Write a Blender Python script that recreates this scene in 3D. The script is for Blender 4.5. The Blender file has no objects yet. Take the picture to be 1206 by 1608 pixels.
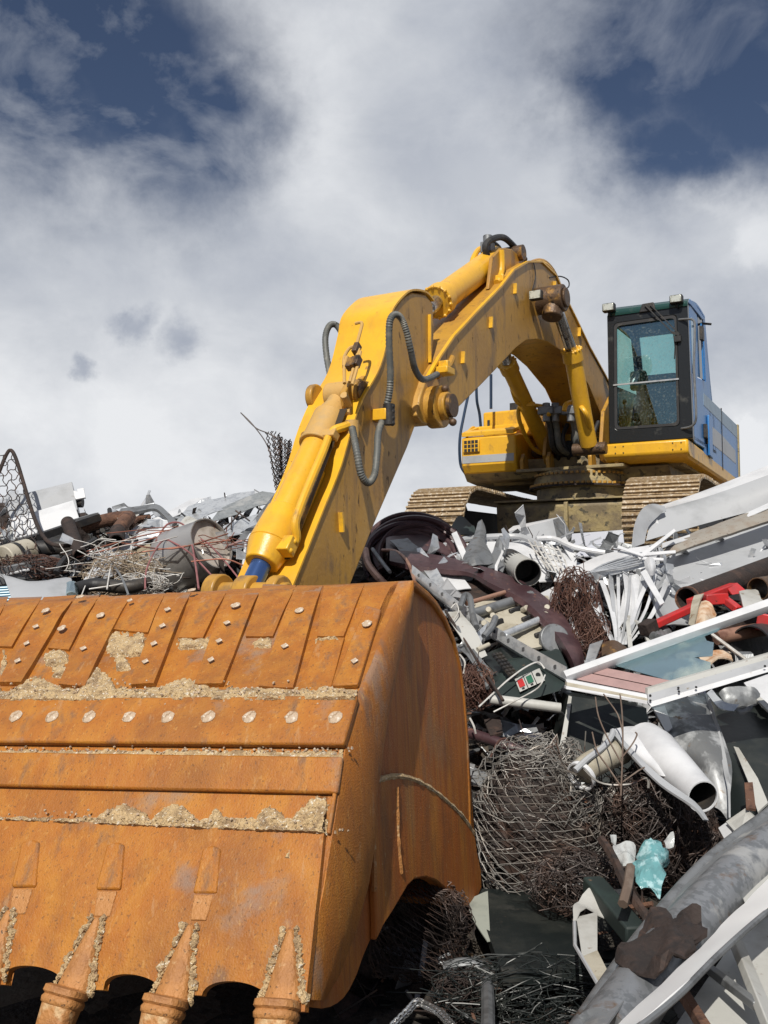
import bpy, bmesh, math, random
from mathutils import Vector, Matrix, noise
random.seed(11)
V = Vector
R = math.radians
SC = bpy.context.scene
COL = SC.collection
# ------------------------------------------------------------------ camera model (photo 1206 x 1608)
F_PX, CX, CY, PITCH = 1500.0, 603.0, 804.0, R(4.2)
FWD = V((0, math.cos(PITCH), math.sin(PITCH)))
UPV = V((0, -math.sin(PITCH), math.cos(PITCH)))
def ray(px, py):
    return FWD + V((1, 0, 0)) * ((px - CX) / F_PX) + UPV * ((CY - py) / F_PX)
def U(px, py, y):
    r = ray(px, py)
    return r * (y / r.y)
def hit(px, py, p0, n):
    r = ray(px, py)
    return r * (p0.dot(n) / r.dot(n))
cam = bpy.data.cameras.new('camera'); camo = bpy.data.objects.new('camera', cam); COL.objects.link(camo)
cam.sensor_fit = 'VERTICAL'; cam.sensor_height = 36; cam.lens = F_PX / 1608 * 36
cam.clip_start = 0.1; cam.clip_end = 3000
camo.rotation_euler = (R(90) + PITCH, 0, 0)
SC.camera = camo
GROUND = -2.0
def lerp_tab(tab, x):
    if x <= tab[0][0]: return tab[0][1]
    for (a, b), (c, d) in zip(tab, tab[1:]):
        if x <= c: return b + (d - b) * (x - a) / (c - a)
    return tab[-1][1]
DR = [(700, 9.6), (800, 9.0), (850, 8.4), (900, 7.9), (950, 7.4), (1000, 7.0), (1100, 6.4), (1200, 5.9), (1300, 5.5), (1400, 5.0), (1500, 4.5), (1620, 3.95)]
DL = [(640, 9.6), (700, 9.4), (800, 9.0), (850, 8.5), (900, 7.9), (950, 7.3)]
def P(px, py, dd=0.0):           # point of the scrap slope on the right
    return U(px, py, lerp_tab(DR, py) + dd)
def Q(px, py, dd=0.0):           # point of the scrap heap on the left
    return U(px, py, lerp_tab(DL, py) + dd)
# ------------------------------------------------------------------ object helpers
WLOC = {}
def tag(o, label=None, cat=None, group=None, kind=None):
    if label: o['label'] = label
    if cat: o['category'] = cat
    if group: o['group'] = group
    if kind: o['kind'] = kind
    return o
def empty(name, loc, label, cat, group=None):
    o = bpy.data.objects.new(name, None); COL.objects.link(o)
    o.empty_display_size = 0.2
    o.location = loc; WLOC[o.name] = V(loc)
    return tag(o, label, cat, group)
def obj(name, bm, mat, parent=None, label=None, cat=None, group=None, kind=None, smooth=True, bev=0, ang=35):
    bmesh.ops.recalc_face_normals(bm, faces=bm.faces[:])
    xs = [v.co for v in bm.verts]
    lo = V((min(c.x for c in xs), min(c.y for c in xs), min(c.z for c in xs)))
    hi = V((max(c.x for c in xs), max(c.y for c in xs), max(c.z for c in xs)))
    c = (lo + hi) / 2; c.z = lo.z
    bmesh.ops.translate(bm, verts=bm.verts[:], vec=-c)
    me = bpy.data.meshes.new(name); bm.to_mesh(me); bm.free()
    me.materials.append(mat)
    if smooth:
        for p in me.polygons: p.use_smooth = True
        me.set_sharp_from_angle(angle=R(ang))
    o = bpy.data.objects.new(name, me); COL.objects.link(o)
    WLOC[o.name] = c
    if parent:
        o.parent = parent; o.location = c - WLOC[parent.name]
    else: o.location = c
    if bev:
        m = o.modifiers.new('bevel', 'BEVEL'); m.width = bev; m.segments = 2; m.limit_method = 'ANGLE'; m.angle_limit = R(40)
    return tag(o, label, cat, group, kind)
def B(): return bmesh.new()
# ------------------------------------------------------------------ shape helpers
def smooth_path(pts, n=6):
    pts = [V(p) for p in pts]
    if len(pts) < 3: return pts
    out = []
    for i in range(len(pts) - 1):
        p0 = pts[max(i - 1, 0)]; p1 = pts[i]; p2 = pts[i + 1]; p3 = pts[min(i + 2, len(pts) - 1)]
        for k in range(n):
            t = k / n
            out.append(0.5 * ((2 * p1) + (-p0 + p2) * t + (2 * p0 - 5 * p1 + 4 * p2 - p3) * t * t + (-p0 + 3 * p1 - 3 * p2 + p3) * t ** 3))
    out.append(pts[-1]); return out
def tube(bm, pts, r, seg=8, cap=True, radii=None, ridge=0):
    pts = [V(p) for p in pts]
    n = len(pts); rings = []
    t0 = (pts[1] - pts[0]).normalized()
    up = V((0, 0, 1)) if abs(t0.z) < 0.9 else V((1, 0, 0))
    nrm = t0.cross(up).normalized()
    for i in range(n):
        a = pts[max(i - 1, 0)]; b = pts[min(i + 1, n - 1)]
        t = (b - a)
        t = t.normalized() if t.length > 1e-9 else t0
        nrm = (nrm - t * nrm.dot(t))
        nrm = nrm.normalized() if nrm.length > 1e-6 else t.orthogonal().normalized()
        bn = t.cross(nrm)
        rr = radii[i] if radii else r
        if ridge and i % 2: rr *= (1 - ridge)
        rings.append([bm.verts.new(pts[i] + (nrm * math.cos(2 * math.pi * k / seg) + bn * math.sin(2 * math.pi * k / seg)) * rr) for k in range(seg)])
    for a, b in zip(rings, rings[1:]):
        for k in range(seg):
            bm.faces.new((a[k], a[(k + 1) % seg], b[(k + 1) % seg], b[k]))
    if cap:
        bm.faces.new(rings[0][::-1]); bm.faces.new(rings[-1])
    return rings
def hollow(bm, p0, p1, r, wall=0.008, seg=20, r1=None, inner=None):
    """open pipe with real wall"""
    p0 = V(p0); p1 = V(p1); r1 = r1 or r
    t = (p1 - p0).normalized(); a = t.orthogonal().normalized(); b = t.cross(a)
    def ring(p, rr): return [bm.verts.new(p + (a * math.cos(2 * math.pi * k / seg) + b * math.sin(2 * math.pi * k / seg)) * rr) for k in range(seg)]
    L = [ring(p0, r), ring(p1, r1), ring(p1, r1 - wall), ring(p0, r - wall)]
    for i in range(4):
        A = L[i]; C = L[(i + 1) % 4]
        for k in range(seg): bm.faces.new((A[k], A[(k + 1) % seg], C[(k + 1) % seg], C[k]))
def prism(bm, pts, off):
    a = [bm.verts.new(V(p)) for p in pts]; b = [bm.verts.new(V(p) + off) for p in pts]
    n = len(a)
    bm.faces.new(a[::-1]); bm.faces.new(b)
    for i in range(n): bm.faces.new((a[i], a[(i + 1) % n], b[(i + 1) % n], b[i]))
def ring_plate(bm, outer, inner, off):
    n = len(outer)
    A = [bm.verts.new(V(p)) for p in outer]; Bv = [bm.verts.new(V(p)) for p in inner]
    C = [bm.verts.new(V(p) + off) for p in outer]; D = [bm.verts.new(V(p) + off) for p in inner]
    for i in range(n):
        j = (i + 1) % n
        bm.faces.new((A[i], A[j], Bv[j], Bv[i])); bm.faces.new((C[j], C[i], D[i], D[j]))
        bm.faces.new((A[j], A[i], C[i], C[j])); bm.faces.new((Bv[i], Bv[j], D[j], D[i]))
def box6(bm, c, ax, ay, az):
    """box from centre and three half-axis vectors"""
    vs = [bm.verts.new(c + ax * i + ay * j + az * k) for i in (-1, 1) for j in (-1, 1) for k in (-1, 1)]
    for f in ((0, 1, 3, 2), (4, 6, 7, 5), (0, 4, 5, 1), (2, 3, 7, 6), (0, 2, 6, 4), (1, 5, 7, 3)):
        bm.faces.new([vs[i] for i in f])
def bar(bm, p0, p1, w, h, up=V((0, 0, 1))):
    p0 = V(p0); p1 = V(p1); t = p1 - p0; tn = t.normalized()
    if abs(tn.dot(up)) > 0.98: up = V((1, 0, 0))
    sd = tn.cross(up).normalized(); u2 = sd.cross(tn)
    box6(bm, (p0 + p1) / 2, t / 2, sd * (w / 2), u2 * (h / 2))
def channel(bm, p0, p1, w, h, th=0.006, up=V((0, 0, 1))):
    p0 = V(p0); p1 = V(p1); t = p1 - p0; tn = t.normalized()
    if abs(tn.dot(up)) > 0.98: up = V((1, 0, 0))
    sd = tn.cross(up).normalized(); u2 = sd.cross(tn); c = (p0 + p1) / 2
    box6(bm, c, t / 2, sd * (w / 2), u2 * (th / 2))
    for s in (-1, 1): box6(bm, c + sd * s * (w / 2 - th / 2) - u2 * (h / 2 + th / 2), t / 2, sd * (th / 2), u2 * (h / 2))
def sheet(bm, rows, th=0.006, nu=8, nv=4, crump=0.0, freq=3.0, seed=0, curl=True):
    """thick sheet lofted through rows of points"""
    rr = [smooth_path(r, nu) if (curl and len(r) > 2) else [V(r[0]).lerp(V(r[-1]), k / nu) for k in range(nu + 1)] if len(r) == 2 else
          [V(r[i]).lerp(V(r[i + 1]), k / nu) for i in range(len(r) - 1) for k in range(nu)] + [V(r[-1])] for r in rows]
    cols = []
    for j in range(len(rr[0])):
        c = [r[j] for r in rr]
        c = smooth_path(c, nv) if len(c) > 2 and curl else [c[i].lerp(c[i + 1], k / nv) for i in range(len(c) - 1) for k in range(nv)] + [c[-1]]
        cols.append(c)
    nj = len(cols); ni = len(cols[0])
    N = [[None] * ni for _ in range(nj)]
    for j in range(nj):
        for i in range(ni):
            a = cols[min(j + 1, nj - 1)][i] - cols[max(j - 1, 0)][i]
            b = cols[j][min(i + 1, ni - 1)] - cols[j][max(i - 1, 0)]
            n = a.cross(b); N[j][i] = n.normalized() if n.length > 1e-12 else V((0, 0, 1))
    if crump:
        so = V((seed * 7.3, seed * 3.1, seed * 1.7))
        for j in range(nj):
            for i in range(ni):
                p = cols[j][i]
                d = noise.noise(p * freq + so) + 0.5 * noise.noise(p * freq * 2.3 + so) + .8 * (abs(noise.noise(p * freq * .8 - so)) - .3)
                cols[j][i] = p + N[j][i] * d * crump
    A = [[bm.verts.new(cols[j][i]) for i in range(ni)] for j in range(nj)]
    C = [[bm.verts.new(cols[j][i] - N[j][i] * th) for i in range(ni)] for j in range(nj)]
    for j in range(nj - 1):
        for i in range(ni - 1):
            bm.faces.new((A[j][i], A[j][i + 1], A[j + 1][i + 1], A[j + 1][i]))
            bm.faces.new((C[j][i], C[j + 1][i], C[j + 1][i + 1], C[j][i + 1]))
    for j in range(nj - 1):
        for i in (0, ni - 1): bm.faces.new((A[j][i], A[j + 1][i], C[j + 1][i], C[j][i]))
    for i in range(ni - 1):
        for j in (0, nj - 1): bm.faces.new((A[j][i], A[j][i + 1], C[j][i + 1], C[j][i]))
def disc(bm, c, n, r, th=0.01, seg=14, sx=1.0):
    n = n.normalized(); a = n.orthogonal().normalized(); b = n.cross(a)
    prism(bm, [c + (a * math.cos(2 * math.pi * k / seg) + b * math.sin(2 * math.pi * k / seg)) * r for k in range(seg)], n * th)
def ball(bm, c, rx, ry=None, rz=None, jit=0.0, sub=2, seed=0):
    r = bmesh.ops.create_icosphere(bm, subdivisions=sub, radius=1)
    for v in r['verts']:
        k = 1 + jit * noise.noise(v.co * 2.5 + V((seed, 0, 0)))
        v.co = V((v.co.x * rx, v.co.y * (ry or rx), v.co.z * (rz or rx))) * k + c
# ------------------------------------------------------------------ materials
MATS = {}
def mat(name, base, rough=0.5, metal=0.0, layers=(), bump=None, spec=0.5, rvar=0.0):
    """layers: (colour, noise scale, threshold, softness, stretch xyz, max amount, detail)"""
    m = bpy.data.materials.new(name); m.use_nodes = True; nt = m.node_tree; nd = nt.nodes; L = nt.links
    b = nd['Principled BSDF']; tc = nd.new('ShaderNodeTexCoord')
    b.inputs['Roughness'].default_value = rough; b.inputs['Metallic'].default_value = metal
    b.inputs['Specular IOR Level'].default_value = spec
    c = nd.new('ShaderNodeRGB'); c.outputs[0].default_value = (*base, 1); cur = c.outputs[0]
    last = None
    for i, ly in enumerate(layers):
        colr, sc_, th, so = ly[:4]; st = ly[4] if len(ly) > 4 else (1, 1, 1); am = ly[5] if len(ly) > 5 else 1.0; de = ly[6] if len(ly) > 6 else 6
        mp = nd.new('ShaderNodeMapping'); mp.inputs['Scale'].default_value = st; mp.inputs['Location'].default_value = (i * 3.7 + len(name), i * 1.3, i * 2.9)
        L.new(tc.outputs['Object'], mp.inputs[0])
        nz = nd.new('ShaderNodeTexNoise'); nz.inputs['Scale'].default_value = sc_; nz.inputs['Detail'].default_value = de; nz.inputs['Roughness'].default_value = 0.62
        L.new(mp.outputs[0], nz.inputs['Vector'])
        mr = nd.new('ShaderNodeMapRange'); mr.inputs['From Min'].default_value = th; mr.inputs['From Max'].default_value = th + so; mr.inputs['To Max'].default_value = am; mr.clamp = True
        L.new(nz.outputs[0], mr.inputs[0])
        mx = nd.new('ShaderNodeMix'); mx.data_type = 'RGBA'; L.new(mr.outputs[0], mx.inputs[0]); L.new(cur, mx.inputs[6]); mx.inputs[7].default_value = (*colr, 1)
        cur = mx.outputs[2]; last = mr.outputs[0]
    L.new(cur, b.inputs['Base Color'])
    if rvar and last:
        ma = nd.new('ShaderNodeMath'); ma.operation = 'MULTIPLY_ADD'; L.new(last, ma.inputs[0]); ma.inputs[1].default_value = rvar; ma.inputs[2].default_value = rough
        L.new(ma.outputs[0], b.inputs['Roughness'])
    if bump:
        nz = nd.new('ShaderNodeTexNoise'); nz.inputs['Scale'].default_value = bump[0]; nz.inputs['Detail'].default_value = 5
        if len(bump) > 2:
            mp = nd.new('ShaderNodeMapping'); mp.inputs['Scale'].default_value = bump[2]; L.new(tc.outputs['Object'], mp.inputs[0]); L.new(mp.outputs[0], nz.inputs['Vector'])
        else: L.new(tc.outputs['Object'], nz.inputs['Vector'])
        bp = nd.new('ShaderNodeBump'); bp.inputs['Strength'].default_value = bump[1]; bp.inputs['Distance'].default_value = 0.02
        L.new(nz.outputs[0], bp.inputs['Height']); L.new(bp.outputs[0], b.inputs['Normal'])
    MATS[name] = m; return m
DIRT = (.16, .10, .055)
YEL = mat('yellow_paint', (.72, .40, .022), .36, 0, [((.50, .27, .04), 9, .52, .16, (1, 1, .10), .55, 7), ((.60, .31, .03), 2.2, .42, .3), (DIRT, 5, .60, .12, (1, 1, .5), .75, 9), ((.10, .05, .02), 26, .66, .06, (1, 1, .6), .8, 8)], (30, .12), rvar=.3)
YELD = mat('weathered_yellow_paint', (.46, .245, .035), .42, 0, [((.29, .15, .04), 1.5, .44, .3), ((.20, .11, .04), 11, .54, .14, (1, 1, .10), .6, 7), ((.55, .42, .25), 1.1, .58, .2, (1, 1, 1), .25), (DIRT, 5, .57, .10, (1, 1, .35), .65, 10), ((.07, .04, .02), 16, .62, .05, (1, 1, .4), .8, 10)], (30, .12), rvar=.3)  # weathered tone, base also darkened for sides in grazing light
TAN = mat('dusty_yellow_paint', (.50, .30, .09), .6, 0, [((.40, .27, .12), 6, .5, .2), ((.12, .08, .04), 22, .66, .06)], (40, .15))
MUDY = mat('muddy_yellow_steel', (.32, .25, .12), .65, 0, [((.18, .14, .085), 4, .42, .15), ((.06, .055, .04), 11, .58, .05, (1, 1, 1), .9, 9)], (30, .3))
BLUE = mat('blue_paint', (.028, .18, .48), .35, 0, [((.07, .20, .38), 2, .45, .3), ((.25, .27, .28), 30, .68, .05, (1, 1, 1), .5)], (20, .03))
GBLUE = mat('faded_blue_stripe', (.26, .36, .46), .45, 0, [((.2, .28, .36), 8, .5, .2)])
CABK = mat('black_cab_paint', (.013, .015, .017), .28, 0, [((.10, .10, .09), 7, .58, .2, (1, 1, 1), .6, 9)], (40, .1), rvar=.3)
GRNK = mat('dark_green_visor', (.012, .05, .045), .25, 0, [((.05, .08, .07), 14, .6, .2)])
RUBB = mat('black_rubber', (.02, .02, .022), .55, 0, [((.07, .065, .055), 9, .55, .2)])
HOSE = mat('ribbed_grey_hose', (.10, .105, .10), .55, 0, [((.2, .19, .16), 9, .5, .2)])
CHRM = mat('rod_chrome', (.50, .50, .50), .22, .9, [((.10, .08, .06), 12, .55, .1)])
BROD = mat('blue_tinted_rod', (.06, .12, .30), .22, .6, [((.3, .2, .1), 12, .62, .1)])
BOSS = mat('greasy_steel', (.10, .06, .035), .5, .3, [((.30, .16, .04), 9, .55, .1), ((.02, .015, .01), 16, .58, .08)], (40, .3))
PAD = mat('track_pad_steel', (.33, .24, .14), .7, 0, [((.62, .55, .45), 22, .52, .1, (1, 1, 1), .8, 9), ((.15, .085, .04), 14, .58, .1, (1, 1, 1), .9, 9)], (60, .4))
DARK = mat('dark_steel', (.022, .022, .024), .55, .2, [((.06, .05, .04), 6, .5, .2)], (25, .2))
LAMPG = mat('lamp_glass', (.62, .64, .58), .15, .3, [((.35, .36, .3), 30, .5, .1)])
WHT = mat('white_paint', (.60, .61, .63), .38, 0, [((.42, .43, .45), 3, .46, .22, (1, 1, 1), .7), ((.30, .25, .19), 16, .68, .06, (1, 1, .4), .6, 9)], (12, .05))
WHD = mat('grimy_white_paint', (.42, .42, .40), .5, 0, [((.27, .26, .23), 4, .48, .2, (1, 1, .5), .8, 8), ((.16, .10, .06), 13, .64, .06, (1, 1, .5), .8, 9)], (16, .12))
GREY = mat('light_grey_paint', (.36, .372, .39), .4, 0, [((.26, .27, .28), 3, .5, .25), ((.2, .17, .13), 20, .68, .06)], (12, .05))
GALV = mat('galvanised_steel', (.58, .60, .62), .34, .6, [((.40, .42, .45), 16, .48, .12, (1, 1, 1), .8, 3), ((.60, .60, .60), 5, .56, .1), ((.24, .17, .11), 9, .66, .08)], (14, .1))
GALD = mat('dull_galvanised_steel', (.24, .25, .26), .5, .6, [((.15, .155, .16), 9, .48, .15), ((.12, .08, .05), 12, .62, .08)], (20, .15))
ZINC = mat('sooty_stained_zinc', (.40, .41, .42), .55, .35, [((.11, .115, .12), 5, .42, .1, (1, 1, .45), .85, 9), ((.2, .14, .09), 14, .62, .08)], (14, .3))  # dark blotches paint dappled sun and shade, brown ones are stains
RUST = mat('rusty_steel', (.12, .060, .038), .85, .1, [((.20, .10, .06), 7, .5, .15), ((.07, .035, .025), 16, .52, .1), ((.30, .25, .22), 30, .66, .06)], (60, .5))
DRUS = mat('dark_rusty_steel', (.030, .020, .017), .8, .1, [((.075, .043, .032), 6, .52, .15), ((.02, .015, .014), 14, .52, .1)], (40, .5))
MARO = mat('maroon_paint', (.055, .028, .032), .42, .1, [((.11, .062, .064), 4, .5, .2), ((.20, .09, .06), 12, .64, .08), ((.03, .02, .02), 18, .6, .08)], (20, .15))
GRN = mat('dark_green_paint', (.013, .022, .021), .65, 0, [((.022, .04, .036), 5, .5, .2), ((.12, .08, .05), 12, .66, .08)], (14, .08))
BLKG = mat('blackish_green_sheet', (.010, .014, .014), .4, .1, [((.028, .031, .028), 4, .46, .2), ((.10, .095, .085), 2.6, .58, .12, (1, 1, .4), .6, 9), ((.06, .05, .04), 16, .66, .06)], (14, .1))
COPP = mat('copper_rod', (.26, .10, .065), .45, .4, [((.12, .05, .04), 9, .5, .15)])
COPT = mat('copper_pipe', (.42, .24, .17), .4, .5, [((.2, .1, .07), 7, .5, .15)], (30, .1))
REDP = mat('red_paint', (.46, .022, .022), .4, 0, [((.30, .03, .03), 6, .5, .2), ((.08, .03, .02), 15, .64, .05)], (20, .1))
CREM = mat('cream_enamel', (.40, .37, .30), .5, 0, [((.25, .22, .16), 5, .5, .2), ((.15, .09, .05), 13, .62, .06)], (20, .15))
PINK = mat('pinkish_board', (.34, .22, .21), .6, 0, [((.26, .17, .165), 6, .5, .25), ((.16, .1, .09), 30, .68, .05)], (30, .1))
TEAL = mat('turquoise_plastic', (.12, .29, .31), .25, 0, [((.34, .52, .55), 18, .52, .1), ((.1, .3, .33), 9, .56, .1)], (30, .5))
PLAS = mat('clear_white_plastic', (.42, .44, .44), .2, 0, [((.35, .36, .36), 16, .5, .1)], (30, .5))
WIRE = mat('grey_brown_wire', (.22, .21, .195), .5, .3, [((.26, .23, .20), 5, .5, .12), ((.10, .055, .04), 8, .55, .1)])
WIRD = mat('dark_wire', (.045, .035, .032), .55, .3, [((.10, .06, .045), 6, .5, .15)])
WIRR = mat('rust_brown_wire', (.085, .04, .03), .6, .2, [((.16, .085, .06), 6, .5, .15)])
WIRW = mat('pale_cable', (.55, .54, .52), .45, 0, [((.35, .33, .3), 6, .5, .15)])
PCAB = mat('dusky_red_cable', (.26, .10, .10), .45, 0, [((.16, .06, .06), 6, .5, .15)])
BEIG = mat('beige_board', (.34, .29, .21), .75, 0, [((.22, .18, .12), 4, .5, .2), ((.12, .09, .06), 14, .6, .08)], (20, .3))
CYAN = mat('bright_blue_plastic', (.015, .16, .27), .35, 0, [((.02, .18, .3), 6, .5, .2)])
MUD = mat('dark_heap_soil', (.030, .025, .020), .9, 0, [((.075, .06, .045), 5, .5, .12), ((.012, .011, .010), 12, .5, .1), ((.2, .19, .18), 60, .66, .04)], (30, .8))
EARTH = mat('bare_ground', (.10, .085, .065), .95, 0, [((.16, .135, .10), 1.2, .45, .2), ((.05, .042, .034), 9, .55, .1)], (18, .6))
WOODT = mat('dead_twig', (.12, .085, .065), .8, 0, [((.2, .16, .13), 9, .5, .2)])
SAND = mat('dried_sand', (.54, .39, .21), .95, 0, [((.30, .20, .11), 14, .48, .12, (1, 1, 1), .85, 9), ((.74, .68, .56), 70, .60, .04, (1, 1, 1), .9, 3), ((.17, .11, .06), 90, .62, .05, (1, 1, 1), .8, 3)], (120, .9))
# bucket steel: orange rust, streaked down the face, grey-brown scuffs
BUCK = mat('orange_rusted_steel', (.345, .115, .009), .6, 0, [
    ((.41, .165, .016), 9, .44, .20, (1, 1, .2), .85, 9), ((.21, .070, .010), 2.6, .46, .2, (1, 1, .7), .75, 10), ((.18, .06, .012), 12, .54, .14, (1, 1, .08), .45, 8), ((.13, .075, .045), 5.5, .585, .09, (1.6, 1, .5), .65, 10),
    ((.19, .165, .145), 2.2, .585, .08, (1, 1.5, .8), .55, 11), ((.45, .30, .16), 26, .62, .06, (1, .3, .2), .25, 6), ((.52, .30, .09), 60, .60, .07, (1, 1, .12), .3, 5), ((.10, .045, .018), 100, .60, .05, (1, 1, .6), .6, 4)], (140, .25), rvar=.1)
BUCS = mat('red_streaked_rust', (.34, .095, .010), .62, 0, [
    ((.42, .17, .02), 13, .42, .22, (1, 1, .06), .7, 10), ((.17, .05, .012), 44, .46, .2, (1, 1, .05), .55, 9), ((.22, .14, .07), 2.4, .56, .12, (1, 1, .6), .6, 10), ((.13, .055, .02), 5, .5, .2, (1, 1, .5), .7, 9),
    ((.26, .18, .07), 3.0, .60, .14, (1, 1, .3), .6, 9), ((.40, .28, .14), 60, .64, .05, (1, 1, .6), .6, 5)], (120, .22))
BUCT = mat('brown_tooth_steel', (.40, .18, .055), .6, .1, [((.28, .12, .04), 7, .5, .2), ((.5, .33, .17), 16, .58, .1), ((.1, .05, .02), 50, .62, .05)], (80, .4))
RIVM = mat('sandy_rivet', (.50, .38, .27), .8, 0, [((.30, .2, .12), 30, .5, .1), ((.7, .62, .52), 60, .56, .06)], (90, .8))
# glass
def glass(name, tint, amount, rough=0.02, dust=0.0, dsc=40):
    m = bpy.data.materials.new(name); m.use_nodes = True; nt = m.node_tree; nd = nt.nodes; L = nt.links
    nd.remove(nd['Principled BSDF']); out = nd['Material Output']
    tr = nd.new('ShaderNodeBsdfTransparent'); tr.inputs[0].default_value = (*tint, 1)
    gl = nd.new('ShaderNodeBsdfGlossy'); gl.inputs['Roughness'].default_value = rough; gl.inputs[0].default_value = (.8, .95, 1, 1)
    df = nd.new('ShaderNodeBsdfDiffuse'); df.inputs[0].default_value = (.34, .40, .38, 1)
    lw = nd.new('ShaderNodeFresnel'); lw.inputs[0].default_value = 1.5
    ma = nd.new('ShaderNodeMath'); ma.operation = 'ADD'; L.new(lw.outputs[0], ma.inputs[0]); ma.inputs[1].default_value = amount
    mx = nd.new('ShaderNodeMixShader'); L.new(ma.outputs[0], mx.inputs[0]); L.new(tr.outputs[0], mx.inputs[1]); L.new(gl.outputs[0], mx.inputs[2])
    cur = mx.outputs[0]
    if dust:
        tc = nd.new('ShaderNodeTexCoord'); nz = nd.new('ShaderNodeTexNoise'); nz.inputs['Scale'].default_value = dsc; nz.inputs['Detail'].default_value = 6
        L.new(tc.outputs['Object'], nz.inputs['Vector'])
        mr = nd.new('ShaderNodeMapRange'); mr.inputs[1].default_value = .52; mr.inputs[2].default_value = .72; mr.inputs[4].default_value = dust; L.new(nz.outputs[0], mr.inputs[0])
        m2 = nd.new('ShaderNodeMixShader'); L.new(mr.outputs[0], m2.inputs[0]); L.new(cur, m2.inputs[1]); L.new(df.outputs[0], m2.inputs[2]); cur = m2.outputs[0]
    L.new(cur, out.inputs[0]); return m
GLASS = glass('teal_cab_glass', (.60, .84, .80), .14, dust=.22)
GLASD = mat('dark_side_glass', (.008, .012, .016), .12, 0)
GLASB = glass('dusty_window_glass', (.70, .78, .78), .38, .25, .8, 4)
# ------------------------------------------------------------------ sun and sky
SAZ, SEL = R(-13), R(44)          # sun behind the camera, slightly to the left
SUN = V((math.sin(SAZ) * math.cos(SEL), -math.cos(SAZ) * math.cos(SEL), math.sin(SEL)))
sl = bpy.data.lights.new('sun', 'SUN'); sl.energy = 4.9; sl.angle = R(.5); sl.color = (1, .95, .86)
so = bpy.data.objects.new('sun', sl); COL.objects.link(so); so.rotation_euler = (-SUN).to_track_quat('-Z', 'Y').to_euler(); so.location = (-3, -6, 8)
w = bpy.data.worlds.new('World'); SC.world = w; w.use_nodes = True
nt = w.node_tree; nd = nt.nodes; L = nt.links; bg = nd['Background']; bg.inputs[1].default_value = 0.1
sky = nd.new('ShaderNodeTexSky'); sky.sky_type = 'NISHITA'; sky.sun_disc = False; sky.sun_elevation = SEL; sky.sun_rotation = math.atan2(SUN.x, SUN.y)
tc = nd.new('ShaderNodeTexCoord')
def nmath(op, a, b=None, c=None, clamp=False):
    n = nd.new('ShaderNodeMath'); n.operation = op; n.use_clamp = clamp
    for i, v in enumerate((a, b, c)):
        if v is None: continue
        if isinstance(v, (int, float)): n.inputs[i].default_value = v
        else: L.new(v, n.inputs[i])
    return n.outputs[0]
def nnoise(scale, detail, rough, stretch=(1, 1, 1), loc=(0, 0, 0), vec=None, dist=0):
    mp = nd.new('ShaderNodeMapping'); mp.inputs['Scale'].default_value = stretch; mp.inputs['Location'].default_value = loc
    L.new(vec or tc.outputs['Generated'], mp.inputs[0])
    n = nd.new('ShaderNodeTexNoise'); n.inputs['Scale'].default_value = scale; n.inputs['Detail'].default_value = detail; n.inputs['Roughness'].default_value = rough; n.inputs['Distortion'].default_value = dist
    L.new(mp.outputs[0], n.inputs['Vector']); return n
# warp the direction so that cloud edges are ragged
wn = nnoise(5, 7, .62); wv = nd.new('ShaderNodeVectorMath'); wv.operation = 'SUBTRACT'; L.new(wn.outputs['Color'], wv.inputs[0]); wv.inputs[1].default_value = (.5, .5, .5)
ws = nd.new('ShaderNodeVectorMath'); ws.operation = 'SCALE'; L.new(wv.outputs[0], ws.inputs[0]); ws.inputs['Scale'].default_value = .20
wa = nd.new('ShaderNodeVectorMath'); L.new(tc.outputs['Generated'], wa.inputs[0]); L.new(ws.outputs[0], wa.inputs[1])
wno = nd.new('ShaderNodeVectorMath'); wno.operation = 'NORMALIZE'; L.new(wa.outputs[0], wno.inputs[0]); WD = wno.outputs[0]
def blob(px, py, r, soft=.8, vec=None):
    d = ray(px, py).normalized(); n = nd.new('ShaderNodeVectorMath'); n.operation = 'DISTANCE'; L.new(vec or WD, n.inputs[0]); n.inputs[1].default_value = d
    rr = r / 1500
    m = nd.new('ShaderNodeMapRange'); m.interpolation_type = 'SMOOTHSTEP'; m.inputs[1].default_value = rr * (1 + soft); m.inputs[2].default_value = rr * (1 - soft); L.new(n.outputs['Value'], m.inputs[0]); return m.outputs[0]
def smax(vals):
    c = vals[0]
    for v in vals[1:]: c = nmath('MAXIMUM', c, v)
    return c
blue = smax([blob(*b) for b in ((0, 70, 230, .6), (190, 105, 190, .6), (300, 160, 115, .75), (1110, 10, 190, .6), (1160, 150, 140, .6), (1010, 140, 100, .7), (1060, 245, 90, .75))])
fb = nnoise(9, 8, .58, (1, 1, 1.3), (3, 1, 0), None, .4)
wisp = nd.new('ShaderNodeMapRange'); wisp.inputs[1].default_value = .50; wisp.inputs[2].default_value = .84; L.new(fb.outputs[0], wisp.inputs[0])
blue = nmath('MULTIPLY', blue, nmath('SUBTRACT', 1.0, nmath('MULTIPLY', wisp.outputs[0], .62)), clamp=True)
# away from the view the sky is mostly broken blue
sep = nd.new('ShaderNodeSeparateXYZ'); L.new(tc.outputs['Generated'], sep.inputs[0])
back = nd.new('ShaderNodeMapRange'); back.inputs[1].default_value = .45; back.inputs[2].default_value = -.3; back.inputs[4].default_value = .9; L.new(sep.outputs['Y'], back.inputs[0])
blue = nmath('MAXIMUM', blue, back.outputs[0])
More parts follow.
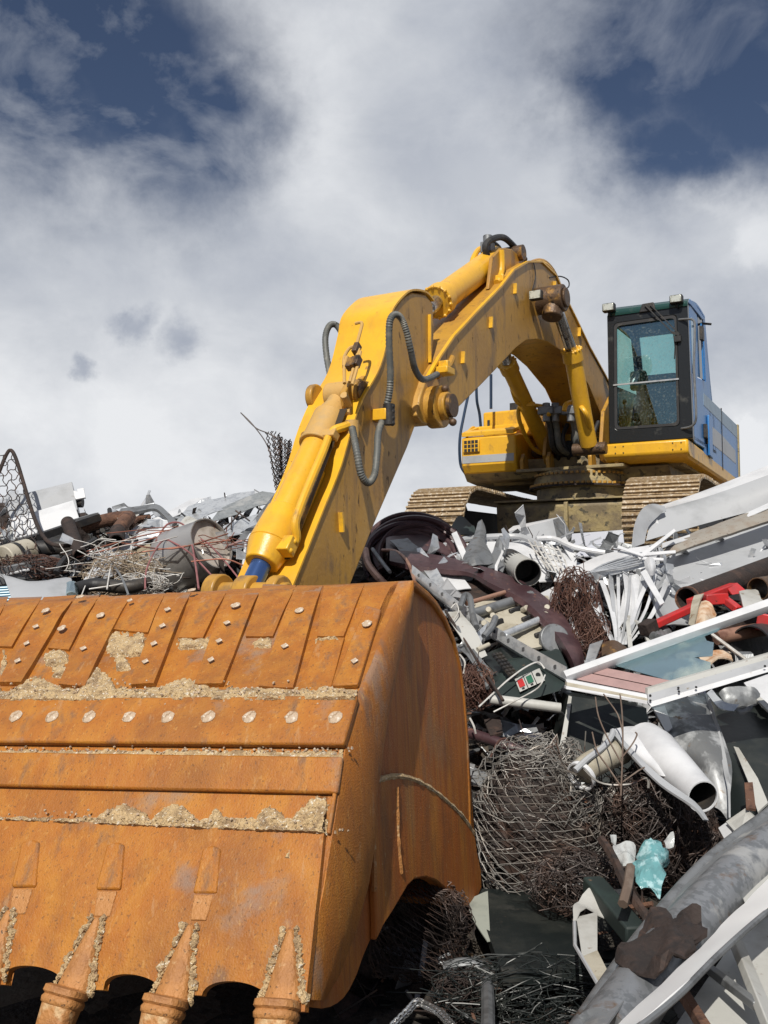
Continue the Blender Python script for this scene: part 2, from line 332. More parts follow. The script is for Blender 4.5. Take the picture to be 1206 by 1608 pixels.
# cloud body brightness
c1 = nnoise(2.6, 9, .52, (1, 1, 1.6), (0, 2, 1), None, .5); c2 = nnoise(9, 9, .62, (1, 1, 1.4), (5, 0, 2), None, .3)
cm = nmath('ADD', nmath('MULTIPLY', c1.outputs[0], .74), nmath('MULTIPLY', c2.outputs[0], .30))
br = nd.new('ShaderNodeMapRange'); br.inputs[1].default_value = .38; br.inputs[2].default_value = .66; L.new(cm, br.inputs[0])
cum = nmath('MULTIPLY', smax([blob(1170, 300, 80, .25), blob(1120, 330, 45, .3), blob(1200, 380, 60, .3), blob(1190, 705, 36, .3)]), .8)
lift = smax([blob(*b) for b in ((560, 240, 200, .9), (430, 60, 110, .9), (1150, 300, 110, .9), (860, 330, 170, .95), (60, 300, 180, .95), (350, 640, 230, .95), (1190, 700, 80, .9))])
gre = smax([blob(*b) for b in ((640, 170, 90, .9), (470, 430, 110, .95), (1160, 560, 90, .9), (720, 60, 90, .9))])
smd = smax([blob(*b) for b in ((222, 512, 24, .9), (300, 535, 28, .9), (152, 572, 15, .9))])
b2 = nmath('ADD', nmath('MULTIPLY', br.outputs[0], .46), .33)
hz = nd.new('ShaderNodeMapRange'); hz.inputs[1].default_value = .48; hz.inputs[2].default_value = .10; hz.inputs[4].default_value = .21; L.new(sep.outputs['Z'], hz.inputs[0]); b2 = nmath('ADD', b2, hz.outputs[0])
b2 = nmath('ADD', b2, nmath('MULTIPLY', lift, .24)); b2 = nmath('ADD', b2, nmath('MULTIPLY', cum, .2)); b2 = nmath('SUBTRACT', b2, nmath('MULTIPLY', gre, .12)); b2 = nmath('SUBTRACT', b2, nmath('MULTIPLY', smd, .40), clamp=True)
ramp = nd.new('ShaderNodeValToRGB'); L.new(b2, ramp.inputs[0])
e = ramp.color_ramp.elements; e[0].position = 0; e[0].color = (2.0, 2.3, 3.0, 1); e[1].position = 1; e[1].color = (8.2, 8.35, 8.6, 1)
for p_, c_ in ((.35, (3.8, 4.15, 4.9, 1)), (.7, (6.0, 6.25, 6.7, 1))):
    k = e.new(p_); k.color = c_
# deep blue: the sky model, dimmed as a thin veil of cloud would
hs = nd.new('ShaderNodeMix'); hs.data_type = 'RGBA'; hs.blend_type = 'MULTIPLY'; hs.inputs[0].default_value = 1; L.new(sky.outputs[0], hs.inputs[6]); hs.inputs[7].default_value = (.42, .42, .47, 1)
mx = nd.new('ShaderNodeMix'); mx.data_type = 'RGBA'; L.new(blue, mx.inputs[0]); L.new(ramp.outputs[0], mx.inputs[6]); L.new(hs.outputs[2], mx.inputs[7])
L.new(mx.outputs[2], bg.inputs[0])
SC.view_settings.view_transform = 'Standard'; SC.view_settings.look = 'None'; SC.view_settings.exposure = 0.0; SC.view_settings.gamma = 1
# ------------------------------------------------------------------ ground and heap
HR = [(3.2, -2.0), (4.3, -1.98), (5, -1.85), (5.6, -1.62), (6.1, -1.42), (6.6, -1.08), (7.2, -.72), (7.6, -.45), (8.2, -.18), (8.7, .0), (9.3, .18), (10, .28), (17, .28), (24, -2.02)]
HL = [(6.2, -2.0), (7.4, -.75), (8, -.05), (8.7, .28), (9.4, .50), (13, .45), (19, -2.02)]
def heap_z(x, y):
    t = min(1, max(0, (x + .9) / 1.3)); t = t * t * (3 - 2 * t)
    z = lerp_tab(HL, y) * (1 - t) + lerp_tab(HR, y) * t
    e = min(1, max(0, (abs(x - .5) - 9) / 5))
    return z * (1 - e) + (GROUND - .02) * e
bm = B(); n = 100
xs = [-15 + 31 * i / 200 for i in range(201)]; ys = [3.0 + .08 * j for j in range(100)] + [11 + .35 * j for j in range(40)]
vv = []
for y in ys:
    row = []
    for x in xs:
        z = heap_z(x, y); k = min(1, max(0, (z - GROUND + .02) / .4)); p = V((x, y, z))
        if 8.9 < y < 16 and 0 < x < 6: k *= .4
        z += k * (.09 * noise.noise(p * 2.2) + .06 * noise.noise(p * 6.1) + .04 * noise.noise(p * 13))
        row.append(bm.verts.new((x, y, z)))
    vv.append(row)
for a, b in zip(vv, vv[1:]):
    for i in range(len(a) - 1): bm.faces.new((a[i], a[i + 1], b[i + 1], b[i]))
obj('scrap_hill', bm, MUD, kind='structure', smooth=False)
bm = B()
for i in range(40):
    pass
gv = [[bm.verts.new((x, y, GROUND)) for x in (-1500, -60, -15, 16, 60, 1500)] for y in (-300, -10, 3, 25, 80, 2500)]
for a, b in zip(gv, gv[1:]):
    for i in range(5): bm.faces.new((a[i], a[i + 1], b[i + 1], b[i]))
obj('ground', bm, EARTH, kind='structure', smooth=False)
# ------------------------------------------------------------------ excavator frame: s forward, l to the machine's left, z up
YAW = R(29)
MF = V((-math.sin(YAW), -math.cos(YAW), 0)); ML = V((math.cos(YAW), -math.sin(YAW), 0)); MZ = V((0, 0, 1))
MO = V((2.35, 12.13, 0)) - MF * .6
def M(s, l, z): return MO + MF * s + ML * l + MZ * z
def mx_(px, py, l): return hit(px, py, MO + ML * l, ML)       # on the plane l = const
def ms_(px, py, s): return hit(px, py, MO + MF * s, MF)       # on the plane s = const
EX = empty('excavator', (MO.x, MO.y, .3), 'large yellow tracked excavator with blue cab, folded boom and big orange rusted bucket', 'excavator')
def ex_tube(name, pts, l, r, m, parent=EX, seg=10, n=5, **k):
    bm = B(); pp = [mx_(p[0], p[1], p[2] if len(p) > 2 else l) for p in pts]
    tube(bm, smooth_path(pp, n) if len(pp) > 2 else pp, r, seg, **k); return obj(name, bm, m, parent)
# ---- boom
near = [(655, 652), (660, 622), (668, 598), (690, 560), (712, 528), (748, 489), (786, 450), (806, 424), (828, 411), (850, 411), (872, 432), (888, 468), (905, 503), (925, 545), (950, 590), (975, 640), (985, 690),
        (962, 700), (945, 655), (924, 604), (898, 568), (880, 550), (860, 537), (843, 533), (826, 535), (811, 546), (760, 600), (708, 652), (696, 664), (678, 668), (664, 664)]
bl = .29
fc = [mx_(x, y, bl) for x, y in near]
bm = B(); prism(bm, fc, -ML * (2 * bl)); boom = obj('boom', bm, YELD, EX, bev=.012)
# raised rim strips along both side plates of the boom
bm = B()
rim = [mx_(x, y, bl) for x, y in near[2:16]]
for a, b in zip(rim, rim[1:]):
    for off in (0, -2 * bl):
        bar(bm, a + ML * off, b + ML * off, .035, .02, MZ)
obj('edge_rim', bm, YEL, boom)
for (x, y) in ((807, 453), (769, 506), (725, 561), (869, 449), (908, 521)):
    bm = B(); a = mx_(x, y, bl + .001); bar(bm, a + MZ * .05, a - MZ * .06 + MF * .01, .07, .02, MF); bar(bm, a + MZ * .05, a - MZ * .06, .018, .03, MF); obj('lug', bm, YEL, boom)
a = mx_(679, 640, bl); bm = B(); tube(bm, [a - ML * .02, a + ML * .10], .18, 28); tube(bm, [a + ML * .10, a + ML * .16], .12, 24); obj('pivot_boss', bm, YELD, boom, bev=.01)
bm = B(); tube(bm, [a + ML * .168, a + ML * .20], .10, 20); ball(bm, a + ML * .19 - MZ * .14, .035); ball(bm, a + ML * .12 + MZ * .15, .035); obj('pin', bm, BOSS, boom)
# pipes running along the boom top, near edge
pl = bl - .06
for k, (off, c) in enumerate(((0, YEL), (.07, TAN))):
    pts = [(706, 580), (730, 541), (752, 509), (786, 468), (812, 438), (832, 421), (852, 417), (868, 432), (880, 458)]
    bm = B(); tube(bm, smooth_path([mx_(x, y - 3 * k, pl - off) + MZ * .03 for x, y in pts], 4), .028, 8); obj('hydraulic_pipe', bm, YEL if k == 0 else YELD, boom)
bm = B(); tube(bm, smooth_path([mx_(x, y, -pl) + MZ * .02 for x, y in ((660, 560), (700, 510), (745, 450), (775, 425))], 4), .026, 8); obj('hydraulic_pipe', bm, YELD, boom)
for (x, y) in ((781, 447), (740, 524), (704, 585)):
    bm = B(); c = mx_(x, y, pl - .04) + MZ * .05; box6(bm, c, ML * .085, MF * .05, MZ * .035)
    for j in (-1, 1): ball(bm, c + ML * .05 * j + MZ * .04, .022)
    obj('pipe_clamp', bm, YEL, boom, bev=.006)
# clamp block with hose joint at the boom tip
c = mx_(697, 583, bl + .05); bm = B(); box6(bm, c, ML * .07, MF * .08, MZ * .03); box6(bm, c + MZ * .05, ML * .05, MF * .03, MZ * .04); obj('clamp_block', bm, YEL, boom, bev=.008)
ex_tube('hydraulic_pipe', [(686, 590), (697, 580), (704, 574), (710, 562)], bl, .034, YELD, boom)
# crest hoses
ex_tube('rubber_hose', [(765, 402, .05), (762, 386, .05), (772, 376, .08), (790, 373, .1), (806, 386, .12), (824, 408, .14)], 0, .035, RUBB, boom)
ex_tube('rubber_hose', [(772, 380, -.05), (782, 388, -.02), (788, 400, 0)], 0, .03, RUBB, boom)
ex_tube('wire_loop', [(862, 436), (880, 434), (892, 440), (893, 450), (884, 455), (870, 458)], bl, .008, RUBB, boom)
ex_tube('wire_loop', [(838, 412), (841, 434), (836, 456)], bl + .01, .006, RUBB, boom)
# arm-cylinder root bracket on the crest
bm = B()
for sgn in (-1, 1):
    prism(bm, [mx_(x, y, .15 * sgn) for x, y in ((762, 455), (768, 405), (782, 390), (798, 392), (818, 410), (815, 440))], ML * .04 * sgn)
br_ = obj('cylinder_bracket', bm, YELD, boom, bev=.008)
c = mx_(790, 402, 0); bm = B(); tube(bm, [c - ML * .22, c + ML * .24], .085, 20); obj('pin', bm, BOSS, boom)
ex_tube('hydraulic_pipe', [(787, 393, .2), (788, 415, .2), (786, 432, .2), (780, 444, .22)], 0, .034, YEL, boom)
c = mx_(766, 390, 0); bm = B(); box6(bm, c, ML * .06, MF * .07, MZ * .06); tube(bm, [c, c + MZ * .14], .05, 12); obj('hose_fitting', bm, GALD, boom, bev=.01)
ex_tube('hydraulic_pipe', [(766, 388, -.12), (752, 392, -.14), (744, 404, -.14), (741, 415, -.14)], 0, .03, YEL, boom)
# work lamp on the boom side
c = mx_(842, 464, bl + .09); bm = B(); box6(bm, c, ML * .07, MF * .04, MZ * .05); lampb = obj('work_lamp', bm, DARK, boom, bev=.01)
bm = B(); box6(bm, c + MF * .042, ML * .06, MF * .006, MZ * .042); obj('lamp_glass', bm, LAMPG, lampb)
# ---- lift cylinders
def cyl(name, l, top, gl, bot, rb, m, boss_r=.12, rod_m=CHRM, rr=.065, thr=0):
    p0 = mx_(*top, l); p1 = mx_(*gl, l); p2 = mx_(*bot, l); d = (p2 - p1).normalized()
    bm = B(); tube(bm, [p1, p2 - d * .05], rb, 24); tube(bm, [p1 - d * .02, p1 + d * .12], rb * 1.18, 24)
    tube(bm, [p2 - d * .1, p2], rb, 20, radii=[rb, rb * .6])
    barrel = obj(name, bm, m, EX, bev=.006)
    bm = B(); a = d.orthogonal().normalized(); b = d.cross(a)
    for k in range(14): ball(bm, p1 - d * .02 + (a * math.cos(k * .449) + b * math.sin(k * .449)) * rb * 1.1, .02, sub=1)
    tube(bm, [p1 - d * .02 + (a * math.cos(k * .449) + b * math.sin(k * .449)) * rb * 1.1 for k in range(15)], .008, 5)
    obj('gland_bolts', bm, m, barrel)
    bm = B(); tube(bm, [p0, p1], rr, 20); obj('piston_rod', bm, rod_m, barrel)
    return barrel, p0, p1, p2, d
cn, p0, p1, p2, d = cyl('boom_cylinder', .46, (869, 470), (898, 552), (926, 705), .100, YEL)
bm = B(); tube(bm, [p0 - ML * .18, p0 + ML * .13], .15, 24); tube(bm, [p0 + ML * .13, p0 + ML * .16], .11, 20); tube(bm, [p0 - MZ * .02, p0 - MZ * .22 - MF * -.06], .11, 16); obj('rod_eye', bm, BOSS, cn, bev=.012)
bm = B(); tube(bm, [p2 - ML * .2, p2 + ML * .2], .075, 16); obj('foot_pin', bm, BOSS, cn)
ex_tube('hydraulic_pipe', [(893, 558, .36), (900, 590, .36), (908, 632, .36), (914, 640, .34)], 0, .026, YEL, cn)
ex_tube('hydraulic_pipe', [(914, 622, .40), (905, 630, .28), (890, 634, .22), (886, 645, .2)], 0, .03, YEL, cn)
ex_tube('hydraulic_pipe', [(906, 634, .4), (915, 642, .5), (922, 655, .54), (930, 690, .5)], 0, .03, YEL, cn)
cf, p0, p1, p2, d = cyl('boom_cylinder', -.46, (782, 480), (797, 572), (860, 708), .100, YEL)
bm = B(); tube(bm, [p2 - ML * .2, p2 + ML * .2], .08, 16); tube(bm, [p2 + ML * .14, p2 + ML * .2], .14, 16); obj('foot_pin', bm, BOSS, cf)
ex_tube('hydraulic_pipe', [(838, 634, -.3), (820, 636, -.5), (814, 646, -.58), (818, 668, -.58), (834, 700, -.58), (850, 712, -.5)], 0, .028, YEL, cf)
ex_tube('hydraulic_pipe', [(800, 590, -.56), (806, 618, -.54), (815, 634, -.5), (835, 636, -.4), (858, 640, -.2), (862, 652, -.15)], 0, .028, YEL, cf)
for (x0, l0) in ((868, -.12), (896, .12), (858, -.2)):
    ex_tube('feed_hose', [(x0, 648, l0), (x0 + 6, 670, l0), (x0 + 10, 700, l0), (x0 + 22, 712, l0)], 0, .04, HOSE if x0 != 858 else RUBB, boom)
bm = B()
for x0, l0 in ((858, -.2), (872, -.1), (896, .12)):
    c = mx_(x0, 645, l0); box6(bm, c, ML * .1, MF * .06, MZ * .05); tube(bm, [c + MZ * .1, c - MZ * .14], .05, 12)
obj('hose_manifold', bm, GALD, boom, bev=.01)
# ---- arm (stick)
al = .23
arm_near = [(631, 469), (647, 459), (668, 462), (680, 476), (682, 520), (680, 556), (668, 600), (659, 625), (653, 667), (640, 703), (611, 770), (584, 833), (553, 913), (500, 1040),
            (420, 1035), (461, 918), (490, 846), (508, 801), (535, 734), (553, 671), (570, 627), (597, 577), (611, 519), (616, 490)]
bm = B(); prism(bm, [mx_(x, y, al) for x, y in arm_near], -ML * (2 * al)); arm = obj('stick_arm', bm, YELD, EX, bev=.015)
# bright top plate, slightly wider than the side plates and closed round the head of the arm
def band(name, pts, l0, l1, th, m, par, out):
    bm = B()
    c = mx_(640, 620, 0)
    P3 = [(mx_(x, y, al)) for x, y in pts]; P3 = smooth_path(P3, 4)
    rows = []
    for i, p in enumerate(P3):
        t = (P3[min(i + 1, len(P3) - 1)] - P3[max(i - 1, 0)]).normalized(); nn = t.cross(ML).normalized()
        if nn.dot(out) < 0 and i == 0: sgn_ = -1
        elif i == 0: sgn_ = 1
        rows.append((p + nn * sgn_ * .004, nn * sgn_))
    va = []
    for p, nn in rows:
        q = p - ML * al
        va.append([bm.verts.new(q + ML * l1), bm.verts.new(q + ML * l1 + nn * th), bm.verts.new(q + ML * l0 + nn * th), bm.verts.new(q + ML * l0)])
    for a, b in zip(va, va[1:]):
        for k in range(4): bm.faces.new((a[k], a[(k + 1) % 4], b[(k + 1) % 4], b[k]))
    bm.faces.new(va[0][::-1]); bm.faces.new(va[-1]); return obj(name, bm, m, par)
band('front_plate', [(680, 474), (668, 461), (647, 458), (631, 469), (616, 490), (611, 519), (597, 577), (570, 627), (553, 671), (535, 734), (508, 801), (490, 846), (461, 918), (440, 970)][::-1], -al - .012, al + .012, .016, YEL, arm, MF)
# dark dirty channel beneath the cylinder
bm = B(); a = mx_(560, 648, al); b = mx_(472, 885, al)
nn = (b - a).normalized().cross(ML).normalized(); nn = nn if nn.dot(MF) > 0 else -nn
prism(bm, [a - ML * .055 + nn * .05, a - ML * .34 + nn * .05, b - ML * .34 + nn * .05, b - ML * .055 + nn * .05], nn * .006); obj('oily_plate', bm, mat('oily_grime', (.035, .024, .014), .45, 0, [((.2, .12, .03), 5, .56, .1)], (20, .2)), arm, smooth=False)
bm = B(); a2 = mx_(530, 745, al) + nn * .05; b2_ = mx_(478, 872, al) + nn * .05; bar(bm, a2 - ML * .10, b2_ - ML * .10, .014, .06, nn); obj('edge_rim', bm, YEL, arm)
# brackets for the bucket cylinder root (two curved ears rising from the arm)
for l0 in (.10, -.16):
    bm = B(); prism(bm, [mx_(x, y, l0) for x, y in ((585, 548), (567, 590), (552, 600), (540, 603), (532, 618), (536, 640), (548, 655), (556, 664), (572, 625), (590, 585))] if l0 > 0 else
                    [mx_(x, y, l0) for x, y in ((575, 540), (556, 588), (538, 598), (528, 610), (530, 630), (545, 645), (568, 610))], ML * .05); obj('cylinder_ear', bm, YELD, arm, bev=.01)
kc = mx_(534, 620, 0)
for q0, q1 in ((.13, .2), (-.2, -.26)): bm = B(); tube(bm, [kc + ML * q0, kc + ML * q1], .105, 22); obj('ear_boss', bm, YELD, arm, bev=.012)
bm = B(); tube(bm, [kc + ML * .198, kc + ML * .215], .085, 20); obj('pin', bm, BOSS, arm)
# pipes and fittings on the arm front plate
def on_arm(x, y, dn=.04): return mx_(x, y, 0)
for pts in ([(558, 508), (568, 507), (566, 520), (558, 548)], [(540, 575), (541, 560), (550, 546), (564, 543)], [(549, 600), (556, 575), (564, 548)], [(541, 602), (541, 575), (545, 560)], [(553, 604), (560, 580), (566, 552)]):
    bm = B(); tube(bm, smooth_path([hit(x, y, mx_(560, 560, al) + nn * .05, nn) for x, y in pts], 4), .013, 8); obj('thin_pipe', bm, TAN, arm)
bm = B()
for x, y in ((556, 570), (550, 572), (561, 568), (560, 548)): 
    c = hit(x, y, mx_(560, 560, al) + nn * .06, nn); box6(bm, c, ML * .02, nn * .03, nn.cross(ML) * .045)
obj('pipe_fitting', bm, BOSS, arm, bev=.004)
# ribbed hoses
ex_tube('ribbed_hose', [(686, 588, .38), (665, 596, .42), (652, 580, .44), (645, 550, .46), (638, 520, .46), (630, 500, .44), (620, 494, .42), (612, 505, .40), (611, 540, .38), (613, 590, .36), (611, 620, .34), (604, 646, .30)], 0, .028, HOSE, arm, n=14, ridge=.14)
ex_tube('ribbed_hose', [(603, 655, .30), (594, 680, .32), (592, 712, .36), (588, 745, .38), (578, 758, .38), (567, 745, .37), (561, 715, .35), (556, 688, .30), (553, 672, .26)], 0, .028, HOSE, arm, n=14, ridge=.14)
ex_tube('ribbed_hose', [(519, 592, -.26), (513, 560, -.34), (511, 530, -.38), (517, 512, -.38), (527, 510, -.36), (536, 522, -.3), (541, 540, -.27)], 0, .028, HOSE, arm, n=14, ridge=.14)
c = mx_(600, 652, al + .06); bm = B(); box6(bm, c, ML * .06, MF * .05, MZ * .045); obj('clamp_block', bm, YEL, arm, bev=.008)
bm = B(); c = c + ML * .06 ; tube(bm, [c + MZ * .08, c - MZ * .08], .045, 12); [ball(bm, c + ML * .03 + MZ * z_, .022) for z_ in (.06, .02, -.03, -.07)]; obj('hose_fitting', bm, DARK, arm)
ex_tube('hydraulic_pipe', [(516, 686, .12), (525, 676, .16), (538, 671, .2), (550, 668, .22), (554, 676, .24)], 0, .034, YEL, arm)
bm = B(); c = mx_(553, 671, .23); tube(bm, [c + MZ * .05, c - MZ * .08], .052, 14); obj('hose_fitting', bm, TAN, arm)
ex_tube('hydraulic_pipe', [(546, 652, .17), (548, 640, .15), (540, 620, .17)], 0, .03, TAN, arm)
bm = B(); c = mx_(532, 820, al + .001); bar(bm, c + MZ * .07, c - MZ * .07 - MF * .02, .07, .02, MF); obj('lug', bm, YEL, arm)
bm = B(); c = mx_(673, 530, al + .001); bar(bm, c + MZ * .2, c - MZ * .22, .05, .016, MF); obj('lug', bm, YEL, arm)
# ---- arm cylinder above the boom
ca, p0, p1, p2, d = cyl('arm_cylinder', 0, (640, 520), (686, 474), (781, 404), .135, YEL, rr=.07)
# ---- bucket cylinder along the arm
cb, p0, p1, p2, d = cyl('bucket_cylinder', 0, (385, 940), (424, 858), (521, 652), .112, YEL, rod_m=BROD, rr=.072)
bm = B(); tube(bm, [p2 - d * .32, p2 - d * .02], .133, 26); tube(bm, [p2 - d * .34, p2 - d * .31], .142, 26); tube(bm, [p2 - d * .03, p2 + d * .1, kc], .1, 18, radii=[.125, .085, .075]); tube(bm, [kc - ML * .1, kc + ML * .1], .1, 20); obj('barrel_head', bm, TAN, cb, bev=.008)
bm = B(); tube(bm, [p1 + d * .0, p1 + d * .30], .15, 28, radii=[.158, .135]); tube(bm, [p1 - d * .16, p1], .11, 24, radii=[.115, .158]); obj('barrel_collar', bm, YEL, cb, bev=.008)
ex_tube('hydraulic_pipe', [(516, 686, .13), (505, 715, .2), (488, 755, .2), (472, 795, .2), (464, 822, .2), (466, 845, .2), (458, 862, .17)], 0, .03, YEL, cb)
bm = B(); c = mx_(447, 858, .14); box6(bm, c, ML * .07, d * .06, d.cross(ML) * .05); [ball(bm, c + ML * .06 + d * .04 * k, .022) for k in (-1, 1)]; obj('port_block', bm, YEL, cb, bev=.008)
bm = B(); c = mx_(516, 684, .12); box6(bm, c, ML * .07, d * .035, d.cross(ML) * .04); obj('port_block', bm, TAN, cb, bev=.008)
ex_tube('hydraulic_pipe', [(498, 660, -.14), (490, 668, -.15), (484, 680, -.15), (478, 684, -.14)], 0, .032, TAN, cb)
# ---- linkage behind the bucket lip
lk = mx_(390, 932, 0)
bm = B(); tube(bm, [lk - ML * .34, lk + ML * .32], .075, 18); tube(bm, [lk - ML * .30, lk - ML * .2], .13, 22); tube(bm, [lk - ML * .06, lk + ML * .06], .12, 22); tube(bm, [lk + ML * .2, lk + ML * .28], .12, 22)
link = obj('bucket_linkage', bm, YELD, EX, bev=.012)
tip = mx_(452, 1010, 0)
for s in (-.30, .26):
    bm = B(); a = lk + ML * s; b = tip + ML * s; u = (b - a).normalized().cross(ML).normalized() * .08
    prism(bm, [a - u, a + u, b + u, b - u], ML * .045); obj('link_bar', bm, YELD, link, bev=.01)
# ---- upper structure
def mbox(name, s0, s1, l0, l1, z0, z1, m, par=EX, bev=.015):
    bm = B(); box6(bm, M((s0 + s1) / 2, (l0 + l1) / 2, (z0 + z1) / 2), MF * ((s1 - s0) / 2), ML * ((l1 - l0) / 2), MZ * ((z1 - z0) / 2)); return obj(name, bm, m, par, bev=bev)
def mprism(name, pts, l0, l1, m, par=EX, bev=.015):   # side profile (s, z) between two lateral planes
    bm = B(); prism(bm, [M(s, l0, z) for s, z in pts], ML * (l1 - l0)); return obj(name, bm, m, par, bev=bev)
house = mbox('upper_frame', -3.1, .15, -1.35, 1.35, 1.45, 1.66, MUDY)
mprism('cab_base', [(.62, 1.725), (.62, 1.56), (.50, 1.50), (-3.1, 1.42), (-3.1, 1.60), (.5, 1.725)], .46, 1.50, YEL, house, bev=.03)
bm = B()
for l0 in (.62, .72, 1.32, 1.42):
    for z0 in (1.60, 1.68): c = M(.62, l0, z0); tube(bm, [c, c + MF * .008], .008, 8)
obj('bolt', bm, DARK, house)
mbox('engine_cover', -3.15, -.55, -1.30, 1.40, 1.66, 2.30, YELD, house, .04)
mprism('side_cover', [(-.42, 2.47), (-.42, 1.60), (-3.16, 1.56), (-3.16, 2.43)], 1.36, 1.50, BLUE, house, .02)
mprism('side_stripe', [(-.43, 2.462), (-.43, 2.30), (-3.12, 2.22), (-3.12, 2.422)], 1.50, 1.503, GBLUE, house, 0)
mprism('side_stripe', [(-1.0, 2.10), (-1.0, 1.86), (-1.7, 1.84), (-1.7, 2.08)], 1.50, 1.503, GREY, house, 0)
mprism('side_stripe', [(-1.78, 2.08), (-1.78, 1.84), (-2.9, 1.80), (-2.9, 2.0)], 1.50, 1.503, GREY, house, 0)
mprism('panel_seam', [(-1.73, 2.47), (-1.73, 1.58), (-1.76, 1.58), (-1.76, 2.47)], 1.495, 1.508, DARK, house, 0)
mprism('rear_post', [(-3.14, 2.44), (-3.14, 1.55), (-3.2, 1.55), (-3.2, 2.44)], 1.34, 1.52, MUDY, house, .01)
mprism('latch', [(-.50, 2.0), (-.50, 1.80), (-.54, 1.80), (-.54, 2.0)], 1.50, 1.53, DARK, house, .004)
mprism('door_rail', [(-.62, 2.2), (-.62, 1.66), (-.86, 1.64), (-.86, 2.2)], 1.505, 1.53, BLUE, house, .01)
# right-hand tool boxes
zf = lambda py, s, l: None
t1 = mprism('tool_box', [(.58, 1.95), (.58, 1.57), (.50, 1.46), (-.6, 1.38), (-.6, 2.0), (.35, 2.0)], -1.50, -.72, YEL, house, .025)
mprism('grey_band', [(.585, 1.70), (.585, 1.60), (.575, 1.60), (.575, 1.70)], -1.48, -.74, GREY, t1, 0)
bm = B(); ring_plate(bm, [M(.585, -1.49, 1.96), M(.585, -.74, 1.96), M(.18, -.74, 2.10), M(.18, -1.49, 2.10)], [M(.50, -1.40, 2.0), M(.50, -.84, 2.0), M(.20, -.84, 2.09), M(.20, -1.40, 2.09)], MZ * .06); obj('tray_rim', bm, YEL, t1, bev=.008)
mbox('upper_box', -.35, .16, -1.36, -.58, 1.98, 2.36, YEL, house, .03)
mbox('upper_box', -.9, -.2, -.62, .30, 1.9, 2.2, YEL, house, .03)
bm = B(); box6(bm, M(.60, -1.34, 1.83), ML * .12, MF * .012, MZ * .085); lf = obj('grille_lamp', bm, YEL, t1, bev=.008)
bm = B()
for i in range(4):
    for j in range(3): box6(bm, M(.612, -1.42 + i * .053, 1.772 + j * .056), ML * .02, MF * .004, MZ * .021)
obj('lamp_opening', bm, DARK, lf)
mbox('latch', .16, .19, -1.28, -1.25, 2.08, 2.24, DARK, house, .004)
bm = B(); box6(bm, M(-.1, -.95, 2.44), ML * .1, MF * .03, MZ * .06); tube(bm, [M(-.1, -.95, 2.36), M(-.1, -.95, 2.42)], .02, 8); obj('beacon', bm, DARK, house, bev=.02)
bm = B(); ball(bm, M(-.7, .02, 2.50), .12, .12, .16); tube(bm, [M(-.7, .02, 2.0), M(-.7, .02, 2.5)], .11, 14); obj('exhaust_cap', bm, DARK, house)
for pts in ([(735, 622, -1.56), (728, 655, -1.56), (722, 690, -1.56), (723, 728, -1.56), (731, 744, -1.5)], [(748, 606, -1.4), (749, 630, -1.4), (753, 650, -1.4), (755, 672, -1.4)], [(771, 588, -1.1), (771, 642, -1.1)]):
    ex_tube('handrail', pts, 0, .020, mat('dark_blue_rail', (.02, .04, .08), .4, .2, []) if 'dark_blue_rail' not in MATS else MATS['dark_blue_rail'], house)
ex_tube('handrail', [(733, 688, -1.47), (737, 676, -1.47), (744, 671, -1.47), (747, 680, -1.44)], 0, .018, YEL, house)
mprism('skirt_plate', [(.5, 1.47), (.4, 1.37), (-.5, 1.30), (-.7, 1.38), (-.6, 1.5)], -1.5, -.4, MUDY, house, .01)
mprism('belly_plate', [(.3, 1.46), (.15, 1.32), (-3.0, 1.30), (-3.0, 1.46)], -1.2, 1.2, MUDY, house, .01)
# boom foot brackets and dark centre bay
for l0 in (-.40, .35): mprism('boom_bracket', [(.35, 1.55), (.45, 1.66), (.3, 2.2), (-.1, 2.5), (-.5, 2.0), (-.5, 1.5)], l0, l0 + .05, YELD, house, .01)
mbox('front_cross_plate', .2, .56, -.72, .70, 1.44, 1.48, MUDY, house, .006)
for l0 in (-.66, -.30, .26, .60): mprism('cylinder_lug', [(.30, 1.47), (.52, 1.47), (.54, 1.60), (.46, 1.70), (.36, 1.66)], l0 - .02, l0 + .03, YELD, house, .01)
mbox('hose_bay', -.5, .0, -.55, .45, 1.48, 1.9, DARK, house, .01)
for k in range(5):
    bm = B(); x = -.3 + k * .14; tube(bm, smooth_path([M(.0, x, 1.55), M(.2, x + .03, 1.7), M(.25, x - .02, 1.9), M(.1, x, 2.1)], 5), .03, 8); obj('feed_hose', bm, RUBB, house)
# ---- turntable and undercarriage
bm = B(); tube(bm, [M(0, 0, 1.05), M(0, 0, 1.22)], .60, 40); tube(bm, [M(0, 0, 1.22), M(0, 0, 1.44)], .66, 40, radii=[.66, .62]); ut = obj('undercarriage', bm, MUDY, EX, bev=.01)
bm = B()
for k in range(60):
    a = k * math.pi / 30
    c = M(.67 * math.cos(a), .67 * math.sin(a), 1.265); box6(bm, c, MF * .018, ML * .018, MZ * .014)
    c = M(.66 * math.cos(a), .66 * math.sin(a), 1.395); box6(bm, c, MF * .016, ML * .016, MZ * .014)
obj('ring_bolt', bm, YELD, ut)
bm = B(); tube(bm, [M(0, 0, 1.225), M(0, 0, 1.245)], .70, 40); tube(bm, [M(0, 0, 1.29), M(0, 0, 1.38)], .615, 40); obj('slew_ring', bm, DRUS, ut)
mprism('cross_frame', [(.66, 1.03), (.70, .97), (.66, .62), (-.9, .55), (-.9, 1.03)], -.95, .95, MUDY, ut, .02)
mprism('rib', [(.66, 1.05), (.74, 1.0), (.74, .62), (.66, .62)], -.02, .03, MUDY, ut, .004)
mbox('top_flange', -.9, .74, -.96, .96, 1.032, 1.055, MUDY, ut, .004)
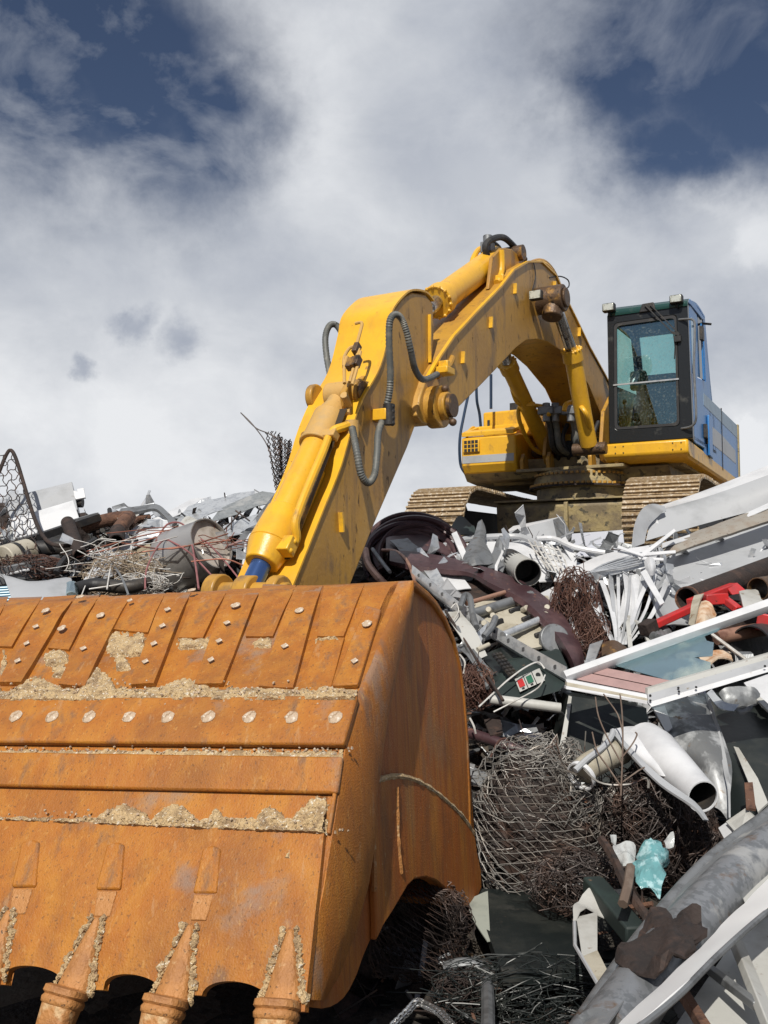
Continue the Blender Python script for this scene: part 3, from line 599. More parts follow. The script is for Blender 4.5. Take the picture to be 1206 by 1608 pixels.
mbox('lower_guard', .1, .6, -.7, .94, .40, .56, DARK, ut, .02)
def track(l0, l1):
    sf, sb, zb, r = 1.15, -2.5, .27, .46
    path = []
    n = 11
    for k in range(n + 1):
        a = -math.pi / 2 + math.pi * k / n; path.append((sf + r * math.cos(a), zb + r + r * math.sin(a)))
    m_ = 22
    for k in range(1, m_): path.append((sf + (sb - sf) * k / m_, zb + 2 * r - .03 * math.sin(math.pi * k / m_)))
    for k in range(n + 1):
        a = math.pi / 2 + math.pi * k / n; path.append((sb + r * math.cos(a), zb + r + r * math.sin(a)))
    for k in range(1, m_): path.append((sb + (sf - sb) * k / m_, zb))
    N = len(path)
    # resample at even pad pitch
    Ls = [0]
    for i in range(N): a = path[i]; b = path[(i + 1) % N]; Ls.append(Ls[-1] + math.hypot(b[0] - a[0], b[1] - a[1]))
    NP = 52; pitch = Ls[-1] / NP
    def at(d):
        d %= Ls[-1]
        for i in range(N):
            if Ls[i + 1] >= d: a = path[i]; b = path[(i + 1) % N]; t = (d - Ls[i]) / max(1e-9, Ls[i + 1] - Ls[i]); return a[0] + (b[0] - a[0]) * t, a[1] + (b[1] - a[1]) * t
    tr = empty('crawler_track', M(-.7, (l0 + l1) / 2, zb), None, None); tr.parent = EX; tr.location = WLOC[tr.name] - WLOC[EX.name]
    bm = B()
    for k in range(NP):
        a = at(k * pitch + .004); b = at((k + 1) * pitch - .004)
        j = random.uniform(-.008, .008)
        pa = M(a[0], (l0 + l1) / 2 + j, a[1]); pb = M(b[0], (l0 + l1) / 2 + j, b[1]); t = (pb - pa); up = ML.cross(t.normalized())
        hw = (l1 - l0) / 2
        box6(bm, (pa + pb) / 2, t / 2, ML * hw, up * .012)
        for f in (.15, .5, .85): box6(bm, pa.lerp(pb, f) + up * .026, t.normalized() * .011, ML * hw * .995, up * .016)
        for q in (-.18, -.1, .1, .18): tube(bm, [pa.lerp(pb, .32) + ML * q + up * .012, pa.lerp(pb, .32) + ML * q + up * .028], .013, 6)
    obj('track_shoes', bm, PAD, tr, smooth=False)
    bm = B(); lm = (l0 + l1) / 2
    prism(bm, [M(sf + .1, lm - .17, zb + .2), M(sf + .1, lm - .17, zb + .66), M(sb, lm - .17, zb + .72), M(sb, lm - .17, zb + .2)], ML * .34); obj('track_frame', bm, DARK, tr, bev=.02)
    bm = B()
    for s_ in (sf, sb): tube(bm, [M(s_, lm - .12, zb + r), M(s_, lm + .12, zb + r)], r - .09, 28)
    for k in range(8): s_ = sb + .35 + k * .42; tube(bm, [M(s_, lm - .16, zb + .14), M(s_, lm + .16, zb + .14)], .10, 14)
    obj('roller', bm, DARK, tr)
track(.95, 1.78); track(-1.82, -1.0)
# ---- cab
CABR = empty('cab', M(0, 1, 1.73), None, None); CABR.parent = EX; CABR.location = WLOC[CABR.name] - WLOC[EX.name]
def cs(px, py, d=0.0): return ms_(px, py, .60 + d)
def rrect(tl, tr, br, bl_, k):
    """four px corners -> rounded 5-point corners"""
    q = [V((*p, 0)) for p in (tl, tr, br, bl_)]; out = []
    for i in range(4):
        a, c, b = q[i - 1], q[i], q[(i + 1) % 4]
        pa = c + (a - c).normalized() * k; pb = c + (b - c).normalized() * k
        for t in (0, .25, .5, .75, 1): out.append(pa * (1 - t) ** 2 + c * 2 * t * (1 - t) + pb * t * t)
    return [(p.x, p.y) for p in out]
outer = rrect((953, 494), (1079, 477), (1088, 688), (957, 697), 3)
inner = rrect((964, 508), (1062, 494), (1067, 668), (965, 675), 8)
bm = B(); ring_plate(bm, [cs(*p) for p in outer], [cs(*p) for p in inner], -MF * .07); obj('windscreen_frame', bm, CABK, CABR, bev=.012)
inn2 = rrect((968, 512), (1059, 499), (1063, 664), (969, 671), 7)
bm = B(); ring_plate(bm, [cs(*p, .006) for p in inner], [cs(*p, .006) for p in inn2], -MF * .03); obj('rubber_seal', bm, RUBB, CABR)
bm = B(); prism(bm, [cs(*p, -.035) for p in inner], -MF * .008); obj('windscreen', bm, GLASS, CABR, smooth=False)
bm = B(); bar(bm, cs(963, 605, .006), cs(1066, 595, .006), .02, .018); obj('glass_divider', bm, GALV, CABR)
bm = B(); sheet(bm, [[cs(954, 497, .015), cs(1080, 480, .015)], [cs(955, 488, .01), cs(1080, 473, .01)], [cs(958, 484, -.12), cs(1082, 469, -.12)]], .02, 8, 3); visor = obj('visor', bm, GRNK, CABR)
bm = B(); prism(bm, [cs(1003, 491, .03), cs(1008, 477, .03), cs(1026, 474, .03), cs(1030, 487, .03)], -MF * .04); obj('wiper_cover', bm, DARK, visor, bev=.01)
for (a, b, c_, d_) in ((949, 479, 968, 492), (1054, 466, 1074, 479)):
    bm = B(); ctr = (cs(a, b) + cs(c_, d_)) / 2 + MF * .06; w_ = (cs(c_, b) - cs(a, b)).length / 2; h_ = (cs(a, b) - cs(a, d_)).length / 2
    box6(bm, ctr, ML * w_, MF * .05, MZ * h_); bar(bm, ctr - MZ * h_, ctr - MZ * (h_ + .05) - MF * .03, .03, .03); lb = obj('roof_lamp', bm, DARK, CABR, bev=.015)
    bm = B(); box6(bm, ctr + MF * .052, ML * w_ * .86, MF * .006, MZ * h_ * .8); obj('lamp_glass', bm, LAMPG, lb, bev=.004)
bm = B(); bar(bm, cs(1013, 479, .05), cs(1058, 525, .03), .012, .014); bar(bm, cs(1021, 478, .05), cs(1066, 524, .03), .012, .014); bar(bm, cs(1055, 522, .03), cs(1067, 526, .03), .02, .03); tube(bm, [cs(1058, 526, .03), cs(1060, 545, .03), cs(1059, 564, .02)], .007, 6); box6(bm, cs(1064, 532, .03), ML * .04, MF * .015, MZ * .035); obj('wiper', bm, DARK, CABR)
bm = B(); tube(bm, smooth_path([cs(1066, 502, 0), cs(1082, 501, .06), cs(1090, 505, .09), cs(1091, 525, .1), cs(1090, 580, .1), cs(1093, 640, .1), cs(1092, 662, .09), cs(1084, 670, .06), cs(1070, 673, 0)], 6), .014, 8); obj('grab_rail', bm, GALD, CABR)
# side shell: outline with two window openings built as ring plates
side = [(1087, 690), (1078, 477), (1084, 470), (1094, 480), (1104, 497), (1109, 530), (1113, 575), (1118, 622), (1123, 660), (1126, 716)]
L5 = 1.5
def sd(px, py, dl=0.0): return mx_(px, py, L5 + dl)
# left wall (door side): frame strips
def strip(name, pts, m, dl=0, th=.05, bev=.008):
    bm = B(); prism(bm, [sd(x, y, dl) for x, y in pts], -ML * th); return obj(name, bm, m, CABR, bev=bev)
strip('front_pillar', [(1088, 690), (1079, 477), (1082, 479), (1084, 560), (1089, 640), (1091, 694)], CABK, .004)
strip('door', [(1094.5, 697), (1093, 592), (1109, 599), (1114, 630), (1117, 660), (1122, 713)], BLUE)
strip('door_frame', [(1082, 479), (1085, 480), (1094, 494), (1095.5, 500), (1096, 590), (1094, 600), (1095, 698), (1091, 694), (1089, 640), (1084, 560)], BLUE)
strip('rear_pillar', [(1104, 500), (1106.5, 500), (1109, 530), (1113, 575), (1118, 622), (1122, 660), (1125, 715), (1120, 712), (1112, 630), (1108, 598)], BLUE)
strip('roof_edge', [(1080, 474), (1084, 469.5), (1094, 480), (1107, 500), (1103.5, 502), (1094, 490), (1085, 479)], BLUE, .01)
strip('door_window', [(1095.5, 500), (1095, 492), (1103.5, 503), (1108, 540), (1109.5, 599), (1096, 591)], GLASD, -.008, .008, 0)
strip('quarter_window', [(1084.5, 497), (1090, 503), (1092, 588), (1088, 586)], mat('side_window_glass', (.16, .30, .42), .08, .4), .004, .004, 0)  # light blue base colour stands in for reflected sky
bm = B(); bar(bm, sd(1101, 508, .02), sd(1105, 596, .02), .02, .02, MF); obj('window_bar', bm, BLUE, CABR)
bm = B(); box6(bm, sd(1102, 524, .03), MF * .06, ML * .02, MZ * .09); bar(bm, sd(1104, 508, .0), sd(1116, 509, .12), .03, .03); obj('door_latch', bm, DARK, CABR, bev=.005)
bm = B(); box6(bm, sd(1108, 677, .02), MF * .05, ML * .02, MZ * .09); obj('door_hinge', bm, DARK, CABR, bev=.005)
# roof, rear, right wall
r0 = mx_(1080, 474, L5); r1 = mx_(1094, 480, L5); r2 = mx_(1107, 500, L5); r3 = mx_(1125, 715, L5)
W = ML * .98
bm = B(); sheet(bm, [[r0, r0 - W], [r1, r1 - W], [r2, r2 - W]], .03, 4, 5); obj('roof', bm, BLUE, CABR)
zt = r2.z; zbot = r3.z
mid = r2.lerp(r3, .58); t_ = r2.lerp(r3, .06)
bm = B(); ring_plate(bm, [r2, r2 - W, r3 - W, r3], [r2.lerp(r3, .08) - ML * .1, r2.lerp(r3, .08) - ML * .88, mid - ML * .88, mid - ML * .1], MF * .04); obj('rear_wall', bm, BLUE, CABR)
fr0 = ms_(957, 697, .58); fr1 = ms_(953, 492, .58)
bm = B(); a0 = mx_(1087, 690, L5) - W; a1 = r0 - W; a2 = r2 - W; a3 = r3 - W
ring_plate(bm, [a0, a1, a2, a3], [a0.lerp(a1, .45) - MF * .12, a0.lerp(a1, .93) - MF * .12, a2.lerp(a3, .1) + MF * .1, a2.lerp(a3, .52) + MF * .1], ML * .04); obj('right_wall', bm, BLUE, CABR)
bm = B(); prism(bm, [a0 + MZ * .02, a3 + MZ * .02, r3 + MZ * .02, mx_(1087, 690, L5) + MZ * .02], MZ * .04); obj('cab_floor', bm, DARK, CABR)
# seat and controls
bm = B(); c = M(.0, 1.0, 2.05); box6(bm, c, MF * .22, ML * .24, MZ * .06); box6(bm, M(-.22, 1.0, 2.40), MF * .05, ML * .22, MZ * .32); seat = obj('seat', bm, DARK, CABR, bev=.04)
bm = B(); box6(bm, M(-.2, .72, 2.66), MF * .05, ML * .11, MZ * .13); obj('headrest', bm, CREM, seat, bev=.04)
bm = B(); [box6(bm, M(.25, l_, 1.98), MF * .2, ML * .07, MZ * .12) for l_ in (.66, 1.32)]; [tube(bm, [M(.34, l_, 2.05), M(.37, l_, 2.27)], .012, 8) for l_ in (.68, 1.3)]; [ball(bm, M(.37, l_, 2.28), .03, .03, .04) for l_ in (.68, 1.3)]; obj('control_console', bm, CABK, CABR, bev=.02)
bm = B(); tube(bm, [M(.42, .80, 1.80), M(.42, .80, 1.98), M(.42, .80, 2.02)], .06, 16, radii=[.07, .07, .02]); obj('bottle', bm, CREM, CABR)
bm = B(); [tube(bm, smooth_path([M(.4, .85 + k * .08, 1.78), M(.42, .84 + k * .08, 1.95), M(.38, .86 + k * .09, 2.12)], 4), .014, 8) for k in range(5)]; box6(bm, M(.3, 1.05, 1.86), MF * .12, ML * .3, MZ * .05); obj('pedal_levers', bm, GALD, CABR)
bm = B(); [ball(bm, M(.42 + random.uniform(-.06, .03), random.uniform(.62, 1.4), random.uniform(1.78, 2.05)), random.uniform(.02, .05), jit=.5, seed=k) for k in range(14)]; obj('cab_clutter', bm, GRN, CABR)
# ------------------------------------------------------------------ the bucket: a profile on the right side plate, swept along the lip
KB = 4.3
dL = -ray(-3790, 1142).normalized() * -1      # direction of the lip towards the left
dR = -dL
Q0 = U(642, 912, KB)
BW = 2.75
def bp(px, py, inset=0.0): return hit(px, py, Q0 + dL * inset, dR)       # on the side-plate plane
FPX = [(657, 911), (648, 913.5), (640, 921), (632, 936), (606, 1000), (569, 1066 + 24), (548, 1166), (527, 1309), (499, 1469), (484, 1580), (478, 1625)]
FQ = [bp(*p) for p in FPX]
FN = []
for a, b in zip(FQ, FQ[1:]):
    n = (b - a).cross(dL).normalized(); n = n if n.y < 0 else -n; FN.append(n)
def fh(px, py, off=0.0):
    """pixel -> point on the swept front surface, lifted by off along its normal"""
    r = ray(px, py); best = None
    for i, n in enumerate(FN):
        p = r * (FQ[i].dot(n) / r.dot(n)); a = FQ[i]; b = FQ[i + 1]
        e = (b - a) - dL * (b - a).dot(dL); t = (p - a).dot(e) / e.length_squared
        if (0 <= t <= 1) or (i == 0 and t < 0) or (i == len(FN) - 1 and t > 1): best = (p, i, t)
        if 0 <= t <= 1: break
    if best is None:
        p = r * (FQ[6].dot(FN[6]) / r.dot(FN[6])); best = (p, 6, .5)
    p, i, t = best
    n = FN[i]
    if t > .5 and i + 1 < len(FN): n = n.lerp(FN[i + 1], (t - .5)).normalized()
    elif t < .5 and i > 0: n = n.lerp(FN[i - 1], (.5 - t)).normalized()
    return p + n * off
BK = empty('bucket', (Q0 + dL * (BW / 2)) * 1.0, None, None); BK.location.z = -1.5; WLOC[BK.name] = V((BK.location.x, BK.location.y, -1.5)); BK.parent = EX; BK.location = WLOC[BK.name] - WLOC[EX.name]
def dense(poly, step=14):
    out = []
    for i in range(len(poly)):
        a = poly[i]; b = poly[(i + 1) % len(poly)]; d = math.hypot(b[0] - a[0], b[1] - a[1]); k = max(1, int(d / step))
        for j in range(k): out.append((a[0] + (b[0] - a[0]) * j / k, a[1] + (b[1] - a[1]) * j / k))
    return out
def plate(name, top, bot, off0, off1, m, nu=24, nv=6, bev=.006, rough=0.0, shrink=0):
    """raised plate between an upper and a lower px line, following the bent front"""
    def samp(line, t):
        L_ = [0]
        for a, b in zip(line, line[1:]): L_.append(L_[-1] + math.hypot(b[0] - a[0], b[1] - a[1]))
        d = t * L_[-1]
        for i in range(len(line) - 1):
            if d <= L_[i + 1] + 1e-9: k = (d - L_[i]) / max(L_[i + 1] - L_[i], 1e-9); a, b = line[i], line[i + 1]; return a[0] + (b[0] - a[0]) * k, a[1] + (b[1] - a[1]) * k
        return line[-1]
    A = []; C = []; bm = B()
    for i in range(nu + 1):
        a = samp(top, i / nu); b = samp(bot, i / nu); ra = []; rc = []
        for j in range(nv + 1):
            x = a[0] + (b[0] - a[0]) * j / nv; y = a[1] + (b[1] - a[1]) * j / nv
            e = rough * noise.noise(V((x * .02, y * .02, off1 * 40)))
            ra.append(bm.verts.new(fh(x, y, (off1 + e) * (min(1, max(.08, (y - 906 - max(0, 640 - x) * .052) / 38)) if name == 'wear_finger' else 1)))); rc.append(bm.verts.new(fh(x, y, off0)))
        A.append(ra); C.append(rc)
    for i in range(nu):
        for j in range(nv):
            bm.faces.new((A[i][j], A[i][j + 1], A[i + 1][j + 1], A[i + 1][j])); bm.faces.new((C[i][j], C[i + 1][j], C[i + 1][j + 1], C[i][j + 1]))
    for i in range(nu):
        for j in (0, nv): bm.faces.new((A[i][j], A[i + 1][j], C[i + 1][j], C[i][j]))
    for j in range(nv):
        for i in (0, nu): bm.faces.new((A[i][j], A[i][j + 1], C[i][j + 1], C[i][j]))
    return obj(name, bm, m, BK, bev=bev, ang=25)
# shell: thick sheet following front, top and back
back = [(642, 912), (652, 911.5), (664, 917), (678, 929), (691, 944), (705, 968), (718, 1000), (728, 1040), (735, 1095), (740, 1160), (743, 1240), (746, 1333), (753, 1364), (754, 1396), (744, 1420), (734, 1424)]
prof = FQ[8::-1] + [bp(*p) for p in back[2:]]
bm = B(); th = .035
ctr = bp(660, 1180)
cols = []
for i, p in enumerate(prof):
    t = (prof[min(i + 1, len(prof) - 1)] - prof[max(i - 1, 0)]).normalized(); n = t.cross(dL).normalized(); n = n if n.dot(p - ctr) > 0 else -n
    cols.append((p, p - n * th))
NW = 30
g = [[(bm.verts.new(a + dL * (.012 + (BW - .012) * k / NW)), bm.verts.new(b + dL * (.012 + (BW - .012) * k / NW))) for a, b in cols] for k in range(NW + 1)]
for k in range(NW):
    for i in range(len(cols) - 1):
        bm.faces.new((g[k][i][0], g[k][i + 1][0], g[k + 1][i + 1][0], g[k + 1][i][0])); bm.faces.new((g[k][i][1], g[k + 1][i][1], g[k + 1][i + 1][1], g[k][i + 1][1]))
    for i in (0, len(cols) - 1): bm.faces.new((g[k][i][0], g[k + 1][i][0], g[k + 1][i][1], g[k][i][1]))
for k in (0, NW):
    for i in range(len(cols) - 1): bm.faces.new((g[k][i][0], g[k][i + 1][0], g[k][i + 1][1], g[k][i][1]))
obj('shell', bm, BUCK, BK, bev=.01, ang=50)
# side plates with the bitten lower edge
low = [(729, 1424), (710, 1403), (691, 1384), (676, 1378), (659, 1381), (648, 1392), (639, 1408), (625, 1432), (611, 1454), (600, 1478), (590, 1502), (580, 1532), (569, 1556), (560, 1569), (551, 1577), (540, 1583), (527, 1586), (512, 1583), (499, 1579), (489, 1584)]
outl = [FQ[0]] + [bp(*p) for p in back[2:]] + [bp(*p) for p in low] + [FQ[9]] + FQ[8:0:-1]
def inset_poly(off): return [p + dL * off for p in outl]
def shrunk(poly, k):
    out = []
    n = len(poly)
    for i in range(n):
        t = (poly[(i + 1) % n] - poly[i - 1]).normalized(); nn = t.cross(dR).normalized(); out.append(poly[i] + nn * k)
    return out
for nm, off, lab in (('side_plate', .008, None), ('side_plate', BW - .07, None)):
    bm = B(); prism(bm, [p + dL * (off + (.042 * (1 - min(1, max(0, (p.y - 4.3) / 1.15))) if off < .1 else 0)) for p in outl], dL * .03); bmesh.ops.triangulate(bm, faces=[f for f in bm.faces if len(f.verts) > 4]); obj(nm, bm, BUCS, BK, bev=.0)
# front flange wrapping the corner: from the lip edge back over the side plate, ends in a step that throws the long dark shadow
fl = [(642, 912), (645, 930), (640, 960), (629, 1010), (616, 1070), (606, 1120), (598, 1170), (592, 1220), (588, 1243), (586, 1310), (578, 1390), (562, 1465), (540, 1530), (518, 1572)]
rows = []
edge = [(642, 913), (624, 957), (606, 1000), (588, 1045), (569, 1090), (559, 1128), (548, 1166), (538, 1236), (530, 1290), (524, 1325), (514, 1390), (501, 1458), (491, 1520), (486, 1570)]
bm = B()
A = []
for i in range(len(edge)):
    e0 = bp(*edge[i]); f0 = bp(*fl[i]); w0 = (e0 - f0).length
    mid_ = e0.lerp(f0, .5); tp = min(1, max(0, (len(edge) - 1 - i) / 4))
    A.append([e0 + dL * .05, e0 + dL * .010, e0.lerp(f0, .12) + dR * (.006 * tp), mid_ + dR * (.020 * tp), e0.lerp(f0, .9) + dR * (.022 * tp - .010 * (1 - tp)), f0 + dR * (.014 * tp - .03 * (1 - tp)), f0 + dL * .05])
VV = [[bm.verts.new(p) for p in r] for r in A]
for a, b in zip(VV, VV[1:]):
    for k in range(7): bm.faces.new((a[k], a[(k + 1) % 7], b[(k + 1) % 7], b[k]))
bm.faces.new(VV[0]); bm.faces.new(VV[-1][::-1])
obj('corner_flange', bm, BUCK, BK, ang=60)
# reinforcement plate low on the side, arched top
arc = [(590, 1243), (597, 1232), (610, 1222), (635, 1218), (660, 1224), (684, 1239), (706, 1259), (726, 1281), (743, 1309), (746, 1333), (752, 1364), (753, 1396), (744, 1419), (734, 1423)]
tap = lambda p: p + dL * (.010 + .042 * (1 - min(1, max(0, (p.y - 4.3) / 1.15))))
poly = [tap(bp(*p)) for p in arc + low[:10] + [(600, 1440), (597, 1380), (593, 1300)]]
bm = B(); prism(bm, poly, dR * .030); bmesh.ops.triangulate(bm, faces=[f for f in bm.faces if len(f.verts) > 4]); obj('wear_plate', bm, BUCS, BK, bev=.008)
def sline(pts, r, m, name):  # weld bead / sand rib on the side
    bm = B(); pp = smooth_path([tap(bp(*p)) + dR * .026 for p in pts], 6); tube(bm, pp, r, 6, radii=[r * (1 + .5 * noise.noise(p * 30)) for p in pp]); obj(name, bm, m, BK)
sline([(590, 1245), (597, 1233), (610, 1223), (635, 1219), (660, 1225), (684, 1240), (706, 1260), (726, 1282), (743, 1310)], .012, SAND, 'weld_bead')
sline([(594, 1250), (596, 1300), (597, 1350), (598, 1400)], .012, BUCT, 'weld_bead')
sline([(631, 1236), (632, 1280), (634, 1330), (638, 1372)], .014, BUCT, 'weld_bead')
# ---- raised wear strips on the front
plate('wear_strip', [(-260, 1106), (0, 1105), (565, 1101)], [(-260, 1168), (0, 1171), (544, 1176)], .0, .034, BUCK, 40, 4, .008, .004)
plate('wear_strip', [(-260, 1184), (0, 1184), (541, 1192)], [(-260, 1228), (0, 1237), (533, 1249)], .0, .024, BUCK, 40, 4, .008, .006)
plate('wear_strip', [(525, 1247), (531, 1248)], [(515, 1311), (521, 1312)], .0, .02, BUCK, 2, 4, .004)
# lower lip plate with scalloped edge
def scal(x):
    """lower edge of the lip in px"""
    segs = [(-140, -60, -30, 1500, 1532), (17, 66, 106, 1519, 1538), (169, 216, 262, 1532, 1556), (323, 380, 431, 1543, 1572), (-230, -190, -150, 1490, 1520)]
    for a, m_, b, t, e_ in segs:
        if a < x < b:
            u = (x - (a + b) / 2) / ((b - a) / 2); return e_ - (e_ - t) * math.sqrt(max(0, 1 - u * u)) + 6 * u
    return 1590 if x > 431 else 1547 + x * .055
top = [(-260, 1279), (0, 1288), (514, 1311)]
xs_ = sorted(set([-260, -230] + [a for s_ in ((-150,), ) for a in s_] + list(range(-225, 480, 5)) + [16.9, 17.1, 105.9, 106.1, 168.9, 169.1, 261.9, 262.1, 322.9, 323.1, 430.9, 431.1, 484]))
bm = B(); A = []; C = []
nv = 12
for x in xs_:
    yb = scal(x)
    # column rises parallel to the front edge slope
    ra = []; rc = []
    for j in range(nv + 1):
        t = j / nv; 
        yt = 1288 + (x + 60 if x < 420 else x + 60 - (x - 420) * .0) * .0447
        y = yt + (yb - yt) * t
        xx = x + (1 - t) * 56 if x < 420 else x + (1 - t) * (56 - (x - 420) * .42)
        ra.append(bm.verts.new(fh(xx, y, .028 + .005 * noise.noise(V((xx * .012, y * .012, 0)))))); rc.append(bm.verts.new(fh(xx, y, -.003)))
    A.append(ra); C.append(rc)
for i in range(len(xs_) - 1):
    for j in range(nv):
        bm.faces.new((A[i][j], A[i][j + 1], A[i + 1][j + 1], A[i + 1][j])); bm.faces.new((C[i][j], C[i + 1][j], C[i + 1][j + 1], C[i][j + 1]))
    for j in (0, nv): bm.faces.new((A[i][j], A[i + 1][j], C[i + 1][j], C[i][j]))
for j in range(nv):
    for i in (0, len(xs_) - 1): bm.faces.new((A[i][j], A[i][j + 1], C[i][j + 1], C[i][j]))
obj('lip_plate', bm, BUCK, BK, ang=30)
# finger-shaped wear bars on the upper front
c1_ = lambda p: (p[0] / 3.015, 900 + p[1] / 3.015)
c2_ = lambda p: (360 + p[0] / 3.015, 900 + p[1] / 3.015)
F1 = [((45, 118), (200, 112), (60, 358), (-60, 352), .020), ((207, 115), (362, 105), (112, 536), (3, 536), .034), ((368, 105), (472, 105), (330, 372), (232, 365), .022), ((478, 105), (618, 122), (410, 550), (287, 545), .036),
      ((622, 108), (782, 95), (705, 290), (540, 275), .020), ((788, 95), (905, 95), (738, 542), (625, 545), .034), ((930, 95), (1078, 80), (965, 318), (850, 318), .020), ((1083, 80), (1238, 72), (1060, 540), (927, 540), .030)]
F2 = [((160, 52), (316, 58), (210, 308), (80, 308), .020), ((320, 60), (442, 62), (308, 560), (145, 552), .030), ((448, 62), (640, 55), (545, 312), (420, 312), .018), ((424, 316), (548, 314), (478, 560), (320, 565), .012), ((652, 172), (722, 190), (615, 548), (493, 552), .032)]
LF = [((-330, 118), (-170, 112), (-390, 536), (-500, 536), .034), ((-165, 118), (40, 112), (-65, 358), (-260, 352), .018)]
for (tl, tr, br, bl_, off) in LF + F1:
    tl, tr, br, bl_ = map(c1_, (tl, tr, br, bl_)); plate('wear_finger', [tl, tr], [bl_, br], .0, off * .72, BUCK, 5, 12, .005, .007)
for (tl, tr, br, bl_, off) in F2:
    tl, tr, br, bl_ = map(c2_, (tl, tr, br, bl_)); plate('wear_finger', [tl, tr], [bl_, br], .0, off * .72, BUCK, 5, 12, .005, .007)
# rivets and square plug welds
def dot(x, y, r, off, sq=False, sl=.35):
    p = fh(x, y, off); n = (fh(x, y, off + .01) - p).normalized()
    a = dL; b = n.cross(a).normalized()
    k = 4 if sq else 12
    bm = B(); prism(bm, [p + (a * math.cos(2 * math.pi * i / k) + b * math.sin(2 * math.pi * i / k)) * r * random.uniform(.85, 1.1) for i in range(k)], n * .003); obj('rivet', bm, RIVM, BK, smooth=False)
for i, x in enumerate((31, 88, 146, 208, 269, 332, 396, 463, 530)): dot(x, 1133 + i * .3, .029, .034)
for (x, y, s_) in ((227, 205, 0), (181, 280, 1), (138, 360, 1), (96, 443, 1), (387, 142, 0), (305, 288, 0), (488, 228, 0), (407, 384, 1), (624, 158, 1), (803, 200, 1), (779, 278, 1), (739, 362, 1), (700, 448, 1), (914, 112, 0), (1125, 182, 0), (1085, 264, 1), (1047, 350, 1), (1010, 440, 1)):
    q = c1_((x, y)); dot(*q, .022 if not s_ else .018, .034, s_)
for (x, y, s_) in ((340, 205, 0), (272, 374, 1), (660, 269, 0), (602, 445, 1)):
    q = c2_((x, y)); dot(*q, .022 if not s_ else .018, .032, s_)
# rounded tabs above each tooth, adapters and teeth
c3_ = lambda p: (p[0] / 3.015, 1180 + p[1] / 3.015)
for (cx, cy, w_) in ((150, 0, 0), (548, 12, 0), (1002, 30, 0)):
    x0 = cx; top_ = [(x0 - 10, 430 + cy), (x0 + 75, 430 + cy)]
    a = c3_((cx - 22, 445 + cy)); b = c3_((cx + 62, 445 + cy)); c = c3_((cx + 44, 655 + cy)); d_ = c3_((cx - 70, 655 + cy))
    plate('tab_plate', [a, ((a[0] + b[0]) / 2 + 2, a[1] - 5), b], [d_, ((c[0] + d_[0]) / 2, c[1]), c], .02, .037, BUCK, 8, 5, .010, .004)
    a = c3_((cx - 66, 660 + cy)); b = c3_((cx + 26, 660 + cy)); c = c3_((cx - 8, 780 + cy)); d_ = c3_((cx - 82, 780 + cy))
    plate('tab_plate', [a, b], [d_, c], .02, .032, BUCT, 4, 4, .004)
def tooth(tx, ty, bx, by):
    """adapter from its pointed top (tx,ty) to the ring (bx,by) and the tooth beyond; px"""
    rt = empty('tooth', fh(bx, by, .05), None, None); rt.parent = BK; rt.location = WLOC[rt.name] - WLOC[BK.name]
    a = fh(tx, ty, .03); b = fh(bx, by, .03); n = (fh(bx, by, .04) - b).normalized(); t = (b - a); tn = t.normalized(); sd_ = tn.cross(n).normalized()
    bm = B(); rows = []
    for k in range(9):
        u = k / 8; w_ = .014 + .052 * u ** .9; h = .008 + .034 * u; p = a + t * u
        rows.append([p - sd_ * w_ - n * .02, p - sd_ * w_ * .9 + n * h * .35, p - sd_ * w_ * .32 + n * h, p + sd_ * w_ * .32 + n * h, p + sd_ * w_ * .9 + n * h * .35, p + sd_ * w_ - n * .02])
    vs = [[bm.verts.new(q) for q in r] for r in rows]
    for r0_, r1_ in zip(vs, vs[1:]):
        for k in range(6): bm.faces.new((r0_[k], r0_[(k + 1) % 6], r1_[(k + 1) % 6], r1_[k]))
    bm.faces.new(vs[0]); bm.faces.new(vs[-1][::-1]); obj('adapter', bm, BUCT, rt, bev=.008)
    def sec(p, w_, h, k=14): return [p + sd_ * w_ * (abs(math.cos(q)) ** .5 * (1 if math.cos(q) > 0 else -1)) + n * (h * (abs(math.sin(q)) ** .6 * (1 if math.sin(q) > 0 else -1)) + .03) for q in [2 * math.pi * i / k for i in range(k)]]
    bm = B(); R_ = [sec(b + tn * u, w_, h) for u, w_, h in ((-.005, .055, .045), (.0, .068, .06), (.018, .070, .062), (.026, .062, .054), (.036, .068, .060), (.05, .066, .058), (.056, .058, .05))]
    vs = [[bm.verts.new(q) for q in r] for r in R_]
    for r0_, r1_ in zip(vs, vs[1:]):
        for k in range(14): bm.faces.new((r0_[k], r0_[(k + 1) % 14], r1_[(k + 1) % 14], r1_[k]))
    bm.faces.new(vs[0]); bm.faces.new(vs[-1][::-1]); obj('collar', bm, BUCT, rt, ang=50)
    bm = B(); R_ = [sec(b + tn * u, w_, h) for u, w_, h in ((.05, .062, .052), (.13, .058, .042), (.22, .048, .02), (.24, .04, .01))]
    vs = [[bm.verts.new(q) for q in r] for r in R_]
    for r0_, r1_ in zip(vs, vs[1:]):
        for k in range(14): bm.faces.new((r0_[k], r0_[(k + 1) % 14], r1_[(k + 1) % 14], r1_[k]))
    bm.faces.new(vs[0]); bm.faces.new(vs[-1][::-1]); obj('tooth_point', bm, BUCT, rt, ang=50)
    # sand packed in the grooves beside the adapter
    bm = B()
    for sgn in (-1, 1):
        for k in range(60):
            u = k / 60 + random.uniform(-.02, .02); p = a + t * u + sd_ * sgn * (.022 + .052 * u + random.uniform(-.008, .008)) + n * .002
            ball(bm, p, .0125 * max(.35, .75 + 1.1 * noise.noise(V((u * 7 + tx, sgn * 3.0, 0)))) * random.uniform(.6, 1.3), jit=.9, sub=1, seed=k + sgn)
    obj('packed_sand', bm, SAND, rt)
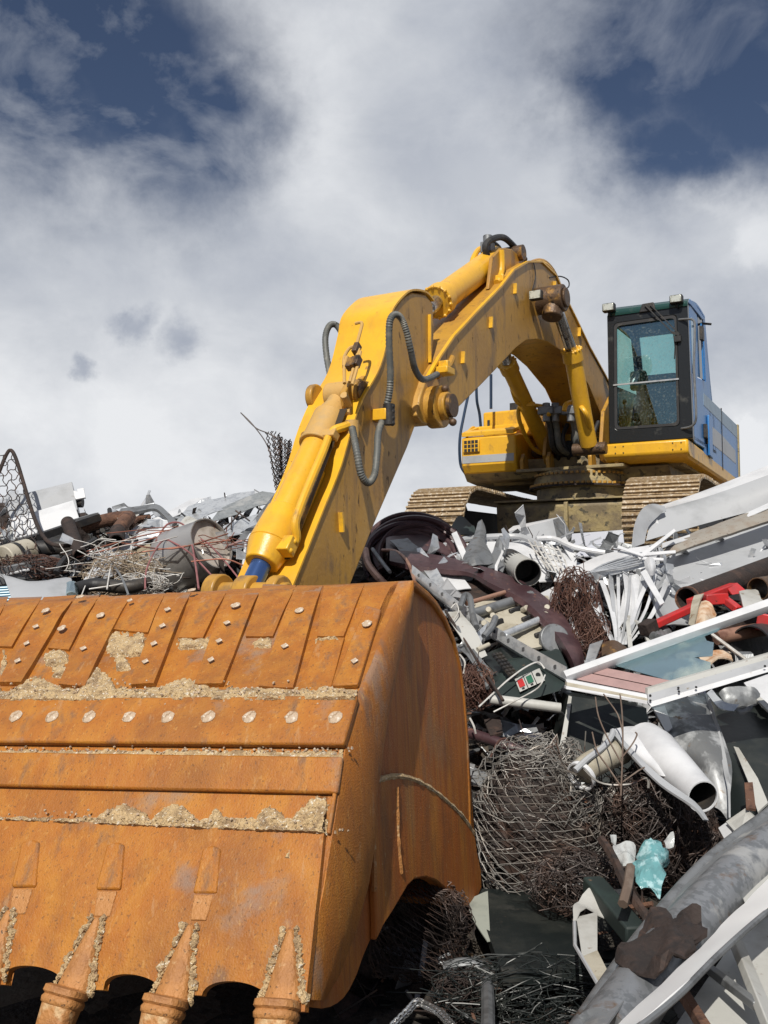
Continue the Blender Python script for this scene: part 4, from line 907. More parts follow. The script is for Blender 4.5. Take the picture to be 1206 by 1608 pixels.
for q in ((23, 1432, -12, 1535), (161, 1444, 122, 1556), (306, 1455, 276, 1570), (462, 1462, 449, 1575), (-110, 1424, -150, 1520)): tooth(*q)
# ---- sand caked on the ledges
def sand(name, x0, x1, top, bot, thick, seed=0, step=3.0, off=.0):
    """top(x), bot(x) give px limits; thickness is noisy and vanishes at the ragged upper edge"""
    bm = B(); grid = {}
    nx = int((x1 - x0) / step)
    for i in range(nx + 1):
        x = x0 + i * step; yt = top(x); yb = bot(x); ny = max(1, int((yb - yt) / step))
        for j in range(-1, 26):
            y = yb - j * step
            if y < yt - step: break
            u = (yb - y) / max(1, yb - yt)
            nn_ = noise.noise(V((x * .03, y * .05, seed))) + .6 * noise.noise(V((x * .11, y * .13, seed))) + .5 * noise.noise(V((x * .4, y * .4, seed)))
            h = thick * (1.0 - max(u, 0) ** 1.5) * (.8 + .5 * nn_) + .004 * random.random()
            h *= min(1, max(0, (x - x0) / 14 + .5 * nn_), max(0, (x1 - x) / 14 + .5 * nn_)) if not (name == 'caked_sand' and x1 - x0 > 300) else 1
            if h < .003: h = -.01
            if j == -1: h = -.01
            grid[i, j] = bm.verts.new(fh(x + random.uniform(-.8, .8), y + random.uniform(-.8, .8), off + max(h, -.01)))
    for (i, j) in list(grid):
        q = [grid.get(k) for k in ((i, j), (i + 1, j), (i + 1, j + 1), (i, j + 1))]
        if None not in q: bm.faces.new(q)
    return obj(name, bm, SAND, BK, smooth=False)
def ragged(base, amp, f, seed, ups=()):
    def g_(x):
        v = base + amp * (noise.noise(V((x * f, seed, 0))) + .5 * noise.noise(V((x * f * 3, seed, 4))))
        for cx, hw, hh in ups: v -= hh * max(0, 1 - abs(x - cx) / hw) ** .7
        return v
    return g_
sand('caked_sand', -200, 562, ragged(1080, 9, .03, 1, ((60, 40, 18), (155, 28, 34), (290, 40, 16), (420, 30, 4))), lambda x: 1108, .040, 1, off=.0)
sand('caked_sand', -180, 540, ragged(1178, 4, .05, 2), lambda x: 1190 + x * .012, .012, 2, off=.004)
sand('caked_sand', -200, 514, ragged(1284, 6, .04, 3, ((195, 42, 24), (275, 34, 24), (340, 12, 18), (425, 22, 22), (500, 40, 36))), lambda x: 1291 + x * .042, .042, 3, off=.0)
sand('caked_sand', 484, 519, lambda x: 1250, lambda x: 1312, .016, 4, off=.0)
for (x0, x1, y0, y1, s_) in ((165, 236, 992, 1030, 5), (178, 205, 1020, 1052, 6), (275, 330, 1000, 1018, 7), (70, 110, 1020, 1045, 8), (80, 118, 1045, 1062, 9), (395, 430, 1002, 1016, 10), (494, 540, 1003, 1008, 12), (0, 14, 1020, 1060, 11), (447, 468, 1330, 1352, 13)):
    sand('caked_sand', x0, x1, ragged(y0, 8, .08, s_), lambda x, y1=y1: y1 + 3 * noise.noise(V((x * .1, 3, 0))), .016, s_, off=.004 if y0 < 1200 else .03)
# loose pebbles
bm = B()
for k in range(420):
    x = random.uniform(-20, 555); L3 = random.choice((0, 0, 1, 2)); y = (1096 + random.gauss(0, 9), 1180 + random.gauss(0, 3), 1291 + x * .042 - abs(random.gauss(0, 10)))[L3]
    ball(bm, fh(x, y, .03 if L3 != 1 else .012), .004 * random.uniform(.6, 1.6), jit=.6, sub=1, seed=k)
obj('loose_grit', bm, RIVM, BK, kind='stuff')
# ears reaching back to the arm tip
for s_ in (-.36, .30):
    bm = B(); a = tip + ML * s_
    q = [a + V((0, 0, .12)), a + V((-.0, .08, -.05)), a + V((.02, -.1, -.2)), a + V((.30, -.95, -.35)), a + V((.40, -1.35, -.05)), a + V((.34, -1.15, .05)), a + V((.1, -.4, .02))]
    prism(bm, q, ML * .05); obj('hinge_ear', bm, BUCK, BK, bev=.01)
# ------------------------------------------------------------------ scrap on the right slope, piece by piece
def thing(name, bm, m, label, cat, group=None, **k):
    k.setdefault('smooth', True); k['kind'] = k.get('kind') or 'thing'; return obj(name, bm, m, None, label, cat, group, **k)
def root(name, p, label, cat, group=None): return tag(empty(name, p, label, cat, group), kind='thing')
def sh(rows, th=.006, nu=6, nv=3, crump=0.0, freq=4.0, seed=0, f=P, curl=True):
    bm = B(); sheet(bm, [[f(*q) for q in r] for r in rows], th, nu, nv, crump, freq, seed, curl); return bm
def tb(pts, r, seg=8, n=5, f=P, **k):
    bm = B(); pp = [f(*q) for q in pts]; tube(bm, smooth_path(pp, n) if len(pp) > 2 else pp, r, seg, **k); return bm
def pr(pts, th, f=P, away=None):
    """flat-ish plate through px points with real thickness"""
    q = [f(*p) for p in pts]; n = V((0, 0, 0))
    for i in range(len(q)): n += (q[i] - q[0]).cross(q[(i + 1) % len(q)] - q[0])
    n.normalize(); n = n if n.y > 0 else -n
    bm = B(); prism(bm, q, n * th); return bm
# --- big pale curved panel in front of the right track
bigp = root('curved_sheet_metal', P(1120, 900, .3), 'huge pale grey curved sheet leaning in front of the right crawler track', 'metal panel')
obj('upper_flange', sh([[(1022, 800, .55), (1110, 770, .4), (1230, 722, .2)], [(1030, 803, .35), (1120, 778, .2), (1230, 738, 0)]], .008, 8, 3), WHT, bigp)
obj('flange_face', sh([[(1030, 803, .35), (1120, 778, .2), (1230, 738, 0)], [(1024, 810, .3), (1120, 790, .15), (1230, 757, -.05)], [(1014, 850, .5), (1110, 822, .35), (1230, 790, .1)]], .008, 8, 3), GREY, bigp)
obj('curled_end', sh([[(993, 860, .3), (1012, 853, .4)], [(997, 825, .1), (1018, 828, .3)], [(1008, 800, .0), (1032, 812, .2)], [(1024, 791, -.02), (1043, 803, .1)], [(1044, 795, .1), (1046, 803, .12)]], .008, 4, 5), GREY, bigp)
obj('lower_panel', sh([[(1012, 866, .55), (1110, 838, .45), (1230, 800, .3)], [(1010, 900, .42), (1120, 872, .36), (1230, 830, .25)], [(1030, 938, .25), (1110, 920, .25), (1230, 882, .15)]], .008, 8, 4, .012, 1.2), GREY, bigp)
obj('lower_tail', sh([[(1020, 880, .1), (1050, 905, .3), (1082, 950, .4)], [(1024, 940, -.05), (1055, 962, .15), (1086, 984, .2)], [(1032, 985, -.2), (1058, 984, .0), (1084, 982, .1)]], .008, 5, 3, .02, 2), GREY, bigp)
bm = B(); sheet(bm, [[P(1038, 861, .1), P(1120, 830, -.05), P(1230, 790, -.25)], [P(1040, 868, .05), P(1120, 840, -.1), P(1230, 802, -.3)], [P(1042, 876, .1), P(1120, 850, -.05), P(1230, 814, -.25)]], .03, 8, 4, .006, 8)
thing('rusty_beam', bm, mat('rust_stained_grey', (.27, .25, .22), .7, .1, [((.22, .17, .13), 9, .45, .25, (1, 1, 1), .8), ((.12, .08, .06), 26, .60, .08)], (40, .3)), 'rust stained grey beam lying across the huge curved panel at the right edge', 'beam')
thing('steel_strip', sh([[(1040, 854, .0), (1130, 824, -.1), (1230, 780, -.3)], [(1040, 861, -.05), (1130, 831, -.15), (1230, 789, -.35)]], .006, 8, 2), WHT, 'thin white strip with grooves running along the top of the rust stained beam', 'strip')
# rusty open drum under the panel
rd = root('rusty_drum', P(1082, 940), 'dark rusty pipe with an open end under the lower edge of the curved panel', 'pipe')
bm = B(); hollow(bm, P(1079, 941, -.2), P(1240, 880, .1), .092, .008, 26); obj('pipe_wall', bm, DRUS, rd)
bm = B(); hollow(bm, P(1079, 941, -.205), P(1081, 940.5, -.19), .098, .012, 26); obj('rim', bm, RUST, rd)
thing('rusty_drum', (lambda b: (hollow(b, P(1190, 925, -.3), P(1250, 915, 0), .09, .008, 24), b)[1])(B()), BOSS, 'brown curved drum section at the right edge above the red frame', 'drum')
# white box sheets in front of the undercarriage
wb = root('metal_box', P(835, 835, .3), 'pale grey flat metal box lying in front of the machine undercarriage', 'box')
obj('side_face', pr([(793, 836, .9), (868, 816, .7), (874, 842, .65), (862, 856, .7), (797, 856, .9)], .01), GREY, wb)
obj('top_face', pr([(793, 836, .9), (806, 826, 1.15), (882, 811, 1.0), (868, 816, .7)], .01), WHT, wb, smooth=False)
obj('end_face', pr([(868, 816, .7), (883, 811, 1.0), (898, 842, .9), (886, 858, .7), (874, 842, .65)], .01), GALD, wb)
thing('square_sheet', pr([(898, 838, 1.2), (978, 832, 1.1), (982, 872, .9), (896, 874, .9)], .01), mat('pale_panel', (.48, .50, .56), .4, 0, [((.5, .52, .56), 3, .5, .2)]), 'plain pale square sheet standing between the grey box and the right track', 'metal panel')
thing('sheet_strip', pr([(878, 848, .3), (888, 842, .3), (905, 875, .2), (900, 884, .2)], .012), WHT, 'short white flat bar leaning against the end of the grey box', 'flat bar')
thing('sheet_strip', pr([(908, 856, .2), (914, 854, .2), (950, 886, .2), (946, 890, .2)], .012), GREY, 'narrow grey strip lying below the plain pale square sheet', 'flat bar')
# coil of maroon hose
bm = B()
for k in range(26):
    c = P(650 + random.uniform(-6, 6), 852 + random.uniform(-4, 8), .5 + random.uniform(-.3, .3)); rx = random.uniform(.26, .46); rz = rx * random.uniform(.62, .95) ; ph = random.uniform(-.3, .3)
    pts = [c + V((rx * math.cos(a), .25 * math.sin(a * 1.0 + ph) , rz * math.sin(a) * .95 - .10)) for a in [math.pi * (-.15 + 1.3 * i / 14) for i in range(15)]]
    tube(bm, smooth_path(pts, 3), random.choice((.018, .024, .03)), 7)
thing('hose_coil', bm, MARO, 'big coil of dark maroon hoses behind the lower arm', 'hose coil')
thing('green_sheet', sh([[(704, 836, .6), (722, 812, .8), (744, 826, .7)], [(712, 848, .3), (730, 838, .5), (748, 846, .5)]], .008, 4, 3, .03), GRN, 'bent dark green sheet between the hose coil and the grey twisted sheet', 'metal sheet')
thing('flat_bar', pr([(709, 838, .1), (717, 834, .1), (736, 876, .0), (728, 882, .0)], .02), WHT, 'small white bar leaning on the dark green sheet', 'flat bar')
thing('twisted_sheet', sh([[(752, 818, .4), (757, 815, .4), (761, 822, .4)], [(742, 846, .2), (752, 850, .1), (762, 856, .2)], [(724, 880, .1), (745, 872, -.15), (768, 866, .1)], [(726, 892, .1), (748, 888, -.1), (775, 884, .1)]], .006, 4, 4, .03, 5, 2), GALD, 'grey sheet twisted to a point, standing left of the black pipe mouth', 'metal sheet')
thing('twisted_sheet', sh([[(786, 848, .2), (790, 846, .2)], [(774, 862, .1), (792, 864, .0)], [(768, 884, .1), (796, 884, .0)], [(766, 896, .1), (790, 900, .0)]], .006, 4, 4, .04, 5, 5), GALD, 'small crumpled dark grey sheet beside the black pipe mouth', 'metal sheet')
# white car panel with rim
cp = root('body_panel', P(790, 870), 'white pressed panel with raised rim and slots behind the maroon beam', 'body panel')
obj('panel', sh([[(690, 862, .4), (760, 850, .5), (840, 852, .5), (905, 868, .4)], [(700, 885, .3), (770, 880, .35), (840, 885, .3), (905, 890, .2)], [(730, 915, .2), (780, 918, .25), (840, 915, .2), (895, 915, .1)]], .008, 6, 4, .02, 2), WHT, cp)
obj('rim', tb([(690, 860, .35), (730, 847, .4), (790, 842, .4), (825, 845, .35), (850, 862, .2), (862, 890, .1)], .028), GREY, cp)
obj('rim', tb([(842, 846, .2), (870, 846, .2), (905, 860, .1), (950, 868, .1)], .024), WHT, cp)
thing('cage_guard', (lambda b: ([tube(b, smooth_path([P(830 + k * 9, 848 + k * 2, .0), P(838 + k * 10, 862 + k * 4, -.1), P(862 + k * 6, 895 + k * 2, 0)], 4), .007, 5) for k in range(6)], [tube(b, [P(832 + k * 8, 856 + k * 9, -.05), P(880 + k * 2, 864 + k * 10, -.03)], .006, 5) for k in range(4)], b)[2])(B()), WIRW, 'bent pale wire guard lying on the white pressed panel', 'wire guard')
pm = root('white_pipe', P(832, 900), 'short white pipe with a big black open mouth beside the maroon beam', 'pipe')
bm = B(); hollow(bm, P(829, 899, -.35), P(800, 880, .3), .108, .006, 26, r1=.10); obj('pipe_wall', bm, WHD, pm)
bm = B(); a = P(829, 899, -.352); b = P(800, 880, .3); hollow(bm, a, b, .1035, .006, 24); disc(bm, P(818, 892, -.1), a - b, .1, .01, 24); obj('shade_lining', bm, DARK, pm)  # dark sleeve and disc put in for the shade inside the pipe
# maroon beam
thing('maroon_beam', sh([[(612, 866, .0), (650, 868, .0), (700, 876, .0), (740, 888, 0), (775, 897, -.1), (820, 915, -.1), (862, 945, -.1), (895, 985, -.1), (912, 1020, -.1), (916, 1058, 0)],
                         [(612, 882, -.06), (650, 890, -.06), (700, 896, -.08), (740, 902, -.1), (775, 920, -.2), (820, 943, -.22), (855, 975, -.22), (880, 1005, -.2), (898, 1035, -.2), (906, 1062, -.1)],
                         [(614, 886, .1), (650, 898, .08), (700, 903, .06), (740, 904, .0), (770, 925, -.02), (815, 952, -.05), (848, 984, -.05), (874, 1012, 0), (892, 1040, 0), (902, 1064, .05)]], .012, 5, 3, .006, 3), MARO, 'long curved maroon beam sweeping from behind the bucket down to the window frame', 'beam')
thing('maroon_sheet', sh([[(606, 846, .2), (650, 842, .3), (690, 850, .25), (715, 872, .15)], [(606, 868, .1), (655, 866, .1), (690, 868, .1), (718, 884, .1)]], .008, 6, 3, .03), MARO, 'buckled dull maroon sheet above the long maroon beam', 'metal sheet')
for (pts, r, m, lab) in (([(574, 864, .2), (578, 885, .1), (592, 905, .0), (612, 925, .0)], .032, COPT, 'thick bent copper coloured pipe rising behind the bucket rim'), ([(600, 864, .1), (622, 866, .0), (640, 882, -.1), (652, 915, -.1), (662, 940, -.1)], .014, COPT, 'thin bent copper pipe looping over the grey folded plates'),
                         ([(585, 862, 0), (598, 880, -.05), (612, 898, -.1)], .016, GALD, 'thin steel pipe crossing the thick copper coloured pipe')):
    thing('bent_pipe', tb(pts, r), m, lab, 'pipe')
# perforated rail
pa, pb = P(648, 896, -.15), P(890, 1058, -.35)
def rail_piece(u): return pa.lerp(pb, u) + V((0, 0, -.05 * math.sin(u * 3.14)))
pf = root('perforated_rail', pa.lerp(pb, .5), 'long bright perforated steel rail running diagonally below the maroon beam', 'rail')
bm = B(); sheet(bm, [[rail_piece(i / 10) + V((0, 0, .045)) for i in range(11)], [rail_piece(i / 10) + V((-.005, -.02, -.035)) for i in range(11)], [rail_piece(i / 10) + V((-.01, .05, -.045)) for i in range(11)]], .006, 2, 3, .004, 6); obj('rail', bm, GALV, pf)
for k in range(11):
    p = rail_piece((k + .6) / 11.3) + V((-.003, -.022 + .012, .006)); bm = B(); disc(bm, p + V((0, -.016, 0)), V((.1, -1, .35)), .014, .004, 10); obj('slot', bm, DARK, pf)
for (rows, m, lab) in (
    ([[(640, 868, .1), (662, 862, .0)], [(660, 890, .0), (680, 884, -.05)], [(690, 930, -.05), (700, 918, -.1)]], GALV, 'bright folded plate with bolt holes above the bucket corner'),
    ([[(612, 850, .1), (640, 846, .1)], [(640, 880, .0), (668, 872, .0)], [(672, 930, 0), (690, 922, 0)]], GALD, 'dull grey folded plate leaning behind the bucket corner'),
    ([[(690, 905, .1), (720, 898, .1)], [(700, 930, .05), (740, 925, .05)]], WHT, 'small white plate tucked under the maroon beam'),
    ([[(718, 915, .12), (790, 905, .1)], [(722, 965, .1), (770, 958, .1)]], DRUS, 'dark rusty plate hanging under the maroon beam'),
    ([[(700, 965, -.3), (722, 962, -.3)], [(722, 1000, -.35), (745, 990, -.35)], [(745, 1040, -.3), (765, 1030, -.3)]], WHD, 'grimy white bent strip right of the bucket side'),
    ([[(722, 1020, -.3), (735, 1012, -.3)], [(755, 1060, -.35), (768, 1050, -.35)]], GALD, 'dull folded strip right of the bucket side'),
    ([[(742, 998, -.2), (765, 980, -.2)], [(735, 1020, -.25), (752, 1024, -.2)], [(748, 1030, -.2), (770, 1010, -.15)]], GALV, 'crumpled bright clip of sheet beside the bucket side'),
    ([[(756, 1030, -.1), (800, 1010, 0)], [(780, 1065, -.1), (830, 1050, 0)]], BLKG, 'black folded plate below the perforated rail'),
    ([[(880, 1010, .1), (905, 1000, .1)], [(890, 1030, 0), (915, 1025, 0)]], BOSS, 'small brown plate at the end of the maroon beam')):
    thing('folded_plate', sh(rows, .006, 4, 3, .02, 6, len(lab)), m, lab, 'metal plate')
# cream casting with bars
cc = root('cream_casting', P(800, 985), 'slotted cream machine casting behind the perforated rail', 'casting')
bm = sh([[(740, 950, .05), (800, 945, .0), (860, 940, .05)], [(760, 990, .0), (820, 990, -.05), (880, 985, .0)], [(800, 1020, .0), (850, 1020, -.05), (895, 1015, .0)]], .02, 5, 4, .02, 5); obj('casting_plate', bm, CREM, cc)
for (a, b) in (((765, 985), (790, 975)), ((785, 1000), (815, 988)), ((820, 975), (845, 965)), ((840, 1000), (865, 992)), ((800, 962), (820, 955))):
    bm = B(); bar(bm, P(*a, -.08), P(*b, -.08), .03, .05); obj('slot', bm, DARK, cc, bev=.01)
for k in range(6):
    c = P(762 + random.uniform(0, 110), 955 + random.uniform(0, 55), -.1); bm = B(); tube(bm, [c, c + V((random.uniform(-.03, .03), -.07, .02))], .022, 10); obj('boss', bm, CREM, cc, bev=.004)
for (a, b, r, m, lab) in (((732, 948, -.25), (800, 928, -.2), .018, COPT, 'pinkish tube end sticking out left of the cream casting'), ((740, 965, -.15), (835, 935, -.1), .04, GALD, 'dull round bar lying across the cream casting, upper of two'), ((790, 998, -.2), (860, 968, -.15), .03, GALV, 'bright round bar lying across the cream casting, lower of two'),
                          ((750, 1020, -.35), (768, 1012, -.35), .016, CREM, 'short cream stub by the bucket side'), ((718, 985, -.35), (766, 1080, -.35), .014, GALD, 'thin dark rod leaning by the bucket side'), ((700, 960, -.35), (790, 1100, -.4), .010, WIRD, 'long thin black rod leaning along the bucket side')):
    thing('round_bar', tb([a, b], r, 12), m, lab, 'bar')
for (pts, lab) in (([(722, 955, -.35), (730, 935, -.35), (738, 940, -.35), (742, 965, -.35), (748, 985, -.35)], 'looped grey tube standing beside the bucket side'), ([(760, 1000, -.3), (772, 985, -.35), (778, 970, -.35)], 'short curved grey tube below the pinkish tube end')):
    thing('bent_tube', tb(pts, .024), GALD, lab, 'tube')
# rust-brown wire nests
def nest(c, rx, ry, rz, n, r, m, name, lab, cat, seed=0, pts=7, kind=None, loops=.6, dens=4):
    rnd = random.Random(seed); bm = B()
    for k in range(int(n * 1.7)):
        a = rnd.uniform(0, 6.28); b = rnd.uniform(-1, 1); p = V((0, 0, 0)); path = []
        q = V((rnd.gauss(0, .45), rnd.gauss(0, .45), rnd.gauss(0, .45))); d = V((rnd.gauss(0, 1), rnd.gauss(0, 1), rnd.gauss(0, 1))).normalized(); ax = V((rnd.gauss(0, 1), rnd.gauss(0, 1), rnd.gauss(0, 1))).normalized()
        for i in range(pts):
            path.append(c + V((q.x * rx, q.y * ry, q.z * rz)))
            d = (Matrix.Rotation(loops * rnd.uniform(.3, 1.5), 3, ax) @ d + V((rnd.gauss(0, .2), rnd.gauss(0, .2), rnd.gauss(0, .2)))).normalized(); q = q + d * .33
            if q.length > 1: q = q.normalized() * rnd.uniform(.9, 1.05); d = (d - q * .8).normalized()
        tube(bm, smooth_path(path, dens), r * .62 * rnd.uniform(.8, 1.2), 4, cap=False)
    return thing(name, bm, m, lab, cat, kind=kind)
nest(P(905, 965, -.05), .20, .15, .36, 150, .0045, WIRR, 'wire_nest', 'tangled rust brown wire heap behind the end of the maroon beam', 'wire heap', 3)
nest(P(930, 1000, -.1), .14, .12, .20, 90, .0045, WIRR, 'wire_nest', 'small brown wire tangle left of the white blind slats', 'wire heap', 4)
nest(P(748, 1078, -.25), .12, .12, .16, 110, .0040, WIRR, 'wire_nest', 'reddish wire tangle pressed against the bucket side', 'wire heap', 5, loops=1.1)
# shredded white blind: fan of bent slats
bd = root('shredded_blind', P(970, 960), 'shredded white window blind fanned out in long bent slats', 'blind')
rnd = random.Random(5)
for k in range(17):
    x0 = 962 + k * 1.6; xt = 905 + k * 9.2 + rnd.uniform(-4, 4); yt = 905 + rnd.uniform(-14, 8) - (8 if 6 < k < 11 else 0)
    md = ((x0 + xt) / 2 + rnd.uniform(-4, 8), (1010 + yt) / 2 + rnd.uniform(-6, 10), rnd.uniform(-.3, -.1)); w_ = rnd.uniform(1.6, 4.0)
    obj('slat', sh([[(xt - w_, yt, -.1 + rnd.uniform(-.1, .1)), (md[0] - w_, md[1], md[2]), (x0 - 1.5, 1012, -.15)], [(xt + w_, yt + 2, -.05), (md[0] + w_, md[1] + 1, md[2] + .02), (x0 + 1.5, 1012, -.13)]], .004, 5, 1), WHT if k % 3 else GREY, bd)
lv = root('louvre_frame', P(960, 880), 'bent white louvre frame with frayed ends lying on the curved panel', 'louvre frame')
obj('frame_side', sh([[(892, 898, -.2), (950, 872, -.2), (1018, 858, -.25)], [(903, 916, -.3), (955, 885, -.3), (1026, 868, -.3)]], .01, 6, 2, .01), WHT, lv)
obj('frame_side', sh([[(903, 916, -.3), (955, 888, -.3), (1020, 872, -.3)], [(907, 918, -.2), (960, 904, -.15), (1012, 890, -.15)]], .006, 6, 2, .01), GALV, lv)
for k in range(5): obj('louvre', tb([(904 + k * 4, 908 - k * 2, -.3), (955 + k * 4, 884 + k * 2, -.32), (1008, 868 + k * 4, -.3)], .008, 6), GALV, lv)
for (a, b, w_, lab) in (((1003, 876), (1060, 832), 3, 'white splinter strip pointing up over the curved panel'), ((970, 858), (1010, 872), 2.2, 'thin bent white strip resting on the louvre frame'), ((1010, 870), (1061, 866), 2.5, 'flat white splinter pointing right from the louvre frame'), ((1008, 876), (1042, 878), 2, 'shortest white splinter pointing right from the louvre frame'),
                       ((1010, 896), (1040, 948), 5, 'broad white flat slat hanging below the louvre frame'), ((912, 918), (900, 936), 3.4, 'short white slat end left of the blind')):
    d = V((b[0] - a[0], b[1] - a[1], 0)).normalized(); nx, ny = -d.y * w_, d.x * w_
    thing('white_strip', pr([(a[0] + nx, a[1] + ny, -.35), (b[0] + nx * .8, b[1] + ny * .8, -.4), (b[0] - nx * .8, b[1] - ny * .8, -.4), (a[0] - nx, a[1] - ny, -.35)], .008), WHT, lab, 'strip')
thing('white_ribbon', sh([[(1012, 880, -.3), (1020, 875, -.4), (1028, 880, -.35)], [(1014, 892, -.35), (1022, 890, -.5), (1029, 892, -.4)], [(1018, 902, -.3), (1024, 904, -.4), (1028, 900, -.3)]], .005, 4, 4), WHT, 'curled white metal ribbon under the louvre frame', 'ribbon')
thing('thin_sheet', sh([[(985, 905, .0), (1000, 900, -.1), (1012, 910, .0)], [(975, 950, -.1), (990, 945, -.15), (1008, 940, -.1)], [(975, 990, -.15), (985, 975, -.2), (1000, 965, -.1)]], .005, 4, 4, .03), WHT, 'crinkled white thin sheet behind the fanned blind', 'metal sheet')
thing('thin_sheet', sh([[(870, 895, .1), (900, 880, .1)], [(878, 915, .0), (915, 900, .0)]], .005, 4, 3, .03), WHT, 'white torn sheet corner above the brown wire heap', 'metal sheet')
thing('thin_sheet', sh([[(880, 975, .05), (895, 968, .05)], [(892, 1020, .05), (918, 1015, .05)]], .005, 4, 3, .02), WHT, 'narrow white sheet lying beside the end of the maroon beam', 'metal sheet')
thing('white_bracket', (lambda b: (bar(b, P(985, 968, -.2), P(990, 1018, -.25), .03, .02), bar(b, P(985, 968, -.2), P(1012, 985, -.2), .03, .02), bar(b, P(1012, 985, -.2), P(1022, 1010, -.2), .05, .02), b)[3])(B()), WHD, 'white angled bracket between the blind and the red frame', 'bracket')
thing('grey_machine_part', (lambda b: (ball(b, P(1035, 995, -.1), .09, .09, .08, .4), [tube(b, [P(1020 + k * 8, 988 + k * 3, -.2), P(1026 + k * 8, 1000 + k * 2, -.25)], .03, 10) for k in range(4)], b)[2])(B()), GALD, 'lumpy grey machine part just under the red bar', 'machine part')
thing('dark_green_beam', tb([(975, 1020, .1), (1020, 968, .2)], .04, 6), GRN, 'dark green bar behind the white angled bracket', 'bar')
# red frame
rf = root('red_steelwork', P(1090, 960), 'bright red painted steel frame with brackets among the scrap', 'frame')
bm = B(); bar(bm, P(1018, 986, -.3), P(1092, 952, -.35), .075, .05); obj('bar', bm, REDP, rf, bev=.008)
bm = B(); bar(bm, P(1085, 948, -.3), P(1152, 922, -.2), .08, .07); obj('bar', bm, REDP, rf, bev=.008)
bm = B(); bar(bm, P(1105, 942, -.4), P(1140, 940, -.4), .10, .08); obj('bracket', bm, REDP, rf, bev=.008)
bm = B(); bar(bm, P(1136, 940, -.4), P(1160, 958, -.35), .07, .05); obj('bracket', bm, REDP, rf, bev=.008)
bm = B(); prism(bm, [P(1140, 920, -.3), P(1158, 915, -.3), P(1175, 930, -.25), P(1150, 934, -.3)], V((0, .04, 0))); obj('bracket', bm, REDP, rf, bev=.004)
bm = B(); bar(bm, P(1010, 990, -.3), P(1026, 980, -.32), .09, .09); obj('socket', bm, DRUS, rf, bev=.008)
thing('red_bracket', (lambda b: (bar(b, P(1188, 975, -.4), P(1225, 982, -.4), .07, .12), b)[1])(B()), REDP, 'small red block at the right edge above the long window frame', 'bracket', bev=.008)
thing('torn_casing', sh([[(1090, 938, -.45), (1106, 934, -.45)], [(1086, 955, -.5), (1098, 952, -.55)], [(1083, 982, -.45), (1090, 986, -.5)]], .012, 3, 3, .01), CREM, 'folded cream strip in front of the red bar', 'metal strip')
thing('torn_casing', sh([[(1098, 945, -.42), (1112, 950, -.5), (1120, 966, -.45)], [(1094, 962, -.45), (1108, 965, -.55), (1122, 972, -.45)], [(1092, 984, -.4), (1105, 984, -.5), (1120, 974, -.4)]], .01, 4, 4, .03, 6), mat('rust_stained_cream', (.55, .44, .33), .6, 0, [((.36, .17, .07), 7, .5, .14)], (30, .2)), 'rust stained cream shell right of the folded cream strip', 'shell')
thing('grey_casing', sh([[(1160, 932, -.3), (1185, 930, -.25), (1196, 944, -.3)], [(1165, 952, -.4), (1188, 955, -.4), (1198, 950, -.35)], [(1170, 965, -.4), (1190, 964, -.4), (1200, 958, -.35)]], .02, 4, 4, .03, 5), WHD, 'dented grimy casing right of the red brackets', 'casing')
thing('brown_box', (lambda b: (bar(b, P(1120, 1000, -.1), P(1182, 975, -.1), .16, .13), b)[1])(B()), DRUS, 'dark brown box section lying behind the broken window pane', 'box section', bev=.01)
thing('tube_end', tb([(1125, 1002, -.2), (1185, 990, -.2), (1230, 985, -.1)], .05, 14), COPT, 'dull pinkish tube lying under the dark brown box section', 'tube')
thing('dark_drum', (lambda b: (hollow(b, P(1180, 1018, -.2), P(1250, 1000, .1), .16, .01, 24), b)[1])(B()), DARK, 'dark open drum at the right edge behind the window frame', 'drum')
thing('broken_shell', sh([[(1098, 1034, -.25), (1120, 1024, -.3), (1146, 1026, -.3)], [(1108, 1048, -.35), (1128, 1040, -.4), (1150, 1040, -.35)]], .01, 4, 4, .03, 6), MATS['rust_stained_cream'], 'rust stained cream shard seen through the broken window frame', 'shard')
thing('spring_coil', (lambda b: (tube(b, [P(1150 + t * .35, 1036, -.3) + V((0, .05 * math.sin(t * .9), .05 * math.cos(t * .9))) for t in range(90)], .006, 5), b)[1])(B()), GALD, 'grey coil spring inside the broken window frame', 'spring')
thing('thin_bar', tb([(1118, 996, -.45), (1180, 1042, -.4)], .012, 6), WIRW, 'thin pale bar crossing the hole in the broken window pane', 'bar')
# --- window frame with pink panel and broken pane
wf = root('window_frame', P(1050, 1080, -.6), 'long white window frame with pinkish panel and broken dusty pane', 'window frame')
def W_(x, y, d=0): return U(x, y, lerp_tab([(888, 5.75), (1206, 5.2)], x) + lerp_tab([(940, .75), (1100, 0)], y) + d)
bm = B(); sheet(bm, [[W_(886, 1058), W_(1050, 1000), W_(1230, 936)], [W_(889, 1064, -.02), W_(1050, 1007, -.02), W_(1230, 944, -.02)], [W_(889, 1068, .03), W_(1050, 1011, .03), W_(1230, 949, .03)]], .02, 6, 2, curl=False); obj('top_rail', bm, WHT, wf)
for (a, b, c_, d_, m) in (((888, 1066), (1017, 1091), (1019, 1097), (890, 1071), WHT), ((890, 1071), (1019, 1097), (1020, 1101), (890, 1077), CREM), ((889, 1077), (1020, 1101), (1023, 1107), (889, 1082), WHT)):
    bm = B(); prism(bm, [W_(*a, -.02), W_(*b, -.02), W_(*c_, -.02), W_(*d_, -.02)], V((0, .05, .0))); obj('left_rail', bm, m, wf, smooth=False)
